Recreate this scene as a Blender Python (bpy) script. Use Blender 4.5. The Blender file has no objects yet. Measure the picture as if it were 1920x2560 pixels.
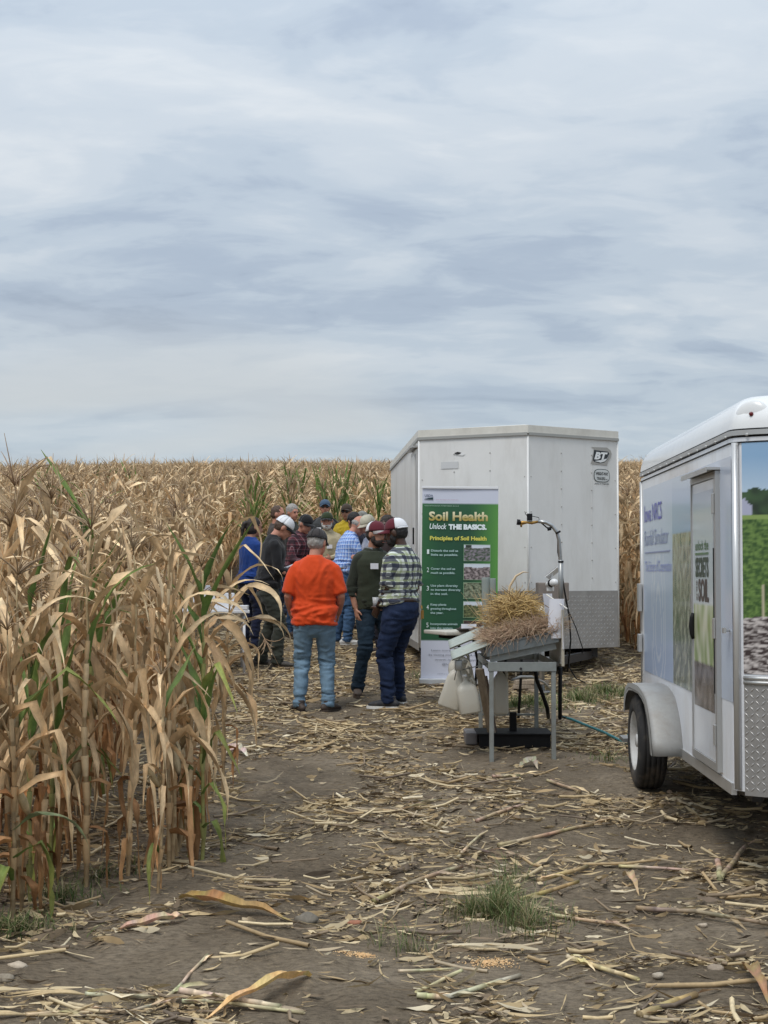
import bpy, bmesh, math, random
import numpy as np
from mathutils import Vector, Matrix, Euler, noise as mnoise
R = math.radians
rnd = random.Random(7)
scene = bpy.context.scene
COL = scene.collection

# ---------------------------------------------------------------- camera, sky, sun, exposure
CAM_Z = 1.6
PITCH = R(2.35)
FPX = 3750.0
cam_d = bpy.data.cameras.new('camera')
cam = bpy.data.objects.new('camera', cam_d); COL.objects.link(cam)
cam.location = (0, 0, CAM_Z)
cam.rotation_euler = (R(90) + PITCH, 0, 0)
cam_d.sensor_fit = 'VERTICAL'; cam_d.sensor_height = 24.0
cam_d.lens = 24.0 * FPX / 2560.0
cam_d.clip_start = 0.1; cam_d.clip_end = 3000
scene.camera = cam

def make_world():
    w = bpy.data.worlds.new('World'); scene.world = w; w.use_nodes = True
    nt = w.node_tree; N = nt.nodes; L = nt.links; N.clear()
    out = N.new('ShaderNodeOutputWorld'); bg = N.new('ShaderNodeBackground'); bg.inputs['Strength'].default_value = 0.1
    L.new(bg.outputs[0], out.inputs[0])
    sky = N.new('ShaderNodeTexSky'); sky.sky_type = 'NISHITA'; sky.sun_disc = False
    sky.sun_elevation = R(SUN_EL); sky.sun_rotation = R(SUN_AZ)
    tc = N.new('ShaderNodeTexCoord'); sep = N.new('ShaderNodeSeparateXYZ'); L.new(tc.outputs['Generated'], sep.inputs[0])
    def math_(op, a, b=None, clamp=False):
        n = N.new('ShaderNodeMath'); n.operation = op; n.use_clamp = clamp
        for i, x in enumerate((a, b)):
            if x is None: continue
            if isinstance(x, (int, float)): n.inputs[i].default_value = x
            else: L.new(x, n.inputs[i])
        return n.outputs[0]
    def mix(f, a, b):
        n = N.new('ShaderNodeMix'); n.data_type = 'RGBA'
        for s, x in ((n.inputs[0], f), (n.inputs[6], a), (n.inputs[7], b)):
            if isinstance(x, (int, float)): s.default_value = x
            elif isinstance(x, tuple): s.default_value = x + (1,)
            else: L.new(x, s)
        return n.outputs[2]
    def smooth(v, lo, hi, a=0.0, b=1.0):
        n = N.new('ShaderNodeMapRange'); n.interpolation_type = 'SMOOTHSTEP'
        n.inputs[1].default_value = lo; n.inputs[2].default_value = hi; n.inputs[3].default_value = a; n.inputs[4].default_value = b
        L.new(v, n.inputs[0]); return n.outputs[0]
    def tex(vec, scale, detail, rough, dist, off):
        mp = N.new('ShaderNodeMapping'); mp.inputs['Scale'].default_value = scale; mp.inputs['Location'].default_value = off
        L.new(vec, mp.inputs[0])
        n = N.new('ShaderNodeTexNoise'); n.inputs['Scale'].default_value = 1.0; n.inputs['Detail'].default_value = detail
        n.inputs['Roughness'].default_value = rough; n.inputs['Distortion'].default_value = dist
        L.new(mp.outputs[0], n.inputs[0]); return n.outputs['Fac']
    x, y, z = sep.outputs
    zc = math_('MAXIMUM', z, 0.0)
    den = math_('ADD', zc, 0.16)
    cmb = N.new('ShaderNodeCombineXYZ')
    L.new(math_('DIVIDE', x, den), cmb.inputs[0]); L.new(math_('DIVIDE', y, den), cmb.inputs[1])
    P = cmb.outputs[0]
    # three sizes of stratocumulus bands, drawn on a cloud ceiling so they tighten towards the horizon
    big = tex(P, (0.80, 1.25, 1), 4, 0.5, 0.5, SKY_OFF[0])
    mid = tex(P, (2.0, 2.6, 1), 5, 0.5, 0.75, SKY_OFF[1])
    fine = tex(P, (5.5, 9.0, 1), 6, 0.6, 0.5, SKY_OFF[2])
    d = math_('ADD', math_('MULTIPLY', big, 0.42), math_('ADD', math_('MULTIPLY', mid, 0.42), math_('MULTIPLY', fine, 0.16)))
    ramp = N.new('ShaderNodeValToRGB'); L.new(d, ramp.inputs[0])
    cr = ramp.color_ramp; cr.interpolation = 'EASE'
    pts = [(0.385, (2.8, 3.35, 4.15)), (0.44, (3.4, 4.0, 4.8)), (0.495, (4.15, 4.75, 5.4)), (0.55, (4.8, 5.3, 5.8)), (0.63, (5.6, 5.95, 6.25))]
    cr.elements[0].position = pts[0][0]; cr.elements[0].color = tuple(c / 10 for c in pts[0][1]) + (1,)
    cr.elements[1].position = pts[-1][0]; cr.elements[1].color = tuple(c / 10 for c in pts[-1][1]) + (1,)
    for p, c in pts[1:-1]:
        e = cr.elements.new(p); e.color = tuple(v / 10 for v in c) + (1,)
    sc = N.new('ShaderNodeVectorMath'); sc.operation = 'SCALE'; sc.inputs[3].default_value = 10.0
    L.new(ramp.outputs[0], sc.inputs[0])
    cl = mix(smooth(z, 0.02, 0.17, 0.75, 0.0), sc.outputs[0], (3.75, 4.4, 4.95))
    # a warm paler veil low down, and a sky that brightens overhead as cloud ceilings do
    warm = tex(P, (0.5, 0.8, 1), 2, 0.5, 0.3, (5.0, 1.0, 0))
    cl = mix(math_('MULTIPLY', smooth(warm, 0.47, 0.62), smooth(z, 0.22, 0.08)), cl, (4.75, 5.0, 5.15))
    br = N.new('ShaderNodeVectorMath'); br.operation = 'SCALE'; L.new(cl, br.inputs[0]); L.new(smooth(z, 0.12, 0.95, 1.0, 1.9), br.inputs[3])
    fin = mix(0.92, sky.outputs[0], br.outputs[0])
    L.new(fin, bg.inputs['Color'])

SUN_EL, SUN_AZ = 58, -35
SKY_OFF = [(3.3, 1.9, 0.0), (4.3, 2.2, 0.0), (0.0, 0.0, 0.0)]
make_world()
sd = bpy.data.lights.new('sun', 'SUN'); sun = bpy.data.objects.new('sun', sd); COL.objects.link(sun)
sd.energy = 1.5; sd.angle = R(20); sd.color = (1.0, 0.95, 0.88)
el, az = R(SUN_EL), R(SUN_AZ)
sun_dir = Vector((math.sin(az) * math.cos(el), -math.cos(az) * math.cos(el) * 1.0, math.sin(el)))
sun.rotation_euler = sun_dir.to_track_quat('Z', 'Y').to_euler()
sun.location = (0, 0, 30)
scene.view_settings.view_transform = 'Standard'; scene.view_settings.look = 'None'
scene.view_settings.exposure = 0.3; scene.view_settings.gamma = 1.0
scene.view_settings.use_curve_mapping = False
scene.render.engine = 'CYCLES'
scene.cycles.max_bounces = 6; scene.cycles.transparent_max_bounces = 12

# ---------------------------------------------------------------- terrain height and picture rays
def smoothstep(a, b, x):
    t = np.clip((x - a) / (b - a), 0, 1); return t * t * (3 - 2 * t)
def gz_np(X, Y):
    Yc = np.clip(Y, 4.0, None)
    z = -0.8 + 0.0717 * Yc + 0.00002 * np.clip(Yc - 20, 0, 160) ** 2
    z = z - 0.0011 * np.clip(Yc - 150, 0, None) ** 2 * (Yc < 400) - np.where(Yc >= 400, 0.0011 * 250 ** 2 + (Yc - 400) * .3, 0)
    z = z - 0.034 * np.clip(-X - 14, 0, None)
    z = z + 0.012 * np.sin(X * 2.1 + 0.7 * np.sin(Y * 0.9)) * np.sin(Y * 1.3 + 0.4) + 0.01 * np.sin(X * 4.3 + Y * 2.2)
    return z
def gz(X, Y):
    return float(gz_np(np.float64(X), np.float64(Y)))
def ray(px, py):
    a = (px - 960) / FPX; b = (1280 - py) / FPX
    return Vector((a, math.cos(PITCH) - b * math.sin(PITCH), math.sin(PITCH) + b * math.cos(PITCH)))
def G(px, py):
    """ground point that the photograph shows at full-resolution pixel (px, py)"""
    r = ray(px, py); t = 5.0
    for _ in range(40):
        z = CAM_Z + r.z * t; g = gz(r.x * t, r.y * t)
        t += (g - z) / (r.z - 0.0717)
    return Vector((r.x * t, r.y * t, gz(r.x * t, r.y * t)))
def PW(px, py, d):
    r = ray(px, py); return Vector((r.x * d, r.y * d, CAM_Z + r.z * d))

# ---------------------------------------------------------------- mesh helper
class MB:
    def __init__(s): s.v = []; s.f = []; s.m = []; s.c = []; s.hasc = False
    def add(s, vs, fs, mi=0, col=None):
        b = len(s.v); s.v.extend(tuple(p) for p in vs); s.f.extend(tuple(i + b for i in f) for f in fs); s.m.extend([mi] * len(fs))
        if col is None: s.c.extend([(1, 1, 1, 1)] * len(vs))
        else:
            s.hasc = True
            s.c.extend([tuple(col) + (1,)] * len(vs) if not isinstance(col, list) else [tuple(k) + (1,) for k in col])
        return s
    def box(s, lo, hi, mi=0, col=None, M=None, bev=0.0):
        x0, y0, z0 = lo; x1, y1, z1 = hi
        if bev > 0:
            bm = bmesh.new(); bmesh.ops.create_cube(bm, size=1)
            for v in bm.verts: v.co = Vector(((x0 + x1) / 2 + v.co.x * (x1 - x0), (y0 + y1) / 2 + v.co.y * (y1 - y0), (z0 + z1) / 2 + v.co.z * (z1 - z0)))
            bmesh.ops.bevel(bm, geom=list(bm.edges), offset=bev, segments=2, affect='EDGES', profile=0.6)
            vs = [v.co.copy() for v in bm.verts]; bm.verts.index_update(); fs = [[v.index for v in f.verts] for f in bm.faces]; bm.free()
        else:
            vs = [Vector(p) for p in ((x0, y0, z0), (x1, y0, z0), (x1, y1, z0), (x0, y1, z0), (x0, y0, z1), (x1, y0, z1), (x1, y1, z1), (x0, y1, z1))]
            fs = [(0, 3, 2, 1), (4, 5, 6, 7), (0, 1, 5, 4), (1, 2, 6, 5), (2, 3, 7, 6), (3, 0, 4, 7)]
        if M is not None: vs = [M @ p for p in vs]
        return s.add(vs, fs, mi, col)
    def tube(s, pts, rad, n=8, mi=0, col=None, side=None, cap=True, rounded=False):
        pts = [Vector(p) for p in pts]
        if isinstance(rad, (int, float)): rad = [rad] * len(pts)
        rad = [(r, r) if isinstance(r, (int, float)) else r for r in rad]
        if rounded:
            d0 = (pts[0] - pts[1]).normalized(); d1 = (pts[-1] - pts[-2]).normalized()
            a, b = rad[0], rad[-1]; ma, mb_ = min(a), min(b)
            pre = [(pts[0] + d0 * ma * .95, .28), (pts[0] + d0 * ma * .7, .71)]; post = [(pts[-1] + d1 * mb_ * .7, .71), (pts[-1] + d1 * mb_ * .95, .28)]
            pts = [p for p, _ in pre] + pts + [p for p, _ in post]
            rad = [(a[0] * k, a[1] * k) for _, k in pre] + rad + [(b[0] * k, b[1] * k) for _, k in post]
        vs = []; fs = []; S = None
        for i, p in enumerate(pts):
            t = (pts[min(i + 1, len(pts) - 1)] - pts[max(i - 1, 0)])
            if t.length < 1e-9: t = Vector((0, 0, 1))
            t.normalize()
            if side is not None: S0 = Vector(side)
            elif S is None: S0 = Vector((1, 0, 0)) if abs(t.x) < 0.8 else Vector((0, 1, 0))
            else: S0 = S
            S = (S0 - t * S0.dot(t))
            if S.length < 1e-6: S = t.orthogonal()
            S.normalize(); U = t.cross(S)
            for k in range(n):
                a = 2 * math.pi * k / n
                vs.append(p + S * (math.cos(a) * rad[i][0]) + U * (math.sin(a) * rad[i][1]))
        for i in range(len(pts) - 1):
            for k in range(n):
                k2 = (k + 1) % n; fs.append((i * n + k, i * n + k2, (i + 1) * n + k2, (i + 1) * n + k))
        if cap:
            fs.append(tuple(range(n - 1, -1, -1))); fs.append(tuple((len(pts) - 1) * n + k for k in range(n)))
        c = None
        if isinstance(col, list): c = [col[min(i, len(col) - 1)] for i in range(len(pts)) for _ in range(n)]
        else: c = col
        return s.add(vs, fs, mi, c)
    def ell(s, c, r, mi=0, col=None, M=None, nu=12, nv=8, vmin=-1.0, vmax=1.0):
        vs = []; fs = []
        for j in range(nv + 1):
            ph = math.pi * (-0.5 + 0.5 * (vmin + 1) + (vmax - vmin) * 0.5 * j / nv)
            for i in range(nu):
                th = 2 * math.pi * i / nu
                p = Vector((c[0] + r[0] * math.cos(ph) * math.cos(th), c[1] + r[1] * math.cos(ph) * math.sin(th), c[2] + r[2] * math.sin(ph)))
                vs.append(M @ p if M is not None else p)
        for j in range(nv):
            for i in range(nu):
                i2 = (i + 1) % nu; fs.append((j * nu + i, j * nu + i2, (j + 1) * nu + i2, (j + 1) * nu + i))
        fs.append(tuple(range(nu - 1, -1, -1))); fs.append(tuple(nv * nu + k for k in range(nu)))
        return s.add(vs, fs, mi, col)
    def prism(s, poly, z0, z1, mi=0, col=None, M=None):
        n = len(poly); vs = [Vector((x, y, z0)) for x, y in poly] + [Vector((x, y, z1)) for x, y in poly]
        if M is not None: vs = [M @ p for p in vs]
        fs = [tuple(range(n - 1, -1, -1)), tuple(range(n, 2 * n))] + [(i, (i + 1) % n, n + (i + 1) % n, n + i) for i in range(n)]
        return s.add(vs, fs, mi, col)
    def grid(s, fn, nu, nv, mi=0, colfn=None):
        vs = []; cs = []
        for j in range(nv + 1):
            for i in range(nu + 1):
                vs.append(fn(i / nu, j / nv)); cs.append(colfn(i / nu, j / nv) if colfn else (1, 1, 1))
        fs = [(j * (nu + 1) + i, j * (nu + 1) + i + 1, (j + 1) * (nu + 1) + i + 1, (j + 1) * (nu + 1) + i) for j in range(nv) for i in range(nu)]
        return s.add(vs, fs, mi, cs)
    def mesh(s, name, mats, smooth=False):
        me = bpy.data.meshes.new(name); me.from_pydata(s.v, [], s.f)
        for m in (mats if isinstance(mats, (list, tuple)) else [mats]): me.materials.append(m)
        me.polygons.foreach_set('material_index', s.m)
        if smooth: me.polygons.foreach_set('use_smooth', [True] * len(s.f))
        if s.hasc:
            a = me.color_attributes.new('Col', 'FLOAT_COLOR', 'POINT')
            a.data.foreach_set('color', np.array(s.c, dtype=np.float32).ravel())
        me.update(); return me
    def build(s, name, mats, parent=None, smooth=False, fixn=True, **kw):
        me = s.mesh(name, mats, smooth)
        if fixn:
            bm = bmesh.new(); bm.from_mesh(me); bmesh.ops.recalc_face_normals(bm, faces=bm.faces); bm.to_mesh(me); bm.free()
        return link(name, me, parent, **kw)

def link(name, me, parent=None, loc=(0, 0, 0), rot=(0, 0, 0), **kw):
    o = bpy.data.objects.new(name, me); COL.objects.link(o)
    o.location = loc; o.rotation_euler = rot
    if parent is not None:
        o.parent = parent
        if 'zoff' in parent.keys(): o.location.z -= parent['zoff']
    tag(o, **kw); return o
def tag(o, label=None, cat=None, group=None, kind=None):
    if label: o['label'] = label
    if cat: o['category'] = cat
    if group: o['group'] = group
    if kind: o['kind'] = kind
    return o
def empty(name, loc=(0, 0, 0), rz=0.0, **kw):
    o = bpy.data.objects.new(name, None); COL.objects.link(o); o.location = loc; o.rotation_euler = (0, 0, rz); o.empty_display_size = 0.1
    return tag(o, **kw)
def smooth_by_angle(me, ang=35):
    me.polygons.foreach_set('use_smooth', [True] * len(me.polygons))
    try: me.set_sharp_from_angle(angle=R(ang))
    except Exception: pass

# ---------------------------------------------------------------- materials
def mat(name, color, rough=0.7, metal=0.0, var=0.0, vscale=8.0, bump=0.0, bscale=40.0, attr=False, rand=0.0, coat=0.0, trans=0.0,
        dirt=None, spec=0.5, stretch=(1, 1, 1), alpha=None, transmission=0.0, sheen=0.0):
    m = bpy.data.materials.new(name); m.use_nodes = True
    nt = m.node_tree; N = nt.nodes; L = nt.links; b = N['Principled BSDF']; out = N['Material Output']
    b.inputs['Roughness'].default_value = rough; b.inputs['Metallic'].default_value = metal
    b.inputs['Specular IOR Level'].default_value = spec
    b.inputs['Coat Weight'].default_value = coat; b.inputs['Coat Roughness'].default_value = 0.06
    b.inputs['Sheen Weight'].default_value = sheen
    if transmission: b.inputs['Transmission Weight'].default_value = transmission
    if alpha is not None: b.inputs['Alpha'].default_value = alpha
    tc = N.new('ShaderNodeTexCoord'); mp = N.new('ShaderNodeMapping'); mp.inputs['Scale'].default_value = stretch; L.new(tc.outputs['Object'], mp.inputs[0])
    src = None
    if attr:
        a = N.new('ShaderNodeAttribute'); a.attribute_name = 'Col'; src = a.outputs['Color']
    def mulc(f_out, lo, hi, srcc):
        mr = N.new('ShaderNodeMapRange'); L.new(f_out, mr.inputs[0]); mr.inputs[1].default_value = 0.25; mr.inputs[2].default_value = 0.75
        mr.inputs[3].default_value = lo; mr.inputs[4].default_value = hi
        v = N.new('ShaderNodeVectorMath'); v.operation = 'SCALE'
        if srcc is None: v.inputs[0].default_value = color
        else: L.new(srcc, v.inputs[0])
        L.new(mr.outputs[0], v.inputs[3]); return v.outputs[0]
    if var > 0:
        n = N.new('ShaderNodeTexNoise'); n.inputs['Scale'].default_value = vscale; n.inputs['Detail'].default_value = 6; n.inputs['Roughness'].default_value = 0.65
        L.new(mp.outputs[0], n.inputs[0]); src = mulc(n.outputs['Fac'], 1 - var, 1 + var, src)
    if rand > 0:
        oi = N.new('ShaderNodeObjectInfo')
        mr = N.new('ShaderNodeMapRange'); L.new(oi.outputs['Random'], mr.inputs[0]); mr.inputs[3].default_value = 1 - rand; mr.inputs[4].default_value = 1 + rand * 0.6
        v = N.new('ShaderNodeVectorMath'); v.operation = 'SCALE'
        if src is None: v.inputs[0].default_value = color
        else: L.new(src, v.inputs[0])
        L.new(mr.outputs[0], v.inputs[3]); src = v.outputs[0]
    if dirt is not None:   # (colour, amount, scale, stretch)
        dn = N.new('ShaderNodeTexNoise'); dn.inputs['Scale'].default_value = dirt[2]; dn.inputs['Detail'].default_value = 8; dn.inputs['Roughness'].default_value = 0.7
        dm = N.new('ShaderNodeMapping'); dm.inputs['Scale'].default_value = dirt[3]; L.new(tc.outputs['Object'], dm.inputs[0]); L.new(dm.outputs[0], dn.inputs[0])
        r = N.new('ShaderNodeMapRange'); r.inputs[1].default_value = 0.48; r.inputs[2].default_value = 0.72; r.inputs[4].default_value = dirt[1]; L.new(dn.outputs['Fac'], r.inputs[0])
        mx = N.new('ShaderNodeMix'); mx.data_type = 'RGBA'; L.new(r.outputs[0], mx.inputs[0])
        if src is None: mx.inputs[6].default_value = tuple(color) + (1,)
        else: L.new(src, mx.inputs[6])
        mx.inputs[7].default_value = tuple(dirt[0]) + (1,); src = mx.outputs[2]
    if src is None: b.inputs['Base Color'].default_value = tuple(color) + (1,)
    else: L.new(src, b.inputs['Base Color'])
    if bump > 0:
        n = N.new('ShaderNodeTexNoise'); n.inputs['Scale'].default_value = bscale; n.inputs['Detail'].default_value = 5
        L.new(mp.outputs[0], n.inputs[0]); bp = N.new('ShaderNodeBump'); bp.inputs['Strength'].default_value = min(1.0, bump); bp.inputs['Distance'].default_value = 0.01
        L.new(n.outputs['Fac'], bp.inputs['Height']); L.new(bp.outputs[0], b.inputs['Normal'])
    if trans > 0:
        t = N.new('ShaderNodeBsdfTranslucent'); ms = N.new('ShaderNodeMixShader'); ms.inputs[0].default_value = trans
        if src is None: t.inputs[0].default_value = tuple(color) + (1,)
        else: L.new(src, t.inputs[0])
        L.new(b.outputs[0], ms.inputs[1]); L.new(t.outputs[0], ms.inputs[2]); L.new(ms.outputs[0], out.inputs[0])
    return m
WHITE = mat('white_paint', (0.74, 0.75, 0.76), 0.32, var=0.05, vscale=3, dirt=((0.42, 0.38, 0.32), 0.35, 2.2, (1, 1, 0.35)))
WHITE2 = mat('aged_white_siding', (0.72, 0.72, 0.71), 0.38, var=0.05, vscale=2, dirt=((0.40, 0.38, 0.34), 0.42, 1.6, (1, 1, 0.25)), bump=0.12, bscale=3)
WRAPW = mat('white_vinyl', (0.74, 0.76, 0.80), 0.18, coat=0.2, var=0.03, dirt=((.45, .40, .33), .35, 3, (1, 1, .4)))
PRINT = mat('printed_vinyl', (1, 1, 1), 0.2, attr=True, coat=0.18, spec=.4)
FLATPRINT = mat('printed_banner', (1, 1, 1), 0.55, attr=True)
ALU = mat('aluminium', (0.55, 0.55, 0.54), 0.42, metal=0.75, var=0.12, vscale=10, dirt=((0.30, 0.27, 0.23), 0.4, 5, (1, 1, 1)))
ALUPLATE = mat('tread_plate', (0.36, 0.345, 0.33), 0.48, metal=0.6, var=0.12, vscale=7, dirt=((0.20, 0.18, 0.16), 0.5, 3, (1, 1, 0.5)))
GREYSTEEL = mat('grey_painted_steel', (0.27, 0.29, 0.28), 0.5, metal=0.3, var=0.15, vscale=9, dirt=((0.16, 0.13, 0.10), 0.4, 8, (1, 1, 1)))
GALV = mat('galvanised_pipe', (0.42, 0.43, 0.43), 0.35, metal=0.85, var=0.1, vscale=14)
BLACK = mat('black_plastic', (0.012, 0.012, 0.013), 0.6, var=0.2, vscale=12, spec=0.2)
RUBBER = mat('tyre_rubber', (0.022, 0.022, 0.023), 0.8, var=0.25, vscale=12, dirt=((0.15, 0.12, 0.09), 0.7, 6, (1, 1, 1)))
BRASS = mat('brass', (0.42, 0.24, 0.07), 0.38, metal=0.9, var=0.2, vscale=30)
DARKSTEEL = mat('dark_chassis', (0.03, 0.03, 0.032), 0.6, var=0.3, vscale=8)
def plain(name, c, rough=0.7, **k): return mat(name, c, rough, **k)

# ---------------------------------------------------------------- ground
def ground_mat():
    m = bpy.data.materials.new('packed_soil'); m.use_nodes = True; nt = m.node_tree; N = nt.nodes; L = nt.links; b = N['Principled BSDF']
    b.inputs['Roughness'].default_value = 0.95; b.inputs['Specular IOR Level'].default_value = 0.2
    tc = N.new('ShaderNodeTexCoord')
    def nz(s, d=6, r=0.6, st=(1, 1, 1)):
        mp = N.new('ShaderNodeMapping'); mp.inputs['Scale'].default_value = st; L.new(tc.outputs['Object'], mp.inputs[0])
        n = N.new('ShaderNodeTexNoise'); n.inputs['Scale'].default_value = s; n.inputs['Detail'].default_value = d; n.inputs['Roughness'].default_value = r; L.new(mp.outputs[0], n.inputs[0]); return n.outputs['Fac']
    def ramp(f, stops):
        r = N.new('ShaderNodeValToRGB'); L.new(f, r.inputs[0]); e = r.color_ramp.elements
        e[0].position, e[0].color = stops[0][0], stops[0][1] + (1,); e[1].position, e[1].color = stops[-1][0], stops[-1][1] + (1,)
        for p, c in stops[1:-1]: k = e.new(p); k.color = c + (1,)
        return r.outputs[0]
    def mix(f, a, c, bt='MIX'):
        n = N.new('ShaderNodeMix'); n.data_type = 'RGBA'; n.blend_type = bt
        for s_, x in ((n.inputs[0], f), (n.inputs[6], a), (n.inputs[7], c)):
            if isinstance(x, float): s_.default_value = x
            elif isinstance(x, tuple): s_.default_value = x + (1,)
            else: L.new(x, s_)
        return n.outputs[2]
    base = ramp(nz(1.3, 8), [(0.3, (0.115, 0.090, 0.063)), (0.52, (0.182, 0.146, 0.104)), (0.72, (0.260, 0.214, 0.158))])
    clod = ramp(nz(22, 8, 0.7, (1, 2.2, 1)), [(0.32, (0.45, 0.43, 0.42)), (0.5, (1.0, 1.0, 1.0)), (0.70, (1.4, 1.37, 1.32))])
    c = mix(1.0, base, clod, 'MULTIPLY')
    # fine chaff trodden into the soil
    ch = nz(70, 4, 0.8, (0.7, 1.6, 1)); chm = ramp(ch, [(0.57, (0.0, 0.0, 0.0)), (0.62, (1, 1, 1))])
    big = nz(0.9, 4); bm_ = ramp(big, [(0.42, (0.05, 0.05, 0.05)), (0.6, (0.6, 0.6, 0.6))])
    f = mix(1.0, chm, bm_, 'MULTIPLY')
    c = mix(f, c, (0.36, 0.28, 0.17))
    L.new(c, b.inputs['Base Color'])
    bp = N.new('ShaderNodeBump'); bp.inputs['Strength'].default_value = 0.9; bp.inputs['Distance'].default_value = 0.035
    h = N.new('ShaderNodeMath'); h.operation = 'MULTIPLY_ADD'; L.new(nz(60, 6, 0.7), h.inputs[0]); h.inputs[1].default_value = 0.5; L.new(nz(9, 8, 0.65), h.inputs[2])
    L.new(h.outputs[0], bp.inputs['Height']); L.new(bp.outputs[0], b.inputs['Normal'])
    return m
def ground():
    def axis(spec):
        out = []
        for a, b, st in spec: out += list(np.arange(a, b, st))
        return np.array(out + [spec[-1][1]])
    xs = axis([(-700, -60, 40), (-60, -8, 4), (-8, -2.6, .3), (-2.6, 3.2, .05), (3.2, 8, .3), (8, 60, 4), (60, 700, 40)])
    ys = axis([(-300, -20, 40), (-20, 4, 2), (4, 5.8, .3), (5.8, 16, .05), (16, 30, .2), (30, 100, 2.5), (100, 420, 6), (420, 1400, 60)])
    X, Y = np.meshgrid(xs, ys); Z = gz_np(X, Y)
    near = (Y > 5.5) & (Y < 30) & (np.abs(X) < 6)
    rs = np.random.RandomState(3)
    def vn(sx, sy, amp):
        gx = int((12) / sx) + 3; gy = int(30 / sy) + 3; g = rs.rand(gy, gx)
        u = np.clip((X + 6) / sx, 0, gx - 2); v = np.clip(Y / sy, 0, gy - 2)
        i = u.astype(int); j = v.astype(int); fu = u - i; fv = v - j; fu = fu * fu * (3 - 2 * fu); fv = fv * fv * (3 - 2 * fv)
        return amp * ((g[j, i] * (1 - fu) + g[j, i + 1] * fu) * (1 - fv) + (g[j + 1, i] * (1 - fu) + g[j + 1, i + 1] * fu) * fv - .5)
    Z = Z + np.where(near, vn(.3, .34, .035) + vn(.12, .13, .022) + vn(.06, .055, .014), 0)
    V = np.stack([X.ravel(), Y.ravel(), Z.ravel()], 1); ny, nx = X.shape
    idx = np.arange(ny * nx).reshape(ny, nx)
    F = np.stack([idx[:-1, :-1], idx[:-1, 1:], idx[1:, 1:], idx[1:, :-1]], -1).reshape(-1, 4)
    me = bpy.data.meshes.new('ground'); me.vertices.add(len(V)); me.vertices.foreach_set('co', V.astype(np.float32).ravel())
    me.loops.add(F.size); me.loops.foreach_set('vertex_index', F.ravel().astype(np.int32)); me.polygons.add(len(F))
    me.polygons.foreach_set('loop_start', np.arange(0, F.size, 4, dtype=np.int32)); me.polygons.foreach_set('use_smooth', [True] * len(F))
    me.update(calc_edges=True); me.materials.append(ground_mat())
    link('ground', me, kind='structure')
ground()

# ---------------------------------------------------------------- corn
LEAFM = mat('dry_corn_leaf', (1, 1, 1), 0.62, attr=True, var=0.34, vscale=16, rand=0.40, trans=0.16, spec=0.3, stretch=(3, 1, 1), bump=0.25, bscale=60)
STALKM = mat('corn_stalk', (1, 1, 1), 0.6, attr=True, var=0.2, vscale=20, rand=0.25, spec=0.3)
TAN, PALE, RUST, GREEN, YEL = (0.54, 0.355, 0.185), (0.76, 0.59, 0.37), (0.35, 0.155, 0.058), (0.105, 0.190, 0.048), (0.32, 0.32, 0.09)
def lerp(a, b, t): return tuple(a[i] * (1 - t) + b[i] * t for i in range(3))
def leaf(mb, r, L=0.7, W=0.07, rise=60, droop=10, kink=None, tw=0, base=TAN, tip=PALE, n=10, M=None, edge=None, curl=0.3):
    """one strap leaf: leaves the stalk along +Y, rises, then bends over; folded along its midrib, wavy at the edges"""
    p = Vector((0, 0.008, 0)); a = R(rise); yaw = 0.0; ds = L / n; roll = R(r.uniform(-12, 12)); vs = []; cs = []
    ph1, ph2 = r.uniform(0, 6), r.uniform(0, 6); rj = 0.0; W = W * .9
    for i in range(n + 1):
        t = i / n
        d = Vector((math.sin(yaw) * math.cos(a), math.cos(yaw) * math.cos(a), math.sin(a)))
        side = Vector((math.cos(yaw), -math.sin(yaw), 0)); up = side.cross(d)
        rj += R(r.gauss(0, 11)); rl = roll + R(tw) * t + rj
        S = side * math.cos(rl) + up * math.sin(rl); U = up * math.cos(rl) - side * math.sin(rl)
        w = W * (0.45 + 0.55 * min(1, t * 5)) * max(0.03, (1 - t ** 1.9)) * (0.85 + 0.15 * math.sin(ph1 + t * 9))
        fold = w * curl * (1.2 - 0.6 * t)
        wa = 0.24 * w * math.sin(ph2 + t * 17); wb = 0.24 * w * math.sin(ph1 + t * 14)
        vs += [p - S * w / 2 + U * (fold + wa), p.copy(), p + S * w / 2 + U * (fold + wb)]
        c = lerp(base, tip, min(1, t * 1.2)); k = 0.74 + 0.5 * r.random()
        c = tuple(min(1, x * k) for x in c)
        ce = c if edge is None else lerp(c, edge, min(1, 0.25 + t))
        cs += [ce, tuple(min(1, x * 1.18) for x in c), ce]
        a -= R(droop) * (1 + t * 1.3) + R(r.uniform(-4, 4))
        if kink is not None and abs(t - kink) < 0.5 / n: a -= R(r.uniform(65, 105))
        a = max(a, R(-88)); yaw += R(r.uniform(-7, 7)); p = p + d * ds
    fs = []
    for i in range(n):
        b = i * 3; fs += [(b, b + 1, b + 4, b + 3), (b + 1, b + 2, b + 5, b + 4)]
    if M is not None: vs = [M @ v for v in vs]
    mb.add(vs, fs, 0, cs)
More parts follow.
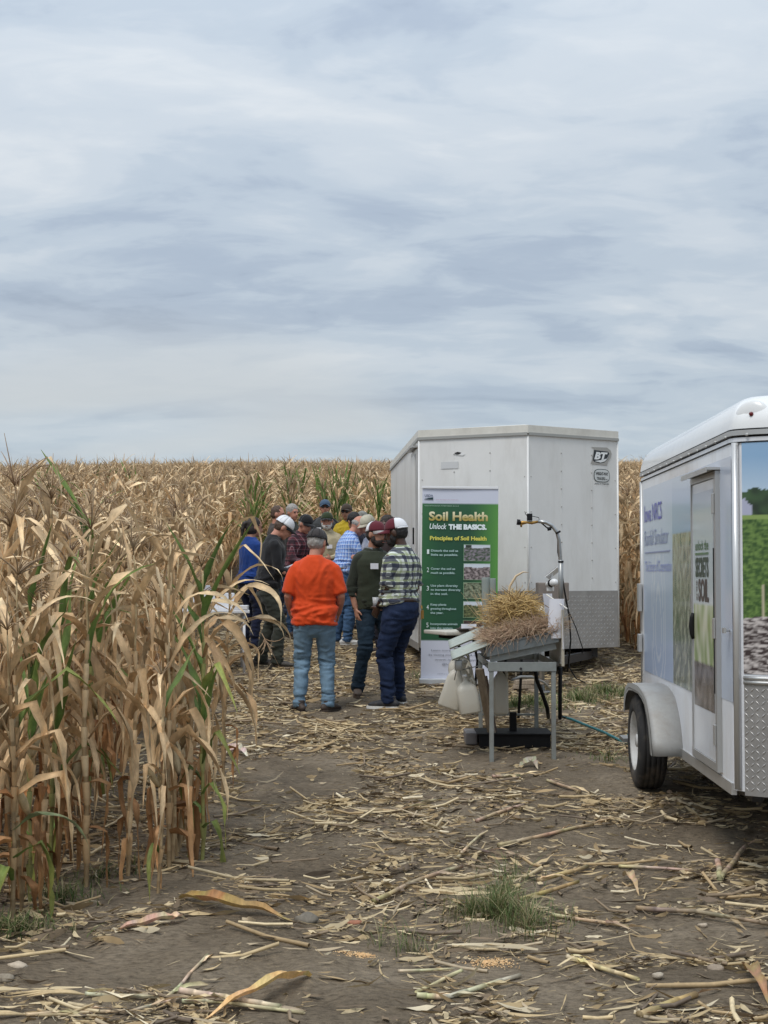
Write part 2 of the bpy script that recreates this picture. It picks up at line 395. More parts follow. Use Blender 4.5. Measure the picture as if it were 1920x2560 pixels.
def leaf_kind(mb, r, kind, M=None, n=10):
    k = r.random()
    if kind == 'up':      # upper leaves, papery and pale, arching
        if k < 0.4: leaf(mb, r, r.uniform(.45, .68), r.uniform(.05, .075), r.uniform(55, 80), r.uniform(6, 13), None, r.uniform(-60, 60), TAN, PALE, n, M, curl=r.uniform(.1, .5))
        elif k < 0.8: leaf(mb, r, r.uniform(.45, .75), r.uniform(.05, .085), r.uniform(55, 80), r.uniform(1, 6), r.uniform(.15, .5), r.uniform(-90, 90), TAN, PALE, n, M, curl=r.uniform(.1, .6))
        else: leaf(mb, r, r.uniform(.4, .6), r.uniform(.04, .06), r.uniform(66, 82), r.uniform(0, 3), None, r.uniform(-40, 40), PALE, TAN, n, M, curl=r.uniform(.2, .7))
    elif kind == 'hang':  # middle leaves, collapsed against the stalk
        leaf(mb, r, r.uniform(.55, .85), r.uniform(.055, .09), r.uniform(30, 65), r.uniform(4, 10), r.uniform(.08, .3), r.uniform(-150, 150), lerp(TAN, RUST, r.uniform(0, .35)), lerp(PALE, TAN, r.random()), n, M, curl=r.uniform(.1, .6))
    elif kind == 'low':   # bottom leaves, rust brown, hanging straight down
        leaf(mb, r, r.uniform(.45, .7), r.uniform(.045, .075), r.uniform(-10, 40), r.uniform(10, 22), .1, r.uniform(-160, 160), lerp(RUST, TAN, r.uniform(0, .5)), lerp(RUST, TAN, r.uniform(.1, .7)), n, M, curl=r.uniform(.2, .7))
    elif kind == 'green':
        leaf(mb, r, r.uniform(.6, .8), r.uniform(.065, .085), r.uniform(68, 86), r.uniform(.5, 4), None if k < .6 else .62, r.uniform(-30, 30), GREEN, lerp(GREEN, YEL, r.uniform(0, .5)), n, M, edge=lerp(GREEN, YEL, .4), curl=r.uniform(.2, .5))
    elif kind == 'greenbent':
        leaf(mb, r, r.uniform(.75, .95), r.uniform(.07, .09), r.uniform(50, 66), r.uniform(1, 3), r.uniform(.3, .45), r.uniform(-20, 20), GREEN, lerp(GREEN, YEL, .7), n, M, edge=YEL, curl=.25)
    elif kind == 'greenlow':
        leaf(mb, r, r.uniform(.5, .7), r.uniform(.06, .08), r.uniform(30, 60), r.uniform(6, 12), .15, r.uniform(-60, 60), GREEN, YEL, n, M, edge=YEL, curl=.3)
def stalk(mb, r, h=1.95, green=0.0, n=6, rings=1.0):
    pts = []; rad = []; col = []; x = y = 0; z = -0.04; i = 0
    while z < h:
        t = max(z, 0) / h; rr = 0.0135 * (1 - 0.62 * t)
        c0 = lerp(lerp((0.40, 0.29, 0.16), (0.50, 0.39, 0.22), t), (0.26, 0.31, 0.09), green)
        pts += [(x, y, z), (x, y, z + 0.012)]; rad += [rr * 1.22, rr]; col += [lerp(c0, (0.16, 0.09, 0.04), .55), c0]
        x += r.uniform(-.010, .010); y += r.uniform(-.010, .010); z += 0.15 + 0.03 * r.random(); i += 1
    pts.append((x, y, h)); rad.append(0.0045); col.append((0.5, 0.38, 0.22))
    mb.tube(pts, rad, n, 0, col)
    # papery sheaths wrapped round the internodes
    for k in range(2, len(pts) - 3, 2):
        if r.random() < 0.75:
            p = Vector(pts[k]); q = Vector(pts[k + 1]); e = p + (Vector(pts[min(k + 2, len(pts) - 1)]) - p) * r.uniform(.7, .98)
            c = lerp(lerp(TAN, PALE, r.random()), (0.22, 0.27, 0.08), green)
            mb.tube([q, (q + e) / 2, e], [rad[k] * 1.15, rad[k] * 1.5, rad[k] * r.uniform(1.3, 2.0)], n, 0, [tuple(v * .85 for v in c), c, tuple(min(1, v * 1.1) for v in c)], cap=False)
    return Vector((x, y, h))
def tassel(mb, r, M=None, big=1.0):
    c = lerp((0.30, 0.20, 0.13), (0.42, 0.30, 0.17), r.random())
    if M is None: M = Matrix()
    def br(a, az, L):
        p = Vector((0, 0, .03)); pts = [p.copy()]; t0 = R(a)
        for k in range(4):
            d = Vector((math.cos(t0) * math.cos(az), math.cos(t0) * math.sin(az), math.sin(t0))); p = p + d * L / 4; pts.append(p.copy()); t0 -= R(r.uniform(4, 22))
        mb.tube([M @ q for q in pts], [.0022, .0046, .0044, .0036, .0015], 3, 0, c)
    mb.tube([M @ Vector(p) for p in ((0, 0, -.02), (0, 0, .12), (r.uniform(-.02, .02), r.uniform(-.02, .02), .34 * big))], [.004, .005, .0018], 3, 0, c)
    for k in range(r.randint(6, 9)): br(r.uniform(35, 78), r.uniform(0, 6.28), r.uniform(.14, .26) * big)
def ear(mb, r, hang=True, n=7):
    a = R(-68 if hang else 62) + R(r.uniform(-14, 14)); d = Vector((0, math.cos(a), math.sin(a)))
    c = lerp((0.50, 0.38, 0.21), (0.60, 0.50, 0.33), r.random())
    pts = [Vector((0, .01, 0)) + d * x for x in (0, .04, .10, .17, .22, .25)]
    mb.tube(pts, [.010, .024, .030, .027, .017, .006], n, 0, [tuple(v * .8 for v in c), c, c, c, tuple(v * .7 for v in c), (0.07, 0.05, 0.03)])
    for k in range(3):   # loose husk blades
        az = r.uniform(-1.2, 1.2); Mk = Matrix.Rotation(az, 4, 'Z')
        leaf(mb, r, r.uniform(.14, .26), .045, math.degrees(a) + r.uniform(-5, 25), r.uniform(-4, 6), None, r.uniform(-40, 40), c, tuple(v * .75 for v in c), 5, Mk, curl=.5)
    mb.tube([pts[-2], pts[-1] + d * .02 + Vector((.01, 0, -.02))], [.006, .003], 4, 0, (0.05, 0.03, 0.02))
# shared meshes for single leaves
def leafmesh(kind, seed, n=10):
    mb = MB(); leaf_kind(mb, random.Random(seed), kind, None, n); return mb.mesh('leaf', LEAFM, True)
LM = {k: [leafmesh(k, 100 * i + j) for j in range(c)] for i, (k, c) in enumerate((('up', 14), ('hang', 12), ('low', 8), ('green', 6), ('greenbent', 4), ('greenlow', 4)))}
def mk(fn, name, m, seed, **k):
    mb = MB(); r = random.Random(seed); e = fn(mb, r, **k); return mb.mesh(name, m, True), e
STALKS = [mk(stalk, 'stalk', STALKM, 40 + i, h=random.Random(i).uniform(1.72, 2.02)) for i in range(6)]
STALKSG = [mk(stalk, 'stalk', STALKM, 60 + i, h=random.Random(i).uniform(1.85, 2.1), green=.8) for i in range(3)]
TASS = [mk(tassel, 'tassel', STALKM, 80 + i)[0] for i in range(6)]
EARS = [mk(ear, 'ear', LEAFM, 90 + i, hang=(i % 3 != 0))[0] for i in range(6)]
def plan(r, h, green=0.0):
    out = []; z = 0.22; k = 0; az0 = r.uniform(0, 6.28)
    while z < h - 0.05:
        t = z / h; az = az0 + math.pi * k + r.uniform(-.6, .6)
        if green and r.random() < green: kind = 'greenlow' if t < .3 else ('greenbent' if (t < .6 and r.random() < .5) else 'green')
        else: kind = 'low' if t < .36 else ('hang' if t < .62 or (t < .75 and r.random() < .4) else 'up')
        out.append((kind, z, az)); z += r.uniform(.10, .145); k += 1
    return out
CORN_GROUP = 'corn plants standing in the unharvested field'
def corn_plant(x, y, r, label, green=0.0, sc=None, tas=None, lean=3.0, group=CORN_GROUP, ear_=None):
    root = empty('corn_plant', (x, y, gz(x, y)), r.uniform(0, 6.28), label=label, cat='corn plant', group=group)
    root.rotation_euler.x = R(r.gauss(0, lean)); root.rotation_euler.y = R(r.gauss(0, lean))
    s = sc or r.uniform(.80, 1.0); root.scale = (s, s, s)
    sm, e = r.choice(STALKSG if green > .4 else STALKS)
    link('stalk', sm, root)
    for kind, z, az in plan(r, e.z, green):
        l = link('leaf', r.choice(LM[kind]), root, (e.x * z / e.z, e.y * z / e.z, z), (R(r.uniform(-8, 8)), R(r.uniform(-8, 8)), az)); q = r.uniform(.85, 1.2)
        l.scale = (q, q, q)
    if tas if tas is not None else r.random() < .75: link('tassel', r.choice(TASS), root, e, (R(r.gauss(0, 9)), R(r.gauss(0, 9)), r.uniform(0, 6)))
    if ear_ if ear_ is not None else r.random() < .7: link('ear', r.choice(EARS), root, (0, 0, r.uniform(.75, 1.0)), (0, 0, r.uniform(0, 6.28)))
    return root
def joined(seed, green=0.0, low=False):
    r = random.Random(seed); mb = MB(); h = r.uniform(1.7, 2.05)
    e = stalk(mb, r, h, green, 4)
    mb.m = [1] * len(mb.m)
    n = 5 if low else 7
    for kind, z, az in plan(r, h, green):
        if low and z < .9: continue
        q = r.uniform(.85, 1.2)
        leaf_kind(mb, r, kind, Matrix.Translation((e.x * z / h, e.y * z / h, z)) @ Matrix.Rotation(az, 4, 'Z') @ Matrix.Scale(q, 4), n)
    k = len(mb.f)
    if r.random() < .8: tassel(mb, r, Matrix.Translation(e) @ Euler((R(r.gauss(0, 10)), R(r.gauss(0, 10)), 0)).to_matrix().to_4x4(), 1.0); mb.m[k:] = [1] * (len(mb.f) - k)
    me = mb.mesh('corn', [LEAFM, STALKM], True)
    return bpy.data.objects.new('corn_source', me)
ROWDX = -0.064    # rows run away from the camera, drifting left, like the edge of the plot
def standing(x, y):
    if y > 27.5 + 0.8 * math.sin(x): return True
    if x < 0: return x < -1.19 - (.12 if y > 10.3 else 0) - .026 * max(0, y - 9.6) + ROWDX * (y - 9.1) and not (-2.75 < x < -1.62 and 16.75 < y < 18.1) and y > 8.0 + 0.95 * (x + 2.03) * (x < -1.0) - (0.9 if x < -2.2 else 0) and x < -1.06 + ROWDX * (y - 9.1)
    return x > 3.15 + ROWDX * (y - 20) and y > 18.6
def field():
    near = []; far = []; r = random.Random(11)
    for row in range(-80, 80):
        u0 = -1.27 + row * 0.76
        y = 6.8 + r.random() * .2
        while y < 172:
            st = r.uniform(.13, .2) if y < 45 else (r.uniform(.2, .3) if y < 80 else r.uniform(.28, .42))
            y += st; x = u0 + ROWDX * (y - 9.1) + r.gauss(0, .025)
            if abs(x) > 0.30 * y + 2.5: continue
            if not standing(x, y) or r.random() < .05: continue
            inview = abs(x) < .262 * y
            (near if (inview and y < 26 and x < 0) or (inview and y < 21.5) else far).append((x, y))
    near.sort(key=lambda p: p[1]); cut = 276
    far += near[cut:]; near = near[:cut]
    return near, far
NEAR, FAR = field()
def instanced(name, pts, sources, label, seed, scl=(.88, 1.1)):
    r = random.Random(seed); me = bpy.data.meshes.new(name)
    me.from_pydata([(x, y, gz(x, y)) for x, y in pts], [], [])
    for nm, ty, dat in (('idx', 'INT', [r.randrange(len(sources)) for _ in pts]), ('scl', 'FLOAT', [r.uniform(*scl) for _ in pts])):
        a = me.attributes.new(nm, ty, 'POINT'); a.data.foreach_set('value', dat)
    a = me.attributes.new('rot', 'FLOAT_VECTOR', 'POINT')
    a.data.foreach_set('vector', np.array([(R(r.gauss(0, 3.5)), R(r.gauss(0, 3.5)), r.uniform(0, 6.28)) for _ in pts], dtype=np.float32).ravel())
    ng = bpy.data.node_groups.new(name, 'GeometryNodeTree'); N = ng.nodes; L = ng.links
    ng.interface.new_socket('Geometry', in_out='INPUT', socket_type='NodeSocketGeometry'); ng.interface.new_socket('Geometry', in_out='OUTPUT', socket_type='NodeSocketGeometry')
    i = N.new('NodeGroupInput'); o = N.new('NodeGroupOutput'); iop = N.new('GeometryNodeInstanceOnPoints'); j = N.new('GeometryNodeJoinGeometry')
    for s in reversed(sources):
        oi = N.new('GeometryNodeObjectInfo'); oi.inputs['Object'].default_value = s; oi.inputs['As Instance'].default_value = False
        g = N.new('GeometryNodeGeometryToInstance'); L.new(oi.outputs['Geometry'], g.inputs[0]); L.new(g.outputs[0], j.inputs[0])
    def at(nm, dt):
        a = N.new('GeometryNodeInputNamedAttribute'); a.data_type = dt; a.inputs['Name'].default_value = nm; return a.outputs[0]
    L.new(i.outputs[0], iop.inputs['Points']); L.new(j.outputs[0], iop.inputs['Instance']); iop.inputs['Pick Instance'].default_value = True
    L.new(at('idx', 'INT'), iop.inputs['Instance Index']); L.new(at('scl', 'FLOAT'), iop.inputs['Scale'])
    er = N.new('FunctionNodeEulerToRotation'); L.new(at('rot', 'FLOAT_VECTOR'), er.inputs[0]); L.new(er.outputs[0], iop.inputs['Rotation'])
    L.new(iop.outputs[0], o.inputs[0])
    ob = link(name, me, label=label, kind='stuff'); md = ob.modifiers.new('field', 'NODES'); md.node_group = ng
    return ob
SRC = [joined(300 + i) for i in range(10)]
SRCG = [joined(340 + i, .75) for i in range(4)]
SRCL = [joined(360 + i, 0, True) for i in range(8)]
mid = [p for p in FAR if p[1] < 45]; away = [p for p in FAR if p[1] >= 45]
rr = random.Random(5)
def greenish(x, y):
    if 26 < y < 34 and -2.6 < x < 1.0: return rr.random() < .30
    return rr.random() < .025
gp = [p for p in mid if greenish(*p)]; gs = set(gp)
instanced('corn_field', [p for p in mid if p not in gs], SRC, 'mass of dry tan corn standing behind the nearest rows', 21, (.82, 1.12))
instanced('green_corn', gp, SRCG, 'patch of still green corn standing behind the group of people', 22)
instanced('distant_corn_field', away, SRCL, 'dry corn field running up the slope to the horizon', 23, (.80, 1.18))
# plants one can tell apart
SPECIAL = [  # (px, py of the base, green share, scale, label)
    (125, 2205, .62, .87, 'tall half green corn plant with upright leaves near the left front corner of the field'),
    (505, 2150, .85, .84, 'greenest corn plant at the corner of the field beside the dirt path'),
    (395, 2235, .18, .62, 'short corn plant with thick pale stalk standing in front of its row'),
    (30, 2300, .10, .94, 'foremost dry corn plant with rust brown skirt of leaves at the field corner'),
    (215, 2215, .05, 1.0, 'tall dry corn plant with dark tassel just behind the weedy ground'),
    (320, 2190, .0, .93, 'dry corn plant with pale husked ear between the half green and the short one'),
    (78, 2075, .0, 1.17, 'tallest corn plant with dark spreading tassel rising above the horizon at the left'),
    (22, 2090, .0, 1.10, 'tall corn plant with pale tassel at the left edge rising above the horizon'),
    (150, 2050, .1, 1.06, 'tall dry corn plant right of the dark tasselled one'),
    (75, 2260, .45, .8, 'corn plant with yellowing leaf reaching out over the weeds at the left'),
]
used = []
for px, py, g, s, lb in SPECIAL:
    p = G(px, py); used.append(p); o_ = corn_plant(p.x, p.y, random.Random(px), lb, g, s, tas=True, lean=2, group=None)
    if px == 30:
        mb = MB(); leaf(mb, random.Random(12), .62, .085, 38, 7, None, 10, (.17, .24, .12), (.22, .28, .15), 12, edge=(.34, .36, .20), curl=.2)
        link('leaf', mb.mesh('leaf', LEAFM, True), o_, (0, 0, .50), (0, 0, R(-105) - o_.rotation_euler.z), label='grey green leaf arching to the right')
# plant at the path edge whose long leaves arch out in front of the people
p = G(556, 1985); used.append(p)
EP = corn_plant(p.x, p.y, random.Random(5), 'dry corn plant at the path edge with long pale leaves arching towards the people', 0, .86, tas=False, lean=1, group=None)
for z, L_, ri, dr_, az, sd_ in ((1.62, .80, 48, 9.0, -96, 3), (1.38, .86, 44, 8.5, -84, 8), (1.18, .6, 60, 14, -70, 4)):
    mb = MB(); leaf(mb, random.Random(sd_), L_, .085, ri, dr_, None, 25, lerp(TAN, PALE, .3), PALE, 14, curl=.25)
    link('leaf', mb.mesh('leaf', LEAFM, True), EP, (0, 0, z), (0, 0, R(az) - EP.rotation_euler.z))
mb = MB(); tassel(mb, random.Random(3), Matrix.Rotation(R(150), 4, 'Y')); link('tassel', mb.mesh('tassel', STALKM, True), EP, Matrix.Rotation(-EP.rotation_euler.z, 3, 'Z') @ Vector((.30, .05, 1.35)), (0, 0, -EP.rotation_euler.z))
ORD = 'first second third fourth fifth sixth seventh eighth ninth tenth eleventh twelfth thirteenth'.split()
def zone(y):
    for lim, t in ((9.6, 'in front rank'), (10.6, 'behind front rank'), (12, 'a few steps in'), (14, 'short of the orange shirt'), (15.6, 'level with orange shirt'), (17.4, 'level with the banner'), (19, 'level with black sweatshirt'), (21, 'level with blue check shirt'), (99, 'deepest ranks')):
        if y < lim: return t
for i, (x, y) in enumerate(NEAR):
    if any((x - q.x) ** 2 + (y - q.y) ** 2 < .012 for q in used): continue
    r_ = random.Random(1000 + i)
    g = .75 if r_.random() < .03 else 0.0
    row = (x - ROWDX * (y - 9.1) + 1.27) / .76
    t_, e_, s_ = r_.random() < .75, r_.random() < .7, r_.uniform(.80, 1.0)
    w_ = ('green' if g else 'dry') + (' short' if s_ < .86 else ' tall' if s_ > .94 else '') + (' tasselled' if t_ else ' bare-topped')
    if x > 0: lb = '%s corn plant%s between the trailers, row %s from left' % (w_, ' with ear' if e_ else '', ORD[max(0, min(12, round(row) - 6))])
    else: lb = '%s%s corn plant, %s row from path, %s' % (w_, ' eared' if e_ else '', ORD[max(0, min(12, -round(row)))], zone(y))
    o = corn_plant(x, y, r_, lb, g, s_, tas=t_, ear_=e_, lean=4.5)
    tx = (o.rotation_euler.to_matrix() @ Vector((0, 0, 1))).x
    o['label'] = ('left-leaning ' if tx < -.05 else 'right-leaning ' if tx > .05 else 'upright ') + lb

# ---------------------------------------------------------------- crop residue, weeds, stones
def bare(px, py, rx, ry):
    p = G(px, py); return (p.x, p.y, rx, ry)
BARE = [bare(760, 1950, .50, .85), bare(560, 2370, .55, .75), bare(300, 2225, .6, .35), bare(820, 2470, .5, .6), bare(1600, 2095, .9, .33), bare(1380, 1905, .8, .5),
        bare(1500, 1960, .8, .4), bare(180, 2430, .7, .28), bare(740, 2185, .28, .2), bare(1680, 2350, .6, .3), bare(1780, 2470, .5, .3), bare(1150, 1900, .3, .5), bare(900, 1760, .5, .5), bare(1500, 2250, .3, .2)]
def litter_density(X, Y):
    d = 0.55 + 0.45 * np.sin(X * 3.1 + 1.3 * np.sin(Y * 1.7)) * np.sin(Y * 2.3 + 1.1 * np.sin(X * 2.2))
    d = 0.12 + 0.88 * np.clip(d, 0, 1) ** 1.3; d = d * (0.55 + 0.45 * np.sin(X * 7.3 + 2 * np.sin(Y * 3.9)) * np.sin(Y * 6.1 + X * 2.0)) * 1.35
    for bx, by, rx, ry in BARE:
        q = ((X - bx) / rx) ** 2 + ((Y - by) / ry) ** 2
        d = d * (0.13 + 0.87 * smoothstep(0.45, 1.4, q))
    d = d * np.where(Y > 12.5, 1.5, 1.0) * np.where(Y < 8.5, .85, 1.0)
    return d
def scatter(n, seed, ymax=30, ymin=5.6, extra=0.0):
    rs = np.random.RandomState(seed)
    Y = ymin + (ymax - ymin) * rs.rand(n * 6) ** 1.5
    X = (rs.rand(n * 6) * 2 - 1) * (0.29 * Y + .6)
    keep = rs.rand(n * 6) < litter_density(X, Y) * 0.75 * (0.29 * Y + .6) / (0.29 * ymax + .6) * 1.4
    X, Y = X[keep], Y[keep]; k = rs.permutation(len(X))[:n]; return X[k], Y[k], rs
def residue(name, n, seed, kind, label, ymax=30):
    X, Y, rs = scatter(n, seed, ymax); n = len(X)
    k = {'leaf': 5, 'stalk': 3, 'chaff': 2}[kind]
    if kind == 'leaf': Ln = rs.gamma(1.6, .062, n).clip(.025, .48); W = rs.gamma(2.2, .007, n).clip(.005, .04)
    elif kind == 'stalk': Ln = rs.gamma(2.0, .09, n).clip(.05, .6); W = rs.uniform(.006, .012, n)
    else: Ln = rs.uniform(.015, .07, n); W = rs.uniform(.003, .008, n)
    # combed mostly sideways by the harvester
    ang = rs.normal(0.12, .55, n) + np.pi * (rs.rand(n) < .5)
    flip = rs.rand(n) < .28; ang[flip] = rs.rand(flip.sum()) * 6.28
    pal = np.array([(.52, .40, .23), (.63, .51, .32), (.40, .29, .16), (.24, .18, .12), (.72, .62, .44), (.17, .13, .095), (.46, .37, .25)])
    pr = np.array([.24, .16, .20, .16, .05, .10, .09]); C = pal[rs.choice(7, n, p=pr)] * rs.uniform(.75, 1.15, (n, 1))
    bend = rs.normal(0, .5, n); lift = rs.normal(.004, .010, n)
    t = np.linspace(-.5, .5, k)[None, :]
    a = ang[:, None] + bend[:, None] * t
    cx = X[:, None] + np.cos(ang)[:, None] * Ln[:, None] * t - np.sin(ang)[:, None] * Ln[:, None] * bend[:, None] * (t * t) * .6
    cy = Y[:, None] + np.sin(ang)[:, None] * Ln[:, None] * t + np.cos(ang)[:, None] * Ln[:, None] * bend[:, None] * (t * t) * .6
    nx, ny = -np.sin(a), np.cos(a)
    gzz = gz_np(cx, cy)
    arch = rs.normal(0, .05, n)[:, None] * (t * t * 4) * Ln[:, None] + rs.normal(0, .10, n)[:, None] * t * Ln[:, None]
    z = gzz + lift[:, None] + np.abs(arch) + .004
    if kind == 'stalk':
        r = W[:, None] * np.ones((1, k)) * rs.uniform(.85, 1.1, (n, k)); m = 5; z = z + r * .7
        V = np.zeros((n, k, m, 3)); 
        for q in range(m):
            th = 2 * np.pi * q / m + .3
            V[:, :, q, 0] = cx + nx * np.cos(th) * r; V[:, :, q, 1] = cy + ny * np.cos(th) * r; V[:, :, q, 2] = z + np.sin(th) * r
        f = [[i * m + q, i * m + (q + 1) % m, (i + 1) * m + (q + 1) % m, (i + 1) * m + q] for i in range(k - 1) for q in range(m)]
        per = k * m
    else:
        w = W[:, None] * np.array({5: [.35, .9, 1, .75, .1], 2: [.8, .5]}[k])[None, :] / 2; tl = rs.normal(0, .5, (n, 1)) + rs.normal(0, .5, (n, k))
        V = np.zeros((n, k, 2, 3))
        for q, s in enumerate((-1, 1)):
            V[:, :, q, 0] = cx + s * nx * w * np.cos(tl); V[:, :, q, 1] = cy + s * ny * w * np.cos(tl); V[:, :, q, 2] = z + s * w * np.sin(tl) + .002
        f = [[i * 2, i * 2 + 1, i * 2 + 3, i * 2 + 2] for i in range(k - 1)]; per = k * 2
    f = np.array(f); F = (f[None] + (np.arange(n) * per)[:, None, None]).reshape(-1, 4)
    me = bpy.data.meshes.new(name); Vf = V.reshape(-1, 3); me.vertices.add(len(Vf)); me.vertices.foreach_set('co', Vf.astype(np.float32).ravel())
    me.loops.add(F.size); me.loops.foreach_set('vertex_index', F.ravel().astype(np.int32)); me.polygons.add(len(F)); me.polygons.foreach_set('loop_start', np.arange(0, F.size, 4, dtype=np.int32))
    me.polygons.foreach_set('use_smooth', [True] * len(F)); me.update(calc_edges=True)
    Cv = np.concatenate([np.repeat(C, per, 0), np.ones((n * per, 1))], 1); Cv[:, :3] *= np.random.RandomState(seed + 9).uniform(.85, 1.12, (n * per, 1))
    at = me.color_attributes.new('Col', 'FLOAT_COLOR', 'POINT'); at.data.foreach_set('color', Cv.astype(np.float32).ravel())
    me.materials.append(LITM if kind != 'stalk' else LITS)
    link(name, me, label=label, kind='stuff')
LITM = mat('residue_leaf', (1, 1, 1), 0.8, attr=True, trans=.12, spec=.2)
LITS = mat('residue_stalk', (1, 1, 1), 0.65, attr=True, var=.25, vscale=25, spec=.3)
residue('leaf_residue', 96000, 1, 'leaf', 'shredded dry corn leaves and husks strewn over the soil')
residue('stalk_residue', 3400, 2, 'stalk', 'chopped corn stalk pieces strewn over the soil')
residue('chaff', 90000, 3, 'chaff', 'fine chaff trodden into the soil')

def blades(name, spots, label, mat_, hgt=(.05, .16), w=.005, seed=1, lean=.5):
    r = random.Random(seed); mb = MB()
    for px, py, rad, n in spots:
        c = G(px, py)
        for _ in range(n):
            q = abs(r.gauss(0, .5)); a = r.uniform(0, 6.28); x = c.x + math.cos(a) * rad * q * 1.2; y = c.y + math.sin(a) * rad * q * .9
            h = r.uniform(*hgt) * max(.35, 1.15 - q * .6); az = r.uniform(0, 6.28); ln = r.uniform(.1, lean) * h * 1.6; z = gz(x, y) - .005
            dx, dy = math.cos(az), math.sin(az); sx, sy = -dy * w / 2, dx * w / 2
            g = lerp((.060, .115, .030), (.15, .19, .06), r.random()); g = g if r.random() > .36 else (.36, .31, .17)
            vs = []; cs = []
            for t, k in ((0, 1.0), (.4, .95), (.75, .65), (1, .05)):
                ox, oy, oz = x + dx * ln * t * t, y + dy * ln * t * t, z + h * (t - .22 * t * t * (ln / h))
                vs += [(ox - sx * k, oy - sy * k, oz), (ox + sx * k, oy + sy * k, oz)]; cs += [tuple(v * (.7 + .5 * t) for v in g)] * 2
            mb.add(vs, [(0, 1, 3, 2), (2, 3, 5, 4), (4, 5, 7, 6)], 0, cs)
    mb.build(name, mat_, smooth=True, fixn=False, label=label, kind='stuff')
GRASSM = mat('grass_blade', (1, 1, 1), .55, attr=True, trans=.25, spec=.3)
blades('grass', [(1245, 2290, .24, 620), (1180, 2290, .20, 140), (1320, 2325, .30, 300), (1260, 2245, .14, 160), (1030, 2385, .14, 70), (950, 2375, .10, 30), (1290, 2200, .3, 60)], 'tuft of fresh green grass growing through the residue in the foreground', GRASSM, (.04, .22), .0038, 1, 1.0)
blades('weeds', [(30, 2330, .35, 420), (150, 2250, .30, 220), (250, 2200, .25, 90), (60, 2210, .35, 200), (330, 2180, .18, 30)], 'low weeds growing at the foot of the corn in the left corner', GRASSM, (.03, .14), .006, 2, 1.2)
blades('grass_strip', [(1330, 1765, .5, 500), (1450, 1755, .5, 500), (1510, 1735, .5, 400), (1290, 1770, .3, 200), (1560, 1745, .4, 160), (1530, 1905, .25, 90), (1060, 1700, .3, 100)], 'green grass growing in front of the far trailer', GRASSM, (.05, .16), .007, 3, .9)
def kernels(name, spots, label):
    r = random.Random(4); mb = MB()
    for px, py, rad, n in spots:
        c = G(px, py)
        for _ in range(n):
            q = abs(r.gauss(0, .5)); a = r.uniform(0, 6.28); x = c.x + math.cos(a) * rad * q * 1.6; y = c.y + math.sin(a) * rad * q
            k = r.uniform(.003, .0055); z = gz(x, y) + .012 * math.exp(-q * 3) + .006; cc = lerp((.60, .36, .16), (.72, .52, .30), r.random())
            mb.add([(x - k, y, z), (x + k, y, z), (x, y - k, z), (x, y + k, z), (x, y, z + k), (x, y, z - k)], [(0, 2, 4), (2, 1, 4), (1, 3, 4), (3, 0, 4), (2, 0, 5), (1, 2, 5), (3, 1, 5), (0, 3, 5)], 0, cc)
    mb.build(name, LITS, fixn=False, label=label, kind='stuff')
kernels('spilled_kernels', [(905, 2393, .10, 260), (860, 2385, .05, 60), (1225, 2412, .10, 380)], 'spilled corn kernels and cob crumbs on the soil by the grass tuft')

def fallen_stalk(pts, rad, label, colr=(.60, .48, .28), tassel_end=False, husk=True, seed=0, name='fallen_stalk', cat='corn stalk'):
    r = random.Random(seed); W = [G(*p) for p in pts]; mb = MB(); path = []
    for i in range(len(W) - 1):
        n = max(3, int((W[i + 1] - W[i]).length / .11))
        for k in range(n + (i == len(W) - 2)):
            q = W[i].lerp(W[i + 1], k / n); q.x += r.gauss(0, .0035); q.y += r.gauss(0, .0035)
            q.z = max(gz(q.x, q.y), q.z) + rad + .012; path.append(q)
    P2 = []; Rr = []; Cc = []
    for i, q in enumerate(path):
        t = i / len(path); k = rad * (1 - .35 * t); c = tuple(v * r.uniform(.85, 1.12) for v in colr)
        P2 += [q, q + (path[min(i + 1, len(path) - 1)] - q) * .12 + Vector((0, 0, 1e-4))]; Rr += [k * 1.25, k]; Cc += [tuple(v * .55 for v in c), c]
    root = empty(name, W[0], label=label, cat=cat)
    Mi = Matrix.Translation(-W[0]); mb.tube([Mi @ q for q in P2], Rr, 7, 0, Cc); mb.build('stem', LITS, root, smooth=True)
    if husk:
        for k in range(r.randint(2, 4)):
            q = r.choice(path); d = (path[-1] - path[0]); az = math.atan2(-d.x, d.y) + r.uniform(-.5, .5); hb = MB()
            leaf(hb, r, r.uniform(.12, .3), r.uniform(.02, .035), r.uniform(0, 18), r.uniform(2, 6), None, r.uniform(-80, 80), tuple(v * r.uniform(.7, 1) for v in colr), PALE, 7, curl=.4)
            o = hb.build('leaf', LEAFM, root, smooth=True, fixn=False, loc=q - W[0], rot=(0, 0, az))
    if tassel_end:
        mb2 = MB(); d = (W[0] - W[1]).normalized(); az = math.atan2(d.y, d.x)
        for k in range(8):
            a = az + r.uniform(-.22, .22); L_ = r.uniform(.18, .36); q = [Vector((math.cos(a) * L_ * t, math.sin(a) * L_ * t, .02 + .015 * math.sin(t * 3))) for t in (-.1, .3, .6, 1)]
            mb2.tube(q, [.003, .006, .006, .002], 5, 0, (.55, .42, .24))
        mb2.build('tassel', LITS, root, smooth=True)
    return root
FS = fallen_stalk
FS([(210, 2497), (418, 2505), (455, 2470), (518, 2398)], .009, 'long pale corn stalk with tassel lying bottom left, its end bent up towards the field', (.68, .58, .36), True, seed=1)
FS([(60, 2548), (330, 2538), (452, 2505)], .008, 'thin pale stalk lying along the very bottom left edge', (.66, .55, .35), True, seed=2)
FS([(450, 2492), (560, 2508), (700, 2532)], .015, 'thick split pale stalk beneath the golden leaf at the bottom', (.70, .60, .40), False, seed=3)
FS([(455, 2516), (540, 2515), (760, 2545)], .010, 'pale stalk lying just below the thick split one', (.62, .52, .34), False, seed=4)
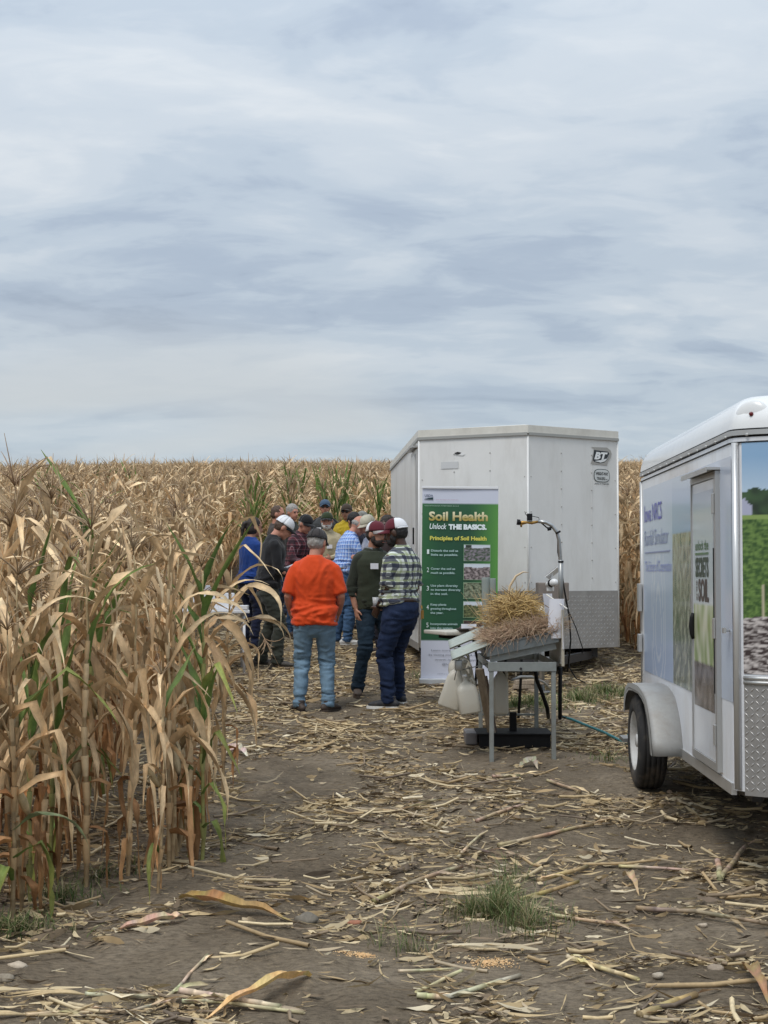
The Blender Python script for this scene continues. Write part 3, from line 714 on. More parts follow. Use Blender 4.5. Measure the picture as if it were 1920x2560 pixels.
FS([(997, 2437), (1142, 2431)], .007, 'straight thin pale stalk just behind the bent stalk', (.66, .57, .38), seed=5, husk=False)
FS([(1153, 2437), (1043, 2492)], .009, 'short pale stalk forming the upper arm of an angle at the bottom', (.68, .58, .38), seed=6, husk=False)
FS([(1043, 2502), (1115, 2507), (1300, 2452)], .013, 'long pale bent stalk ending near the spilled kernels', (.68, .59, .40), seed=7)
FS([(1245, 2124), (1368, 2096), (1482, 2071)], .013, 'long jointed stalk lying in the soil between grass tuft and trailer wheel', (.60, .47, .28), seed=8)
FS([(1304, 2259), (1448, 2214)], .012, 'golden stalk lying right behind the grass tuft', (.55, .40, .18), seed=9)
FS([(1347, 2212), (1469, 2176)], .013, 'jointed stalk with brown node lying behind the golden one', (.60, .46, .27), seed=10)
FS([(1549, 2174), (1735, 2185)], .009, 'straight slender pale stalk lying level on bare soil at the right', (.66, .55, .35), seed=11, husk=False)
FS([(1796, 2165), (1800, 2210), (1863, 2126)], .017, 'stout stalk folded into a V below the near trailer', (.58, .46, .29), seed=12)
FS([(1591, 2282), (1739, 2290), (1925, 2322)], .013, 'long dark bundled stalk running to the right edge', (.34, .26, .18), seed=13)
FS([(1378, 2297), (1570, 2326)], .010, 'pale stalk lying right of the grass tuft', (.60, .50, .31), seed=14)
FS([(1418, 2404), (1500, 2432), (1596, 2461)], .012, 'pale yellow curved stalk in the foreground right of the kernels', (.68, .57, .33), seed=15)
FS([(1600, 2556), (1741, 2503)], .017, 'thick orange tan stalk with splayed husk at the bottom right', (.56, .38, .20), seed=16)
FS([(938, 2264), (1022, 2220), (1153, 2176)], .013, 'dark ended stalk lying diagonally in the middle of the residue', (.52, .40, .25), seed=17)
FS([(1144, 2152), (1208, 2089)], .010, 'pale stalk standing out diagonally on dark stubble in the middle', (.66, .55, .36), seed=18, husk=False)
FS([(1127, 2112), (1215, 2138), (1300, 2142)], .010, 'dark brown stalk crossing below the diagonal pale one', (.22, .17, .12), seed=19)
FS([(891, 2030), (990, 2036), (1102, 2003)], .011, 'half dark stalk at the edge of the bare patch', (.48, .38, .24), seed=20)
FS([(1190, 2062), (1310, 2020)], .012, 'thick stalk lying behind the residue band near the wheel', (.58, .46, .29), seed=21)
FS([(1230, 1948), (1300, 1946)], .011, 'short stalk with open husk lying before the metal table', (.62, .50, .32), seed=22)
FS([(1365, 1958), (1450, 1985)], .011, 'broken stalk lying right of the front table leg', (.50, .40, .26), seed=23)
def fallen_leaf(pts, W_, label, base, tip, seed, lift=.03):
    r = random.Random(seed); P = [G(*p) for p in pts]; n = 14; mb = MB(); vs = []; cs = []
    for i in range(n + 1):
        t = i / n; u = t * (len(P) - 1); k = min(int(u), len(P) - 2); q = P[k].lerp(P[k + 1], u - k); d = (P[k + 1] - P[k]).normalized(); sd = Vector((-d.y, d.x, 0))
        w = W_ * (.35 + .65 * min(1, t * 4)) * (1 - t ** 3 * .95) * (1 + .15 * math.sin(i * 1.9)); z = gz(q.x, q.y) + .01 + lift * math.sin(t * 3.14) + .008 * math.sin(i * 1.3)
        c = lerp(base, tip, t); c = tuple(v * r.uniform(.85, 1.12) for v in c)
        vs += [Vector((q.x, q.y, z + w * .35)) - sd * w / 2 - P[0], Vector((q.x, q.y, z)) - P[0], Vector((q.x, q.y, z + w * .5)) + sd * w / 2 - P[0]]; cs += [c, tuple(v * 1.15 for v in c), tuple(v * .9 for v in c)]
    fs = []
    for i in range(n): b = i * 3; fs += [(b, b + 1, b + 4, b + 3), (b + 1, b + 2, b + 5, b + 4)]
    mb.add(vs, fs, 0, cs); mb.build('fallen_leaf', LEAFM, smooth=True, fixn=False, loc=P[0], label=label, cat='corn leaf')
fallen_leaf([(452, 2250), (560, 2290), (735, 2308)], .10, 'large golden brown corn leaf lying from the stalk base towards the grey clod', (.58, .36, .14), (.66, .42, .18), 1, .05)
fallen_leaf([(775, 2448), (680, 2490), (500, 2560)], .08, 'long golden corn leaf lying across the pale stalks at the bottom', (.64, .42, .18), (.60, .40, .20), 2, .05)
fallen_leaf([(1868, 2432), (1880, 2475), (1925, 2520)], .07, 'curled orange tan leaf at the right bottom corner', (.62, .36, .16), (.60, .38, .20), 3, .08)
fallen_leaf([(1560, 2196), (1575, 2215), (1598, 2242)], .05, 'small pale leaf standing up among stalks on the right', (.66, .50, .28), (.66, .52, .30), 4, .05)
fallen_leaf([(300, 2330), (420, 2318), (470, 2300)], .07, 'reddish husk lying on the trash pile below the corn', (.45, .28, .20), (.62, .48, .34), 5, .03)
fallen_leaf([(560, 1890), (590, 1880), (622, 1895)], .09, 'pale pinkish husk lying on the path beside the green plant', (.72, .56, .46), (.78, .68, .55), 6, .02)
fallen_leaf([(1300, 1922), (1330, 1915), (1345, 1925)], .07, 'cream husk lying in front of the metal table', (.72, .62, .46), (.75, .66, .5), 7, .03)
def stone(px, py, s, c, label, name='stone', cat='stone'):
    r = random.Random(px); mb = MB(); p = G(px, py); mb.ell((0, 0, s * .12), (s, s * .75, s * .5), nu=9, nv=6); c = tuple(a * b for a, b in zip(c, (.78, .70, .60)))
    mb.v = [tuple(v_ * (1 + .5 * mnoise.noise(Vector(v) * (1.3 / s) + Vector((px, 0, 0)))) for v_ in v) for v in mb.v]
    m = plain(name + '_' + str(px), c, .9, var=.25, vscale=40, bump=.4, bscale=60); mb.build(name, m, smooth=True, loc=p, label=label, cat=cat)
stone(1600, 2400, .035, (.42, .39, .35), 'small pale stone on the bare soil below the pale stalk')
stone(1643, 2440, .028, (.50, .48, .44), 'whitish stone on the soil lower right')
stone(1757, 2315, .026, (.60, .56, .50), 'chalky pebble next to the dark bundled stalk')
stone(1790, 2425, .040, (.38, .34, .30), 'flat tan stone at the right half buried in soil')
stone(765, 2303, .060, (.22, .215, .20), 'grey clod lying at the tip of the golden leaf', 'clod', 'clod')
stone(885, 2310, .04, (.42, .20, .14), 'reddish cob fragment on the trash beside the grey clod', 'cob_fragment', 'corn cob')
stone(42, 2418, .050, (.62, .58, .52), 'white husk fragment at the left edge', 'husk_fragment', 'husk')
stone(12, 2450, .045, (.34, .32, .28), 'grey stone at the extreme left edge')
stone(330, 2475, .018, (.66, .62, .55), 'tiny chalky stone between the corn and the long stalk')

# ---------------------------------------------------------------- lettering
def text_mesh(s, size, bold=0.0, shear=0.0, spacing=1.0):
    cu = bpy.data.curves.new('t', 'FONT'); cu.body = s; cu.size = size; cu.offset = bold; cu.shear = shear; cu.space_character = spacing; cu.resolution_u = 3
    o = bpy.data.objects.new('t', cu); COL.objects.link(o); dg = bpy.context.evaluated_depsgraph_get(); dg.update()
    me = bpy.data.meshes.new_from_object(o.evaluated_get(dg)); bpy.data.objects.remove(o); bpy.data.curves.remove(cu)
    vs = [v.co.copy() for v in me.vertices]; fs = [tuple(p.vertices) for p in me.polygons]; bpy.data.meshes.remove(me); return vs, fs
def lettering(mb, s, x, z, h, w=None, y=0.0, col=(1, 1, 1), bold=0.0, shear=0.0, M=None, slab=0.0, colfn=None, mi=0):
    """text as thin flat print in the XZ plane facing -Y; x,z = lower left, h = cap height, w = width it is fitted to"""
    vs, fs = text_mesh(s, h / 0.73, bold * h, shear)
    x1 = max(v.x for v in vs); x0 = min(v.x for v in vs); k = 1.0 if w is None else w / (x1 - x0)
    out = [Vector((x + (v.x - x0) * k, y, z + v.y)) for v in vs]
    cs = [colfn((v.z - z) / h) if colfn else tuple(col) for v in out]
    if M is not None: out = [M @ v for v in out]
    mb.add(out, fs, mi, cs)
def vnoise(x, y, s=0.0): return mnoise.noise(Vector((x, y, s)))
def mixc(a, b, t): t = min(1, max(0, t)); return tuple(a[i] * (1 - t) + b[i] * t for i in range(3))

# ---------------------------------------------------------------- wheel
def wheel(parent, c, rad, w, out=-1, name='wheel'):
    """axle along X; out = which side the rim faces"""
    wh = link(name, None, parent, c) if False else None
    t = MB(); n = 40; prof = []
    for a, b in ((.62, .5), (.70, .52), (.84, .53), (.94, .47), (.985, .40), (1, .30), (.985, .285), (.985, .255), (1, .24), (1, .13), (.985, .115), (.985, .085), (1, .07), (1, -.07), (.985, -.085), (.985, -.115), (1, -.13), (1, -.24), (.985, -.255), (.985, -.285), (1, -.30), (.985, -.40), (.94, -.47), (.84, -.53), (.70, -.52), (.62, -.5)): prof.append((a * rad, b * w))
    vs = []; fs = []; m = len(prof)
    for i in range(n):
        a = 2 * math.pi * i / n
        for r_, x_ in prof: vs.append((x_, r_ * math.cos(a), r_ * math.sin(a)))
    for i in range(n):
        for k in range(m): fs.append((i * m + k, i * m + (k + 1) % m, ((i + 1) % n) * m + (k + 1) % m, ((i + 1) % n) * m + k))
    t.add(vs, fs); tyre = t.build('wheel', RUBBER, parent, smooth=True, loc=c)
    q = MB(); rr_ = rad * .64; o = out
    prof = [(rr_, .48 * w * o), (rr_ * .97, .50 * w * o), (rr_ * .93, .44 * w * o), (rr_ * .90, .22 * w * o), (rr_ * .72, .16 * w * o), (rr_ * .45, .26 * w * o), (rr_ * .22, .28 * w * o), (rr_ * .21, .40 * w * o), (rr_ * .17, .43 * w * o), (.001, .43 * w * o)]
    vs = []; fs = []; m = len(prof); n = 32
    for i in range(n):
        a = 2 * math.pi * i / n
        for r_, x_ in prof: vs.append((x_, r_ * math.cos(a), r_ * math.sin(a)))
    for i in range(n):
        for k in range(m - 1): fs.append((i * m + k, i * m + k + 1, ((i + 1) % n) * m + k + 1, ((i + 1) % n) * m + k))
    q.add(vs, fs); rim = q.build('rim', mat('dusty_white_rim', (.52, .52, .51), .45, dirt=((.25, .20, .15), .6, 6, (1, 1, 1))), tyre, smooth=True)
    ln = MB()
    for i in range(5):
        a = 2 * math.pi * i / 5; ln.tube([(.24 * w * o, rr_ * .34 * math.cos(a), rr_ * .34 * math.sin(a)), (.34 * w * o, rr_ * .34 * math.cos(a), rr_ * .34 * math.sin(a))], .010, 6)
    b = ln.build('lug_nuts', ALU, tyre); b['kind'] = 'stuff'
    hl = MB()
    for i in range(8):
        a = 2 * math.pi * (i + .5) / 8; M = Matrix.Translation((.205 * w * o, rr_ * .62 * math.cos(a), rr_ * .62 * math.sin(a))); hl.ell((0, 0, 0), (.004, .028, .028), M=M, nu=10, nv=4)
    b = hl.build('rim_holes', BLACK, tyre); b['kind'] = 'stuff'
    return tyre
def tread_pattern(parent, fn, w, h, pitch, m, name='tread_pattern'):
    """raised lozenges of tread plate; fn(u, v) -> (point, udir, normal)"""
    mb = MB(); nu = int(w / pitch); nv = int(h / pitch)
    for i in range(nu):
        for j in range(nv):
            p, ud, n = fn((i + .5) * pitch, (j + .5) * pitch); s = 1 if (i + j) % 2 else -1
            v = n.cross(ud); a = ud * math.cos(.785) + v * math.sin(.785) * s; b = n.cross(a); L_, W_ = pitch * .52, pitch * .14
            mb.add([p + a * L_, p + b * W_, p - a * L_, p - b * W_, p + n * .0022], [(0, 1, 4), (1, 2, 4), (2, 3, 4), (3, 0, 4)])
    o = mb.build(name, m, parent, fixn=False); o['kind'] = 'stuff'; return o
def plate(mb, A, B, z0, z1, t=.008, off=0.0, mi=0, col=None):
    """vertical slab from plan point A to B, thickness t outwards (left of A->B reversed), standing proud by off"""
    A = Vector((A[0], A[1], 0)); B = Vector((B[0], B[1], 0)); d = (B - A).normalized(); n = Vector((d.y, -d.x, 0))
    a0, b0 = A + n * off, B + n * off; a1, b1 = a0 + n * t, b0 + n * t
    vs = [Vector((p.x, p.y, z)) for z in (z0, z1) for p in (a0, b0, b1, a1)]
    mb.add(vs, [(0, 3, 2, 1), (4, 5, 6, 7), (0, 1, 5, 4), (1, 2, 6, 5), (2, 3, 7, 6), (3, 0, 4, 7)], mi, col)

ALUB = mat('bright_tread', (0.47, 0.455, 0.44), 0.38, metal=0.6)
# ---------------------------------------------------------------- far trailer (plain white, V nose)
def far_trailer():
    A = PW(1048, 1434, 17.6); z0 = gz(A.x, A.y + 2)
    root = empty('enclosed_trailer', (A.x, A.y, z0), math.atan(.309 / 5.3), label='large plain white V nosed enclosed trailer parked behind the banner and the table', cat='trailer')
    root['zoff'] = z0
    W, Ln, NO = 2.36, 5.3, .72; ZB, ZT, ZP = .735, 3.19, 1.40
    plan_ = [(0, 0), (W / 2, -NO), (W, 0), (W, Ln), (0, Ln)]
    mb = MB(); mb.prism(plan_, ZB, ZT); mb.build('body', WHITE2, root)
    rf = MB(); pl2 = [(-.012, -.006), (W / 2, -NO - .016), (W + .012, -.006), (W + .012, Ln + .012), (-.012, Ln + .012)]
    n = 5; top = ZT + .095
    vs = [Vector((x, y, z)) for z in (ZT + .002, top) for x, y in pl2] + [Vector((W / 2, -NO * .6, top + .035)), Vector((W / 2, Ln, top + .035))]
    rf.add(vs, [(0, 1, 6, 5), (1, 2, 7, 6), (2, 3, 8, 7), (3, 4, 9, 8), (4, 0, 5, 9), (5, 6, 10), (6, 7, 10), (7, 8, 11, 10), (8, 9, 11), (9, 5, 10, 11), (4, 3, 2, 1, 0)])
    rf.build('roof', mat('cream_roof_trim', (.70, .68, .62), .4, metal=.2, var=.1, vscale=5, dirt=((.42, .38, .32), .35, 3, (1, 1, 1))), root)
    tr = MB()
    for a, b in ((0, 1), (1, 2), (4, 0), (2, 3)):
        P_, Q_ = plan_[a], plan_[b]
        plate(tr, Q_, P_, ZT - .02, ZT + .012, -.018, -.002)
    tr.build('roof_rail', mat('rail_grey', (.40, .40, .38), .45, metal=.5), root)
    # seams: folded panel joints and their screws
    def facepoint(k, t, z, off):
        P_, Q_ = ((plan_[0], plan_[1]), (plan_[1], plan_[2]))[k]; P_ = Vector((P_[0], P_[1], 0)); Q_ = Vector((Q_[0], Q_[1], 0)); d = (Q_ - P_).normalized(); n_ = Vector((d.y, -d.x, 0))
        q = P_.lerp(Q_, t) + n_ * off; return Vector((q.x, q.y, z)), d, n_
    sc = MB(); sm = MB()
    for k, t in ((0, .33), (0, .66), (1, .36), (1, .70)):
        a, d, n_ = facepoint(k, t, 0, 0)
        sm.add([a + d * s * .006 + n_ * o + Vector((0, 0, z)) for z in (ZP + .01, ZT - .03) for s, o in ((-1, 0), (-1, .002), (1, .002), (1, 0))], [(0, 1, 5, 4), (1, 2, 6, 5), (2, 3, 7, 6)])
        z = ZP + .15
        while z < ZT - .1: p, _, _ = facepoint(k, t, z, .003); sc.ell(p, (.009, .009, .009), nu=6, nv=4); z += .205
    x0 = .02
    for z in np.arange(ZP + .1, ZT - .1, .4):
        for k, t in ((0, .03), (0, .97), (1, .03), (1, .97)): p, _, _ = facepoint(k, t, z, .002); sc.ell(p, (.007, .007, .007), nu=6, nv=4)
    o = sc.build('screws', mat('screw_grey', (.42, .41, .39), .5, metal=.3), root, fixn=False); o['kind'] = 'stuff'
    for i in range(1): sm.build('panel_joint', WHITE2, root)
    # corner trims
    for nm, (x, y) in (('corner_trim', (0, 0)), ('corner_trim', (W, 0)), ('nose_trim', (W / 2, -NO + .006))):
        c = MB(); c.tube([(x, y, ZB), (x, y, ZT - .03)], .012, 10); c.build(nm, WHITE2, root, smooth=True)
    # stone guard of tread plate
    for k in (0, 1):
        g = MB(); a, d, n_ = facepoint(k, .012, 0, .003); b, _, _ = facepoint(k, .988, 0, .003)
        plate(g, (a.x, a.y), (b.x, b.y), ZB + .001, ZP, .003, 0); g.build('stone_guard', ALUPLATE, root)
        tread_pattern(root, lambda u, v, k=k: (lambda q: (Vector((q[0].x, q[0].y, ZB + .02 + v)), q[1], q[2]))(facepoint(k, .02 + u / 1.385, 0, .0065)), 1.32, ZP - ZB - .03, .046, ALUB)
    # side: door ajar, dirty vertical streaks
    sd_ = MB(); sd_.box((-.032, .30, 1.02), (-.002, .86, 3.02), bev=.004); dr = sd_.build('side_door', WHITE2, root)
    fr = MB()
    for lo, hi in (((-.020, .22, .98), (-.002, .27, 3.08)), ((-.020, .90, .98), (-.002, .95, 3.08)), ((-.020, .271, 3.03), (-.002, .899, 3.08))): fr.box(lo, hi)
    fr.build('door_frame', ALU, root)
    gp_ = MB(); gp_.box((-.010, .272, 1.02), (-.003, .298, 3.02)); gp_.build('door_gap', BLACK, root)
    dc = MB(); dc.box((-.085, .20, 3.10), (-.002, .98, 3.125)); dc.build('drip_cap', ALU, root)
    hd = MB(); hd.box((-.05, .335, 1.95), (-.034, .375, 2.15), bev=.004); hd.build('door_handle', BLACK, dr)
    sk = MB(); plate(sk, (0, Ln), (0, .02), ZB - .04, ZB + .05, .004, .001); sk.build('side_rail', ALU, root)
    # decals on the right half of the nose
    def decal(name, mfun, m):
        mb_ = MB(); mfun(mb_); mb_.build(name, m, root, fixn=False)
    a, d, n_ = facepoint(1, 0, 0, .006)
    Md = Matrix(((d.x, -n_.x, 0, a.x), (d.y, -n_.y, 0, a.y), (0, 0, 1, 0), (0, 0, 0, 1)))
    def bt(mb_):
        def poly(pts, col, y): mb_.add([Md @ Vector((x, y, z)) for x, z in pts], [tuple(range(len(pts)))], 0, col)
        X, Z = 1.01, 2.925
        poly([(X - .06, Z + .155), (X + .20, Z + .16), (X + .255, Z + .13), (X + .275, Z + .09), (X + .26, Z + .04), (X + .21, Z - .01), (X + .20, Z - .05), (X - .06, Z - .045), (X - .035, Z + .02), (X + .0, Z + .135)], (.36, .35, .33), 0)
        poly([(X - .028, Z + .0), (X - .005, Z + .122), (X + .215, Z + .112), (X + .235, Z + .09), (X + .215, Z + .03), (X + .16, Z - .015), (X + .08, Z - .03), (X + .0, Z - .018)], (.025, .03, .035), -.0015)
        poly([(X + .0, Z - .008), (X + .09, Z - .022), (X + .16, Z - .006), (X + .21, Z + .035), (X + .227, Z + .085), (X + .2, Z + .03), (X + .1, Z + .008)], (.75, .77, .78), -.003)
        lettering(mb_, 'BT', X - .008, Z + .018, .082, .215, -.0045, (.80, .82, .83), .07, .28, Md)
        # oval dealer badge
        cx, cz, w, h = X + .115, Z - .175, .125, .078
        for k, (s, c, yy) in enumerate(((1, (.10, .12, .12), 0), (.93, (.60, .62, .62), -.0015))):
            pts = []
            for i in range(28):
                t = 2 * math.pi * i / 28; cc, ss = math.cos(t), math.sin(t)
                pts.append((cx + s * w * math.copysign(abs(cc) ** .55, cc), cz + (s ** 1.6) * h * math.copysign(abs(ss) ** .7, ss)))
            poly(pts, c, yy)
        lettering(mb_, 'WRIGHT-WAY', cx - .10, cz + .005, .036, .20, -.003, (.05, .05, .05), .05, 0, Md)
        lettering(mb_, 'TRAILERS', cx - .085, cz - .05, .034, .135, -.003, (.07, .08, .08), .04, 0, Md)
        lettering(mb_, 'INC.', cx + .058, cz - .05, .016, .035, -.003, (.12, .12, .12), .03, 0, Md)
        lettering(mb_, 'JEWELL, IA  515-827-5900', cx - .115, cz - .105, .016, .225, -.003, (.07, .08, .08), .03, 0, Md)
    decal('decal', bt, FLATPRINT)
    # torn vent and patched outline on the left half
    a, d, n_ = facepoint(0, 0, 0, .004); Mv = Matrix(((d.x, -n_.x, 0, a.x), (d.y, -n_.y, 0, a.y), (0, 0, 1, 0), (0, 0, 0, 1)))
    t = MB(); t.add([Mv @ Vector(p) for p in ((.46, 0, 3.00), (.50, 0, 3.012), (.545, 0, 3.005), (.56, 0, 2.99), (.52, 0, 2.978), (.48, -.015, 2.99))], [(0, 1, 2, 3, 4, 5)]); t.build('torn_hole', BLACK, root)
    t = MB(); t.box((.29, -.0025, 2.82), (.51, -.0005, 2.90), M=Mv); t.build('patch', mat('patch_white', (.58, .59, .60), .4), root)
    t = MB(); t.add([Mv @ Vector(p) for p in ((.54, -.001, 3.0), (.60, -.003, 2.985), (.57, -.004, 2.965), (.50, -.002, 2.972))], [(0, 1, 2, 3)]); t.build('torn_metal_flap', mat('bare_tin', (.7, .7, .7), .3), root)
    # running gear and tongue
    ax = MB(); ax.box((.1, 2.6, .50), (W - .1, 2.7, .58)); ax.box((.25, 0, .62), (.33, Ln, .734)); ax.box((W - .33, 0, .62), (W - .25, Ln, .734)); ax.build('chassis', DARKSTEEL, root)
    lz = lambda x, y: gz(A.x + x + .058 * y * -1, A.y + y)
    for x, o in ((.16, -1), (W - .16, 1)):
        for yy in (2.45, 3.25): wheel(root, (x, yy, lz(x, yy) + .34), .34, .2, o)
    tg = MB()
    tg.box((-.05, 0, -.04), (.05, 1.3, .04), M=Matrix.Translation((W / 2 - .42, -.35, .66)) @ Matrix.Rotation(R(-0), 4, 'Z')); tg.v = []; tg.f = []; tg.m = []; tg.c = []
    cp = (W / 2, -NO - 1.05)
    for x in (.35, W - .35):
        dv = Vector((cp[0] - x, cp[1] - 0, 0)); n2 = Vector((-dv.y, dv.x, 0)).normalized() * .035; p0 = Vector((x, 0, .60)); p1 = p0 + dv
        tg.add([p0 - n2, p0 + n2, p1 + n2, p1 - n2, p0 - n2 + Vector((0, 0, .09)), p0 + n2 + Vector((0, 0, .09)), p1 + n2 + Vector((0, 0, .09)), p1 - n2 + Vector((0, 0, .09))], [(0, 3, 2, 1), (4, 5, 6, 7), (0, 1, 5, 4), (1, 2, 6, 5), (2, 3, 7, 6), (3, 0, 4, 7)])
    tg.build('tongue', DARKSTEEL, root)
    ck = MB(); ck.box((cp[0] - .06, cp[1] - .2, .60), (cp[0] + .06, cp[1] + .05, .72), bev=.01); ck.build('coupler', GALV, root)
    jz = gz(A.x + cp[0], A.y + cp[1])
    jk = MB(); jk.tube([(cp[0], cp[1] + .15, jz + .03), (cp[0], cp[1] + .15, 1.12)], .03, 10); jk.tube([(cp[0], cp[1] + .15, 1.07), (cp[0] + .16, cp[1] + .15, 1.07)], .01, 6); jk.ell((cp[0], cp[1] + .15, jz + .02), (.1, .1, .02)); jk.build('jack', GALV, root, smooth=True)
    # battery box and solar flood light on the tongue, showing above the tray
    bx = MB(); bx.box((W / 2 + .06, -NO - .34, 1.30), (W / 2 + .40, -NO - .12, 1.50), bev=.01); bx.box((W / 2 + .2, -NO - .27, .69), (W / 2 + .26, -NO - .2, 1.30)); bx.build('battery_box', mat('weathered_brown_box', (.20, .17, .15), .7, var=.2), root)
    # wiring that drops from the light past the stone guard
    w_ = MB(); pp = [PW(px, py, d_) for px, py, d_ in ((1405, 1462, 16.6), (1418, 1520, 16.9), (1440, 1570, 17.05), (1457, 1622, 17.2), (1450, 1660, 17.3))]
    Mi = (Matrix.Translation((A.x, A.y, 0)) @ Matrix.Rotation(math.atan(.309 / 5.3), 4, 'Z')).inverted()
    w_.tube([Mi @ p for p in pp], .006, 5); w_.build('cable', BLACK, root, smooth=True)
    return root
FT = far_trailer()
def flood_light():
    p = PW(1376, 1478, 16.3); base = p.copy(); base.z = p.z
    root = empty('solar_flood_light', base, R(-25), label='white solar flood light with tilted black panel standing on the brown box', cat='flood light')
    b = MB(); b.box((-.035, -.03, 0), (.035, .03, .10), bev=.008); b.build('bracket', WHITE, root)
    h = MB(); h.tube([(-.02, -.02, .075), (.045, -.075, .09), (.085, -.11, .095)], [.030, .040, .043], 12, rounded=True); h.build('lamp_head', WHITE, root, smooth=True)
    g = MB(); g.ell((.04, -.085, .088), (.045, .030, .045), nu=12, nv=6); g.build('lens', BLACK, root, smooth=True)
    M = Matrix.Translation((.03, 0, .20)) @ Euler((R(-12), R(-38), R(10))).to_matrix().to_4x4()
    s = MB(); s.box((-.085, -.075, -.008), (.085, .075, .0), M=M); fr = s.build('panel_frame', WHITE, root)
    s = MB(); s.box((-.078, -.068, .001), (.078, .068, .005), M=M); s.build('solar_panel', BLACK, root)
    s = MB(); s.tube([(0, 0, .09), (.02, 0, .19)], .012, 6); s.build('stem', WHITE, root)
flood_light()

# ---------------------------------------------------------------- near trailer (printed wrap)
def near_trailer():
    th = math.atan(.0295); A = Vector((1.948, 8.35, 0)); z0 = gz(2.6, 9.5)
    root = empty('exhibit_trailer', (A.x, A.y, z0), -th, label='white enclosed trailer covered in printed farm pictures at the right edge', cat='trailer')
    root['zoff'] = z0
    W, Ln, NO, ZB, ZT, ZP = 1.98, 3.62, .42, .395, 2.36, 1.01
    # plan outline with rounded front corners
    def outline(off=0.0, inset=0.0):
        pts = [(0, Ln), (0, .10), (.012, .045), (.05, 0.0), (.13, -.055), (.35, -.17), (.65, -.32), (.99, -.40), (1.33, -.32), (1.63, -.17), (1.85, -.055), (1.93, 0.0), (1.968, .045), (W, .10), (W, Ln)]
        cx, cy = W / 2, Ln / 2 - .2; out = []
        for x, y in pts:
            kx = (W / 2 + off - inset) / (W / 2); ky = (Ln / 2 + .2 + off - inset * 1.25) / (Ln / 2 + .2)
            out.append((cx + (x - cx) * kx, cy + (y - cy) * ky))
        return out
    mb = MB(); mb.prism(outline(), ZB, ZT); o = mb.build('body', WRAPW, root); smooth_by_angle(o.data, 30)
    # domed fibreglass roof
    rf = MB(); rings = []
    for i in range(9):
        t = i / 8 * math.pi / 2; rings.append((outline(.004, .17 * (1 - math.cos(t))), ZT + .045 + .205 * math.sin(t)))
    rings.append((outline(0, .45), ZT + .285)); rings.append((outline(0, .8), ZT + .30))
    n = len(rings[0][0]); vs = [Vector((x, y, z)) for pl, z in rings for x, y in pl]; fs = []
    for j in range(len(rings) - 1):
        for i in range(n): fs.append((j * n + i, j * n + (i + 1) % n, (j + 1) * n + (i + 1) % n, (j + 1) * n + i))
    fs.append(tuple((len(rings) - 1) * n + i for i in range(n))); fs.append(tuple(range(n - 1, -1, -1)))
    rf.add(vs, fs); o = rf.build('roof', mat('gelcoat_white', (.74, .75, .75), .22, coat=.4, var=.04), root, smooth=True)
    try: o.data.set_sharp_from_angle(angle=R(60))
    except Exception: pass
    # roof trim band
    tb = MB(); pl = outline(.010); nn = len(pl)
    vs = [Vector((x, y, z)) for z in (ZT + .012, ZT + .040) for x, y in pl] ; tb.add(vs, [(i, i + 1, nn + i + 1, nn + i) for i in range(nn - 1)] + [tuple(range(nn - 1, -1, -1)), tuple(range(nn, 2 * nn))]); o = tb.build('roof_trim', ALU, root); smooth_by_angle(o.data, 30)
    for zz, nm in ((ZT - .026, 'rubber_seal'), (ZT + .046, 'roof_seam')):
        tb = MB(); pl = outline(.006); vs = [Vector((x, y, z)) for z in (zz - .005, zz + .002) for x, y in pl]; tb.add(vs, [(i, i + 1, nn + i + 1, nn + i) for i in range(nn - 1)] + [tuple(range(nn - 1, -1, -1)), tuple(range(nn, 2 * nn))]); tb.build(nm, BLACK, root)
    sc = MB()
    for k in range(12): sc.ell((-.012, .15 + .3 * k, ZT + .012), (.009, .009, .009), nu=6, nv=4)
    for x, y in ((.07, -.02), (.22, -.108), (.5, -.25)): sc.ell((x, y - .012, ZT + .012), (.010, .010, .010), nu=6, nv=4)
    o = sc.build('screws', ALU, root, fixn=False); o['kind'] = 'stuff'
    # marker light in its moulded hood
    h = MB(); h.ell((0, 0, 0), (.105, .030, .105), M=Matrix.Translation((.115, .012, ZT + .105)) @ Matrix.Rotation(R(-32), 4, 'Z'), nu=20, nv=8, vmin=0.0); h.build('light_hood', mat('gelcoat_hood', (.70, .71, .71), .25, coat=.3), root, smooth=True)
    h = MB(); h.ell((.098, -.022, ZT + .128), (.013, .010, .013), nu=12, nv=6); h.build('marker_light', mat('dark_red_lens', (.12, .008, .008), .15), root, smooth=True)
    # corner mouldings
    c = MB(); c.tube([(.014, .018, ZB + .01), (.014, .018, ZT - .03)], .020, 10); c.build('corner_trim', mat('satin_alu', (.60, .60, .60), .3, metal=.5), root, smooth=True)
    c = MB(); c.tube([(.004, Ln - .01, ZB), (.004, Ln - .01, ZT - .03)], .018, 8); c.build('rear_corner_trim', ALU, root, smooth=True)
    c = MB(); c.box((-.010, .08, ZB - .03), (.02, Ln, ZB + .035)); c.build('bottom_rail', ALU, root)
    D = lambda px: 6381.0 / (px - 1070.6) - 8.35
    # printed side graphics ------------------------------------------------------
    y1, y2, y3 = D(1610), D(1682), D(1740)
    def side_print(name, ya, yb, za, zb, nu, nv, fn, x=-.003):
        g = MB(); g.grid(lambda u, v: Vector((x, ya + (yb - ya) * u, za + (zb - za) * v)), nu, nv, 0, lambda u, v: fn(ya + (yb - ya) * u, za + (zb - za) * v)); return g.build(name, PRINT, root, fixn=False)
    BL = (.50, .58, .72)
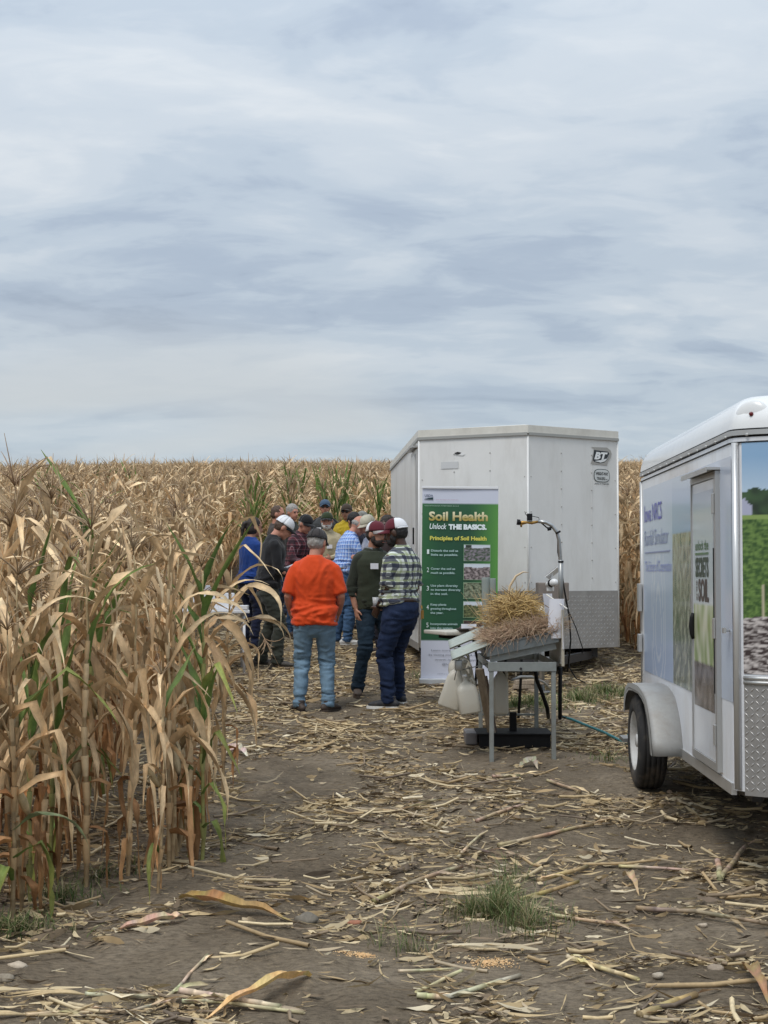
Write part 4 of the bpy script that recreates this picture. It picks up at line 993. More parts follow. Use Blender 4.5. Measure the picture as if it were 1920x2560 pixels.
    def f_blue(y, z):
        t = (z - .84) / 1.4; c = mixc((.40, .49, .66), (.55, .62, .73), t)
        dy, dz = (y - 2.75) / .30, (z - 1.15) / .42; rr_ = math.hypot(dy, dz if dz < 0 else dz * .55)
        for k in (.45, .8, 1.1):
            if abs(rr_ - k) < .05 and z < 1.75: c = mixc(c, (.70, .74, .80), .55)
        return mixc(c, (.46, .54, .68), .3 * max(0, vnoise(y * 2, z * 1.5)))
    side_print('printed_panel', y1, y2, .84, 2.26, 40, 60, f_blue)
    def f_field(y, z):
        if z > 1.87: return mixc((.34, .44, .60), (.55, .62, .72), (z - 1.87) / .4)
        n_ = vnoise(y * 14, z * 9, 3) + .6 * vnoise(y * 30 + z * 12, z * 22, 8); t = (1.87 - z)
        c = mixc((.36, .31, .20), (.16, .18, .13), min(1, t * 1.5))
        if n_ > .05: c = mixc(c, (.42, .42, .32), min(1, n_ * 2.2))
        if n_ < -.2: c = mixc(c, (.06, .09, .05), min(1, -n_ * 1.4))
        return c
    side_print('printed_field', y2, y3, .84, 2.26, 36, 90, f_field, -.0035)
    side_print('printed_sky', D(1738.5), .05, .88, 2.26, 20, 20, lambda y, z: (.54, .60, .71), -.002)
    # lettering on the side (reads from the street side)
    Ms = Matrix(((0, 1, 0, 0), (-1, 0, 0, 0), (0, 0, 1, 0), (0, 0, 0, 1)))
    def side_text(s, py0, pyb, cap, col, pa, pb, bold=.0):
        """fit text between picture columns pa..pb; height taken at the panel itself"""
        ya, yb = D(pa), D(pb); m = MB(); M = Matrix.Translation((-.0065, ya, 0)) @ Ms
        lettering(m, s, 0, pyb, cap, ya - yb, 0, col, bold, 0, M); return m
    for s, zb, cap, col, pa, pb, bd in (('Iowa NRCS', 2.00, .135, (.16, .16, .48), 1613, 1656, .01), ('Rainfall Simulator', 1.815, .125, (.27, .31, .46), 1613, 1672, -.005), ('The Science of Conservation', 1.615, .085, (.26, .30, .55), 1614, 1679, .0)):
        m = side_text(s, 0, zb, cap, col, pa, pb, bd); m.build('lettering', FLATPRINT, root, fixn=False)
    m = MB(); m.box((-.0075, D(1676), 1.755), (-.005, D(1614), 1.765), col=(.25, .28, .42)); m.build('underline', FLATPRINT, root, fixn=False)
    # door --------------------------------------------------------------------
    dy0, dy1, dz0, dz1 = D(1797), D(1740), .50, 2.16
    d = MB(); d.box((-.022, dy0, dz0), (-.004, dy1, dz1), bev=.003); door = d.build('side_door', WRAPW, root)
    def f_door(y, z):
        if z > 1.415: return (.60, .64, .66) if z < 2.0 else (.56, .61, .68)
        if z > 1.05:
            n_ = vnoise(y * 9, z * 5, 2); return mixc((.30, .38, .14), (.70, .70, .52), .5 + n_ * 1.6)
        n_ = vnoise(y * 12, z * 10, 5); return mixc((.085, .065, .055), (.26, .22, .20), .45 + n_)
    g = MB(); ya, yb, za, zb = dy0 + .05, dy1 - .03, .78, 2.10
    g.grid(lambda u, v: Vector((-.0235, ya + (yb - ya) * u, za + (zb - za) * v)), 30, 70, 0, lambda u, v: f_door(ya + (yb - ya) * u, za + (zb - za) * v)); g.build('printed_door_panel', PRINT, door, fixn=False).location = (0, 0, 0)
    for s, zb_, cap, col, pa, pb, bd in (('unlock the', 1.745, .062, (.10, .17, .08), 1748, 1781, .02), ('SECRETS', 1.585, .115, (.055, .075, .05), 1748, 1781, .06), ('SOIL', 1.435, .135, (.09, .065, .055), 1755, 1781, .05)):
        ya_, yb_ = D(pa), D(pb); m = MB(); lettering(m, s, 0, zb_, cap, ya_ - yb_, 0, col, bd, 0, Matrix.Translation((-.026, ya_, 0)) @ Ms); m.build('lettering', FLATPRINT, door, fixn=False)
    m = MB(); lettering(m, 'IN THE', 0, 0, .035, .12, 0, (.10, .07, .06), .05, 0, Matrix.Translation((-.026, D(1752.5), 1.437)) @ Ms @ Matrix.Rotation(R(-90), 4, 'Y')); m.build('lettering', FLATPRINT, door, fixn=False)
    m = MB(); m.box((-.027, D(1781), 1.715), (-.0245, D(1748), 1.728), col=(.12, .19, .10)); m.build('underline', FLATPRINT, door, fixn=False)
    fr = MB(); fr.box((-.030, dy0 - .055, dz0 - .05), (-.001, dy0 - .004, dz1 + .04)); fr.box((-.030, dy1 + .004, dz0 - .05), (-.001, dy1 + .020, dz1 + .04)); fr.box((-.030, dy0 - .0039, dz1 + .002), (-.001, dy1 + .0039, dz1 + .04)); fr.box((-.030, dy0 - .0039, dz0 - .05), (-.001, dy1 + .0039, dz0 - .002)); fr.build('door_frame', mat('brushed_alu', (.46, .46, .45), .4, metal=.6), root)
    hg = MB(); hg.box((-.034, dy0 - .003, .9), (-.0225, dy0 + .012, 1.75)); hg.build('hinge_strip', BLACK, root)
    for zz in (.60, 1.22, 1.95): hh = MB(); hh.box((-.040, dy0 - .03, zz), (-.031, dy0 + .02, zz + .12), bev=.003); hh.build('hinge', ALU, root)
    dc = MB(); dc.box((-.085, dy0 - .07, dz1 + .045), (-.001, dy1 + .05, dz1 + .060)); dc.box((-.085, dy0 - .07, dz1 + .030), (-.080, dy1 + .05, dz1 + .0449)); dc.build('drip_cap', ALU, root)
    hd = MB(); hd.tube([(-.026, dy1 - .04, 1.19), (-.036, dy1 - .04, 1.22), (-.040, dy1 - .04, 1.27), (-.036, dy1 - .04, 1.32), (-.026, dy1 - .04, 1.35)], [.014, .016, .017, .016, .014], 8); hd.build('handle', BLACK, door, smooth=True).location = (0, 0, 0)
    lt = MB(); lt.box((-.030, dy1 + .022, 1.38), (-.004, dy1 + .06, 1.47)); lt.build('side_marker', mat('grey_tag', (.22, .22, .2), .5), root)
    for o in door.children: o.location = (0, 0, 0)
    rf_ = MB(); rf_.box((-.012, dy1 + .03, ZB + .05), (-.004, dy1 + .13, ZB + .10), bev=.002); rf_.build('reflector', mat('red_reflector', (.25, .03, .03), .2), root)
    dv = MB(); dv.tube([(-.004, .13, 1.28), (-.035, .11, 1.28)], .008, 6); dv.box((-.045, .085, 1.265), (-.030, .13, 1.295)); dv.build('door_hold_back', ALU, root)
    # printed front -----------------------------------------------------------
    fp = outline(.0035); seg = [fp[i] for i in range(3, 12)]
    def along(t):
        Ls = [math.dist(seg[i], seg[i + 1]) for i in range(len(seg) - 1)]; T = sum(Ls) * t
        for i, l in enumerate(Ls):
            if T <= l or i == len(Ls) - 1: f = T / l; return Vector((seg[i][0] + (seg[i + 1][0] - seg[i][0]) * f, seg[i][1] + (seg[i + 1][1] - seg[i][1]) * f, 0))
            T -= l
    def f_front(u, z):
        x = u * 2.1
        tree = 2.055 + .05 * vnoise(x * 3.2, 1) + .035 * vnoise(x * 11, 4) + .015 * vnoise(x * 30, 9)
        if z > tree: return mixc((.50, .62, .74), (.26, .42, .62), (z - 2.0) / .25)
        if z > 1.925:
            if x < .06 and z < 2.02 - abs(x - .01): return (.40, .42, .55)
            n_ = vnoise(x * 18, z * 18); return mixc((.018, .032, .018), (.05, .10, .04), .5 + n_)
        if z > 1.90: return (.24, .34, .10)
        if z > 1.40 + .08 * vnoise(x * 4, 7) - .05:
            n_ = vnoise(x * 26, z * 40, 2) + .9 * vnoise(x * 55, z * 70, 3); c = mixc((.035, .085, .018), (.15, .25, .06), .45 + n_ * 1.2)
            for sx in (.12, .27, .33, .52, .80, 1.0):
                if abs(x - sx - .02 * (z - 1.5)) < .006 and z < 1.62 + .08 * math.sin(sx * 40): c = (.50, .45, .32)
            return c
        n_ = vnoise(x * 12 + z * 46, z * 40 - x * 6, 2) + .9 * vnoise(x * 30 - z * 60, z * 70 + x * 20, 3)
        return mixc((.05, .035, .035), (.60, .55, .53), .34 + n_ * 1.5)
    g = MB(); g.grid(lambda u, v: along(u) + Vector((0, 0, ZP + .035 + (ZT - .03 - ZP - .035) * v)), 160, 160, 0, lambda u, v: f_front(u, ZP + .035 + (ZT - .03 - ZP - .035) * v)); g.build('printed_front', PRINT, root, smooth=True, fixn=False)
    # stone guard and its cap strip
    g = MB(); g.grid(lambda u, v: along(u) + Vector((0, -.002, ZB - .02 + (ZP - ZB + .02) * v)), 24, 1); g.build('stone_guard', ALUPLATE, root, smooth=True, fixn=False)
    def tf(u, v):
        t = u / 2.2; p = along(t); q = along(min(1, t + .01)); d_ = (q - p).normalized(); n_ = Vector((d_.y, -d_.x, 0)); return p + n_ * .0035 + Vector((0, 0, ZB + v)), d_, n_
    tread_pattern(root, tf, 2.1, ZP - ZB, .034, ALUB)
    cs = MB()
    for k, zz in enumerate((ZP + .012, ZP - .012)): cs.tube([along(t / 24) + Vector((0, -.004, zz)) for t in range(25)], .013, 6)
    cs.build('guard_cap_strip', ALU, root, smooth=True)
    # fender and wheels -------------------------------------------------------
    yc = 2.86; zc = gz(1.95, 11.2) + .350
    arc = []
    arc = [(1.72, .38), (1.75, .47), (1.81, .57), (1.90, .66), (2.02, .74), (2.16, .775), (2.36, .80), (2.65, .80), (2.90, .785), (3.06, .74), (3.15, .66), (3.18, .56)]
    ft = MB(); ins = [(y, z) for y, z in arc]
    for (a, b) in zip(arc[:-1], arc[1:]): pass
    vs = []; fs = []; prof = ((-.0, 0), (-.17, 0), (-.202, -.012), (-.212, -.05))
    for y, z in arc:
        cy, cz = 2.5, zc + .06; dn = Vector((y - cy, z - cz)); l = dn.length or 1; dn /= l
        for x, k in prof: vs.append((x, y + dn.x * k, z + dn.y * k))
    n = len(prof)
    for i in range(len(arc) - 1):
        for k in range(n - 1): fs.append((i * n + k, i * n + k + 1, (i + 1) * n + k + 1, (i + 1) * n + k))
    ft.add(vs, fs); o = ft.build('fender', mat('grey_fender', (.34, .34, .33), .6, metal=.15, var=.08, vscale=30, dirt=((.25, .21, .17), .5, 5, (1, 1, 1))), root, smooth=True); sm = o.modifiers.new('thick', 'SOLIDIFY'); sm.thickness = .006
    sd2 = MB(); vs = [(-.210, y, z) for y, z in arc] + [(-.210, 2.5 + (y - 2.5) * .90, zc + .06 + (z - zc - .06) * .86) for y, z in arc]; na = len(arc); sd2.add(vs, [(i, i + 1, na + i + 1, na + i) for i in range(na - 1)]); sd2.build('fender_lip', mat('fender_lip', (.46, .47, .46), .4, metal=.3), root)
    wheel(root, (-.075, yc, zc), .350, .20, -1); wheel(root, (W + .075, yc, zc), .350, .20, 1)
    ax = MB(); ax.tube([(-.1, yc, zc), (W + .1, yc, zc)], .04, 8); ax.box((.15, .3, ZB - .10), (.21, Ln, ZB - .001)); ax.box((W - .21, .3, ZB - .10), (W - .15, Ln, ZB - .001))
    for k in range(5): ax.box((.211, .4 + k * .75, ZB - .08), (W - .211, .45 + k * .75, ZB - .002))
    ax.build('chassis', DARKSTEEL, root)
    rs_ = MB(); rs_.box((-.035, Ln - .06, 1.30), (-.008, Ln + .03, 1.52), bev=.004); rs_.build('rear_hinge', ALU, root)
    rs_ = MB(); rs_.box((-.035, Ln - .06, .98), (-.008, Ln + .03, 1.12), bev=.004); rs_.build('rear_hinge', ALU, root)
    st = MB(); st.box((-.20, Ln - .35, .30), (-.05, Ln - .1, .33)); st.box((-.12, Ln - .45, .33), (-.08, Ln - .15, ZB)); st.build('step', GALV, root)
    jk = MB(); jz = gz(3.0, 7.6); jk.box((W / 2 - .05, -1.3, ZB - .02), (W / 2 + .05, -.3, ZB + .08)); jk.tube([(W / 2, -1.1, jz), (W / 2, -1.1, 1.0)], .03, 8); jk.build('tongue', DARKSTEEL, root)
near_trailer()

# ---------------------------------------------------------------- roll-up banner
def banner():
    s = 228.0; p0 = G(1147, 1713); d0 = p0.y; X0 = (1052 - 960) / FPX * d0
    root = empty('roll_up_banner', (p0.x, p0.y, p0.z), R(0), label='tall green and white roll up banner about soil health before the far trailer', cat='banner')
    ox = p0.x; zt = 1.6 + (1434 - 1217) / s
    def X(px): return (px - 1147) / s
    def Z(py): return (1.6 + (1434 - py) / s) - p0.z
    TILT = Matrix.Rotation(R(.6), 4, 'Y')     # the stand leans a touch
    zb = Z(1703)
    def fc(u, z_):
        if z_ > Z(1260): return (.60, .63, .74)
        if z_ < Z(1601): return (.60, .62, .72)
        c = mixc((.012, .070, .035), (.020, .105, .040), abs(u - .5) * 1.2)
        t = max(0, (u - .62) / .38); c = mixc(c, (.10, .30, .055), t ** 1.3)
        c = mixc(c, (.045, .18, .05), max(0, .22 - u) * 2.0 * (1 if z_ > Z(1450) else .3))
        return mixc(c, (.06, .22, .08), max(0, (z_ - Z(1330)) * .7))
    g = MB(); g.grid(lambda u, v: TILT @ Vector(((u - .5) * .83, .004 * math.sin(u * 5), zb + (Z(1222) - zb) * v)), 40, 120, 0, lambda u, v: fc(u, zb + (Z(1222) - zb) * v))
    pn = g.build('panel', FLATPRINT, root, fixn=False)
    b = MB(); b.box((-.425, -.015, Z(1223)), (.415, .015, Z(1217)), M=TILT, bev=.004); b.build('top_rail', mat('satin_white_rail', (.75, .76, .78), .3), root)
    b = MB(); b.box((-.43, -.07, .015), (.43, .06, .075), bev=.012); b.build('base', mat('silver_base', (.62, .63, .64), .35, metal=.4), root)
    for x in (-.3, .3): b = MB(); b.box((x - .03, -.20, .002), (x + .03, .16, .012)); b.build('foot', GALV, root)
    b = MB(); b.tube([(0, .03, .05), (0, .03, Z(1222))], .011, 6, cap=True); b.build('support_pole', GALV, root)
    y = -.006
    def T(s_, pxa, pyb, pxb, cap, col, bold=0.0, shear=0.0, colfn=None):
        m = MB(); lettering(m, s_, X(pxa), Z(pyb), cap / s, (pxb - pxa) / s if pxb else None, y, col, bold, shear, TILT, colfn=colfn); m.build('lettering', FLATPRINT, pn, fixn=False)
    gold = lambda t: mixc((.42, .33, .08), (.85, .80, .55), min(1, max(0, (t - .25) * 1.8)))
    T('Soil Health', 1069, 1302, 1216, 22, None, .05, 0, gold)
    T('Unlock', 1071, 1323.5, 1113, 14, (.80, .88, .90), .02, .25); T('THE BASICS.', 1118, 1323.5, 1213, 12, (.80, .88, .90), .09)
    T('Principles of Soil Health', 1072, 1351, 1213, 10, (.70, .66, .12), .05)
    wc = (.48, .66, .66)
    for n_, pyb, lines in (('1', 1386, ('Disturb the soil as', 'little as possible.')), ('2', 1431, ('Cover the soil as', 'much as possible.')), ('3', 1477, ('Use plant diversity', 'to increase diversity', 'in the soil.')), ('4', 1524, ('Keep plants', 'growing throughout', 'the year.')), ('5', 1568, ('Incorporate animals', 'into the system.'))):
        T(n_, 1065, pyb, 1070.5, 12, (.75, .85, .85), .0)
        y0 = pyb - (6 if len(lines) == 2 else 10)
        for k, l in enumerate(lines): T(l, 1075, y0 + k * 10.2, 1075 + 3.55 * len(l), 5.6, wc, .02)
    T('Natural Resources Conservation Service', 1058, 1267, 1143, 3, (.45, .60, .52), .0)
    T('USDA', 1058, 1243.5, 1079, 6.2, (.10, .13, .20), .02)
    T('United States Department of Agriculture', 1086, 1251.5, 1142, 2.2, (.45, .25, .33), .0)
    m = MB(); m.add([TILT @ Vector((X(a), y, Z(b_))) for a, b_ in ((1057.5, 1250.5), (1079, 1250.5), (1079, 1244.8), (1070, 1246), (1057.5, 1249))], [(0, 1, 2, 3, 4)], 0, (.01, .04, .05)); m.build('emblem', FLATPRINT, pn, fixn=False)
    m = MB(); m.box((X(1058), y - .001, Z(1267) - .004), (X(1058.5), y, Z(1267) - .003), col=(.4, .5, .45))
    for l, pyb, a, b_ in (('Learn more about soil health', 1627, 1078, 1198), ('by visiting your local USDA office', 1638, 1072, 1204), ('www.nrcs.usda.gov', 1650, 1087, 1190), ('@IowaNRCS', 1661, 1105, 1160), ('USDA is an equal opportunity provider', 1684, 1094, 1180)):
        T(l, a, pyb, b_, 5 if pyb < 1670 else 2.4, (.16, .18, .22), .0)
    # five small printed photographs
    for k, (ya, yb) in enumerate(((1362, 1402), (1409, 1449), (1456, 1496), (1503, 1543), (1550, 1590))):
        def fp(u, v, k=k):
            if k in (0, 1, 3) and v > .80 - (.04 if k else 0) + .03 * math.sin(u * 9):
                if k == 0 and .05 < u < .3 and v < .98: return (.03, .04, .03)
                return (.62, .68, .76)
            n_ = vnoise(u * 9 + v * 3, v * 9 - u * 3, k * 7) + .6 * vnoise(u * 22, v * 22, k * 3)
            base, hi = (((.035, .07, .03), (.32, .27, .33)), ((.06, .045, .045), (.45, .38, .38)), ((.045, .06, .03), (.34, .38, .26)), ((.035, .05, .018), (.20, .22, .09)), ((.02, .02, .02), (.16, .08, .06)))[k]
            return mixc(base, hi, .38 + n_ * .95)
        g = MB(); w, h = 65 / s, (yb - ya) / s
        def pos(u, v): 
            return TILT @ Vector((X(1157) + w * u, y, Z(yb) + h * v))
        g.grid(pos, 40, 26, 0, fp); g.build('printed_photo', FLATPRINT, pn, fixn=False)
        f = MB()
        for lo, hi in (((X(1157) - .004, y - .002, Z(yb) - .004), (X(1157), y - .0005, Z(ya) + .004)), ((X(1157) + w, y - .002, Z(yb) - .004), (X(1157) + w + .004, y - .0005, Z(ya) + .004)), ((X(1157), y - .002, Z(ya)), (X(1157) + w, y - .0005, Z(ya) + .004)), ((X(1157), y - .002, Z(yb) - .004), (X(1157) + w, y - .0005, Z(yb)))): f.box(lo, hi, M=TILT, col=(.25, .42, .25))
        f.build('photo_border', FLATPRINT, pn, fixn=False)
banner()

# ---------------------------------------------------------------- demonstration table and what is on and round it
def demo():
    FL = G(1224, 1905); FR = G(1394, 1905); BL = G(1210, 1826); BR = G(1352, 1826)
    yF, yB = FL.y, BL.y; xL, xR = FL.x, FR.x; zt = FL.z + .79 + .02
    root = empty('metal_table_frame', ((xL + xR) / 2, (yF + yB) / 2, (FL.z + BL.z) / 2), label='narrow grey steel table frame carrying the straw filled trays', cat='table')
    C = Vector(root.location)
    def pc(name, lo, hi, m=GREYSTEEL, parent=root, **k):
        b = MB(); b.box(Vector(lo) - C, Vector(hi) - C, bev=k.pop('bev', 0.004)); return b.build(name, m, parent, **k)
    t = .036
    for x, y in ((xL, yF), (xR - t, yF), (xL, yB), (xR - t, yB)): pc('leg', (x, y, gz(x, y) - .02), (x + t, y + t, zt - .0))
    pc('front_rail', (xL - .012, yF - .006, zt - .075), (xR + .004, yF - .001, zt + .001)); pc('rear_rail', (xL, yB + t + .001, zt - .06), (xR, yB + t + .006, zt))
    pc('side_rail', (xL - .006, yF, zt - .06), (xL - .001, yB + t, zt)); pc('side_rail', (xR + .001, yF, zt - .06), (xR + .006, yB + t, zt))
    pc('lower_rail', (xL + t, yB + .01, gz(xL, yB) + .13), (xR - t, yB + .02, gz(xL, yB) + .15))
    hl = MB(); p = PW(1301, 1671, yF / math.cos(0) - .012); hl.tube([Vector((p.x, yF - .012, p.z)) - C, Vector((p.x, yF - .005, p.z)) - C], .011, 8); hl.build('bolt_head', DARKSTEEL, root)
    # tilted trays, five side by side along the table, sloping down to the left
    ang = math.atan2(1617 - 1652, 1402 - 1232); wt = .60; n = 4; dw = (yB + t - yF) / n
    x0 = xL - .02
    TRAY = mat('grey_tray', (.15, .17, .175), .5, var=.15, vscale=12, dirt=((.10, .075, .05), .5, 9, (1, 1, 1)))
    SOIL = mat('dark_soil_core', (.035, .026, .019), .95, var=.5, vscale=30, bump=.8, bscale=60)
    for k in range(n):
        ya = yF - .02 + k * dw; M = Matrix.Translation((x0, ya, zt + .045)) @ Matrix.Rotation(ang, 4, 'Y')
        tr = empty('soil_tray', (x0, ya, zt + .01), label=('grey soil tray nearest the front of the metal table, filled with straw', 'soil tray right behind the front one', 'third soil tray along the table from the front', 'rearmost soil tray, with bare dark soil')[k], cat='tray', group='tilted soil trays on the metal table')
        Mi = Matrix.Translation(-Vector(tr.location)) @ M
        b = MB()
        for lo, hi in (((0, 0, 0), (wt, dw - .01, .006)), ((0, 0, .0061), (wt, .006, .085)), ((0, dw - .016, .0061), (wt, dw - .01, .085)), ((wt - .006, .0061, .0061), (wt, dw - .0161, .085)), ((0, .0061, .0061), (.006, dw - .0161, .045))): b.box(lo, hi, M=Mi)
        for xx in (.12, .26, .40): b.box((xx, -.002, .01), (xx + .006, -.0001, .083), M=Mi)
        b.box((-.002, -.006, .085), (wt + .002, .007, .094), M=Mi)
        b.build('tray', TRAY, tr)
        b = MB(); b.grid(lambda u, v: Mi @ Vector((.01 + (wt - .02) * u, .01 + (dw - .03) * v, .080 + .02 * vnoise(u * 8, v * 6, k) + .01 * vnoise(u * 25, v * 20, k))), 24, 12); b.build('soil', SOIL, tr, fixn=False)
        lw = MB(); lw.box((.02, .03, -.055), (wt - .03, .05, -.002), M=Mi); lw.build('tray_support', GREYSTEEL, tr)
    # straw: a lower matted pinkish layer and a golden heap that stands up behind
    r = random.Random(77)
    def straw(name, gen, nn, m, label):
        mb = MB()
        for _ in range(nn):
            p, d, L_, w, c, sag = gen(r); d = d.normalized(); mid_ = p + d * L_ * .5 + Vector((0, 0, sag * .3)); e = p + d * L_ - Vector((0, 0, sag))
            mb.tube([p, mid_, e], [w, w * .9, w * .45], 3, 0, c, cap=False)
        return mb.build(name, m, smooth=True, fixn=False, label=label, kind='stuff')
    STRAW = mat('straw', (1, 1, 1), .5, attr=True, spec=.4, trans=.1)
    def low(r):
        u = r.random(); v = r.random() ** 1.5; x = x0 + .0 + wt * 1.0 * u; y = yF + .02 + .40 * v; z = zt + .155 + .12 * u + r.random() * .09 * (1 - abs(u - .45) * .8)
        a = r.uniform(0, 6.28); el = r.gauss(.12, .30)
        if r.random() < .05: y = yF - .03; el = -r.uniform(.2, 1.2)
        c = lerp((.40, .26, .18), (.60, .43, .29), r.random()); c = c if r.random() > .2 else (.60, .46, .30)
        return Vector((x, y, z)), Vector((math.cos(a) * math.cos(el), math.sin(a) * math.cos(el) * .35, math.sin(el))), r.uniform(.05, .16), r.uniform(.0014, .0032), c, r.uniform(-.03, .02)
    def high(r):
        q = r.random(); x = x0 + .03 + .46 * min(1, max(0, r.gauss(.5, .19))); y = yF + .16 + .55 * r.random(); k = 1 - abs((x - x0 - .28) / .36) ** 2.0; z = zt + .18 + max(.04, .33 * k) * r.random() ** .7
        a = r.uniform(0, 6.28); el = r.gauss(.2, .38)
        c = lerp((.56, .38, .14), (.78, .58, .28), r.random()); c = c if r.random() > .22 else (.26, .16, .06)
        return Vector((x, y, z)), Vector((math.cos(a) * math.cos(el), math.sin(a) * math.cos(el) * .5, math.sin(el))), r.uniform(.08, .22), r.uniform(.0022, .0050), c, r.uniform(0, .05)
    def spikes(r):
        x = x0 + r.uniform(-.0, .40); y = yF + .15 + .5 * r.random(); el = r.uniform(.8, 1.5); a = r.gauss(3.14 if x < x0 + .2 else 1.2, .8)
        return Vector((x, y, zt + .28)), Vector((math.cos(a) * math.cos(el), .2 * math.sin(a), math.sin(el))), r.uniform(.18, .38), r.uniform(.0016, .0028), lerp((.50, .34, .18), (.62, .48, .28), r.random()), 0.0
    straw('straw_mat', low, 3000, STRAW, 'matted pinkish brown straw layer over the front tray'); straw('straw_heap', high, 1700, STRAW, 'golden straw heap piled on the trays'); straw('upright_stubble', spikes, 130, STRAW, 'straw stems sticking up from the heap')
    # tall seed head that arches above the heap
    sh = MB(); pts = [PW(px, py, yF + .45) for px, py in ((1262, 1560), (1268, 1500), (1275, 1465), (1290, 1440), (1308, 1430), (1322, 1431))]; sh.tube(pts, [.004, .006, .011, .010, .006, .002], 6, 0, (.66, .52, .34)); sh.tube([PW(px, py, yF + .5) for px, py in ((1316, 1520), (1320, 1470), (1327, 1436))], [.003, .003, .001], 4, 0, (.7, .6, .5)); sh.tube([PW(px, py, yF + .5) for px, py in ((1300, 1520), (1299, 1470), (1297, 1446))], [.002, .002, .001], 4, 0, (.7, .6, .5))
    sh.build('seed_stem', STRAW, smooth=True, label='tall pale arching seed stem rising out of the straw heap', cat='straw stem')
    # crumpled white sack behind the straw
    wf = MB(); c = PW(1345, 1535, yF + .55); wf.ell((0, 0, 0), (.13, .10, .07), nu=14, nv=9); wf.v = [tuple(Vector(v) * (1 + .3 * mnoise.noise(Vector(v) * 18))) for v in wf.v]; wf.build('plastic_bag', mat('cream_bag', (.62, .56, .44), .5, bump=.3, bscale=30), smooth=True, loc=c, label='crumpled cream bag behind the straw at the right end of the trays', cat='bag')
    # corrugated flumes on the low side
    FL_ = mat('green_tinted_plastic', (.40, .44, .40), .4, var=.12, vscale=14, dirt=((.34, .30, .22), .5, 7, (1, 1, 1)), trans=.15)
    for k, (q, lb) in enumerate((((1222, 1582), (1122, 1622)), ((1222, 1612), (1126, 1648))).__iter__() if False else (((1226, 1612, 1130, 1650, 12.25), 'pale green corrugated flume lowest and nearest, draining towards the hanging jugs'), ((1218, 1583, 1124, 1622, 12.65), 'pale green corrugated flume just above and behind the nearest one'))):
        a = PW(q[0], q[1], q[4]); e = PW(q[2], q[3], q[4] - .05); fm = MB(); nn = 16; wv = .30
        vs = []
        for i in range(9):
            for j in range(nn + 1):
                p = a.lerp(e, i / 8); vs.append(Vector((p.x, p.y + wv * (j / nn - .1), p.z + .010 * math.cos(j / nn * 6.28 * 4) + .05 * (j / nn))) - a)
        fm.add(vs, [(i * (nn + 1) + j, i * (nn + 1) + j + 1, (i + 1) * (nn + 1) + j + 1, (i + 1) * (nn + 1) + j) for i in range(8) for j in range(nn)])
        o = fm.build('flume', FL_, smooth=True, fixn=False, loc=a, label=lb, cat='flume'); s_ = o.modifiers.new('t', 'SOLIDIFY'); s_.thickness = .004
    # wire hooks and hanging jugs
    JUG = mat('milky_plastic', (.66, .63, .55), .38, trans=.30, var=.06, vscale=6, dirt=((.48, .40, .28), .4, 3, (1, 1, 1)))
    def jug(name, c, w, h, d, label, tilt=0.0, yaw=0.0):
        """boxy jug with a shoulder, neck and cap; c = bottom centre"""
        rt = empty(name, c, yaw, label=label, cat='jug'); rt.rotation_euler = (0, tilt, yaw)
        mb = MB(); prof = [(0.0, .80), (.015, .96), (.05, 1.0), (.62, .97), (.74, .84), (.84, .50), (.88, .26), (.93, .22), (1.0, .22)]; n = 24; vs = []; fs = []
        for zz, k in prof:
            for i in range(n):
                a = 2 * math.pi * i / n; ca, sa = math.cos(a), math.sin(a); e_ = .45 if k > .5 else 1.0
                vs.append((w / 2 * k * math.copysign(abs(ca) ** e_, ca), d / 2 * k * math.copysign(abs(sa) ** e_, sa), zz * h))
        for j in range(len(prof) - 1):
            for i in range(n): fs.append((j * n + i, j * n + (i + 1) % n, (j + 1) * n + (i + 1) % n, (j + 1) * n + i))
        fs.append(tuple(range(n - 1, -1, -1))); fs.append(tuple((len(prof) - 1) * n + i for i in range(n))); mb.add(vs, fs); mb.build('bottle', JUG, rt, smooth=True)
        hb = MB(); hb.tube([(w * .18, 0, h * .93), (w * .33, 0, h * .92), (w * .40, 0, h * .84), (w * .38, 0, h * .70)], [.012, .013, .013, .012], 8); hb.build('handle', JUG, rt, smooth=True)
        cpb = MB(); cpb.tube([(0, 0, h), (0, 0, h + .02)], w * .125, 12); cpb.build('cap', mat('white_cap', (.7, .7, .68), .4), rt, smooth=True)
        return rt
    dj = 12.35
    def at(px, py, d_): return PW(px, py, d_)
    jug('jug', at(1122, 1770, dj + .12), .20, .40, .16, 'leftmost milky plastic jug hanging tilted under the flume', R(19), R(-8))
    jug('jug', at(1176, 1783, dj), .175, .30, .15, 'milky plastic jug hanging in front, right of the leftmost one', R(-9), R(5))
    jug('jug', at(1163, 1742, dj + .35), .21, .40, .17, 'milky jug hanging behind the two front jugs', R(-10), 0)
    jug('jug', at(1251, 1785, dj + .3), .135, .40, .14, 'slim milky jug hanging under the table behind the left front leg', 0, 0)
    hk = MB()
    for pts in (((1143, 1665), (1150, 1640), (1156, 1625)), ((1143, 1668), (1136, 1700)), ((1148, 1668), (1158, 1705)), ((1150, 1676), (1200, 1664), (1232, 1655))):
        hk.tube([PW(a, b, dj + .02) for a, b in pts], .0045, 6)
    hk.box(PW(1146, 1676, dj) - Vector((.03, .03, 0)), PW(1146, 1650, dj) + Vector((.03, .03, 0)), bev=.006)
    hk.build('hanger', GALV, smooth=True, label='shiny wire hanger and clamp holding the jugs', cat='hanger')
    # plank leaning from the ground up to the table
    a, e = G(1219, 1825), PW(1199, 1672, 12.6); a.y = 12.9; a.z = gz(a.x, a.y)
    WOOD = mat('weathered_wood', (.36, .29, .22), .8, var=.35, vscale=6, stretch=(6, 6, .6), bump=.3, bscale=20)
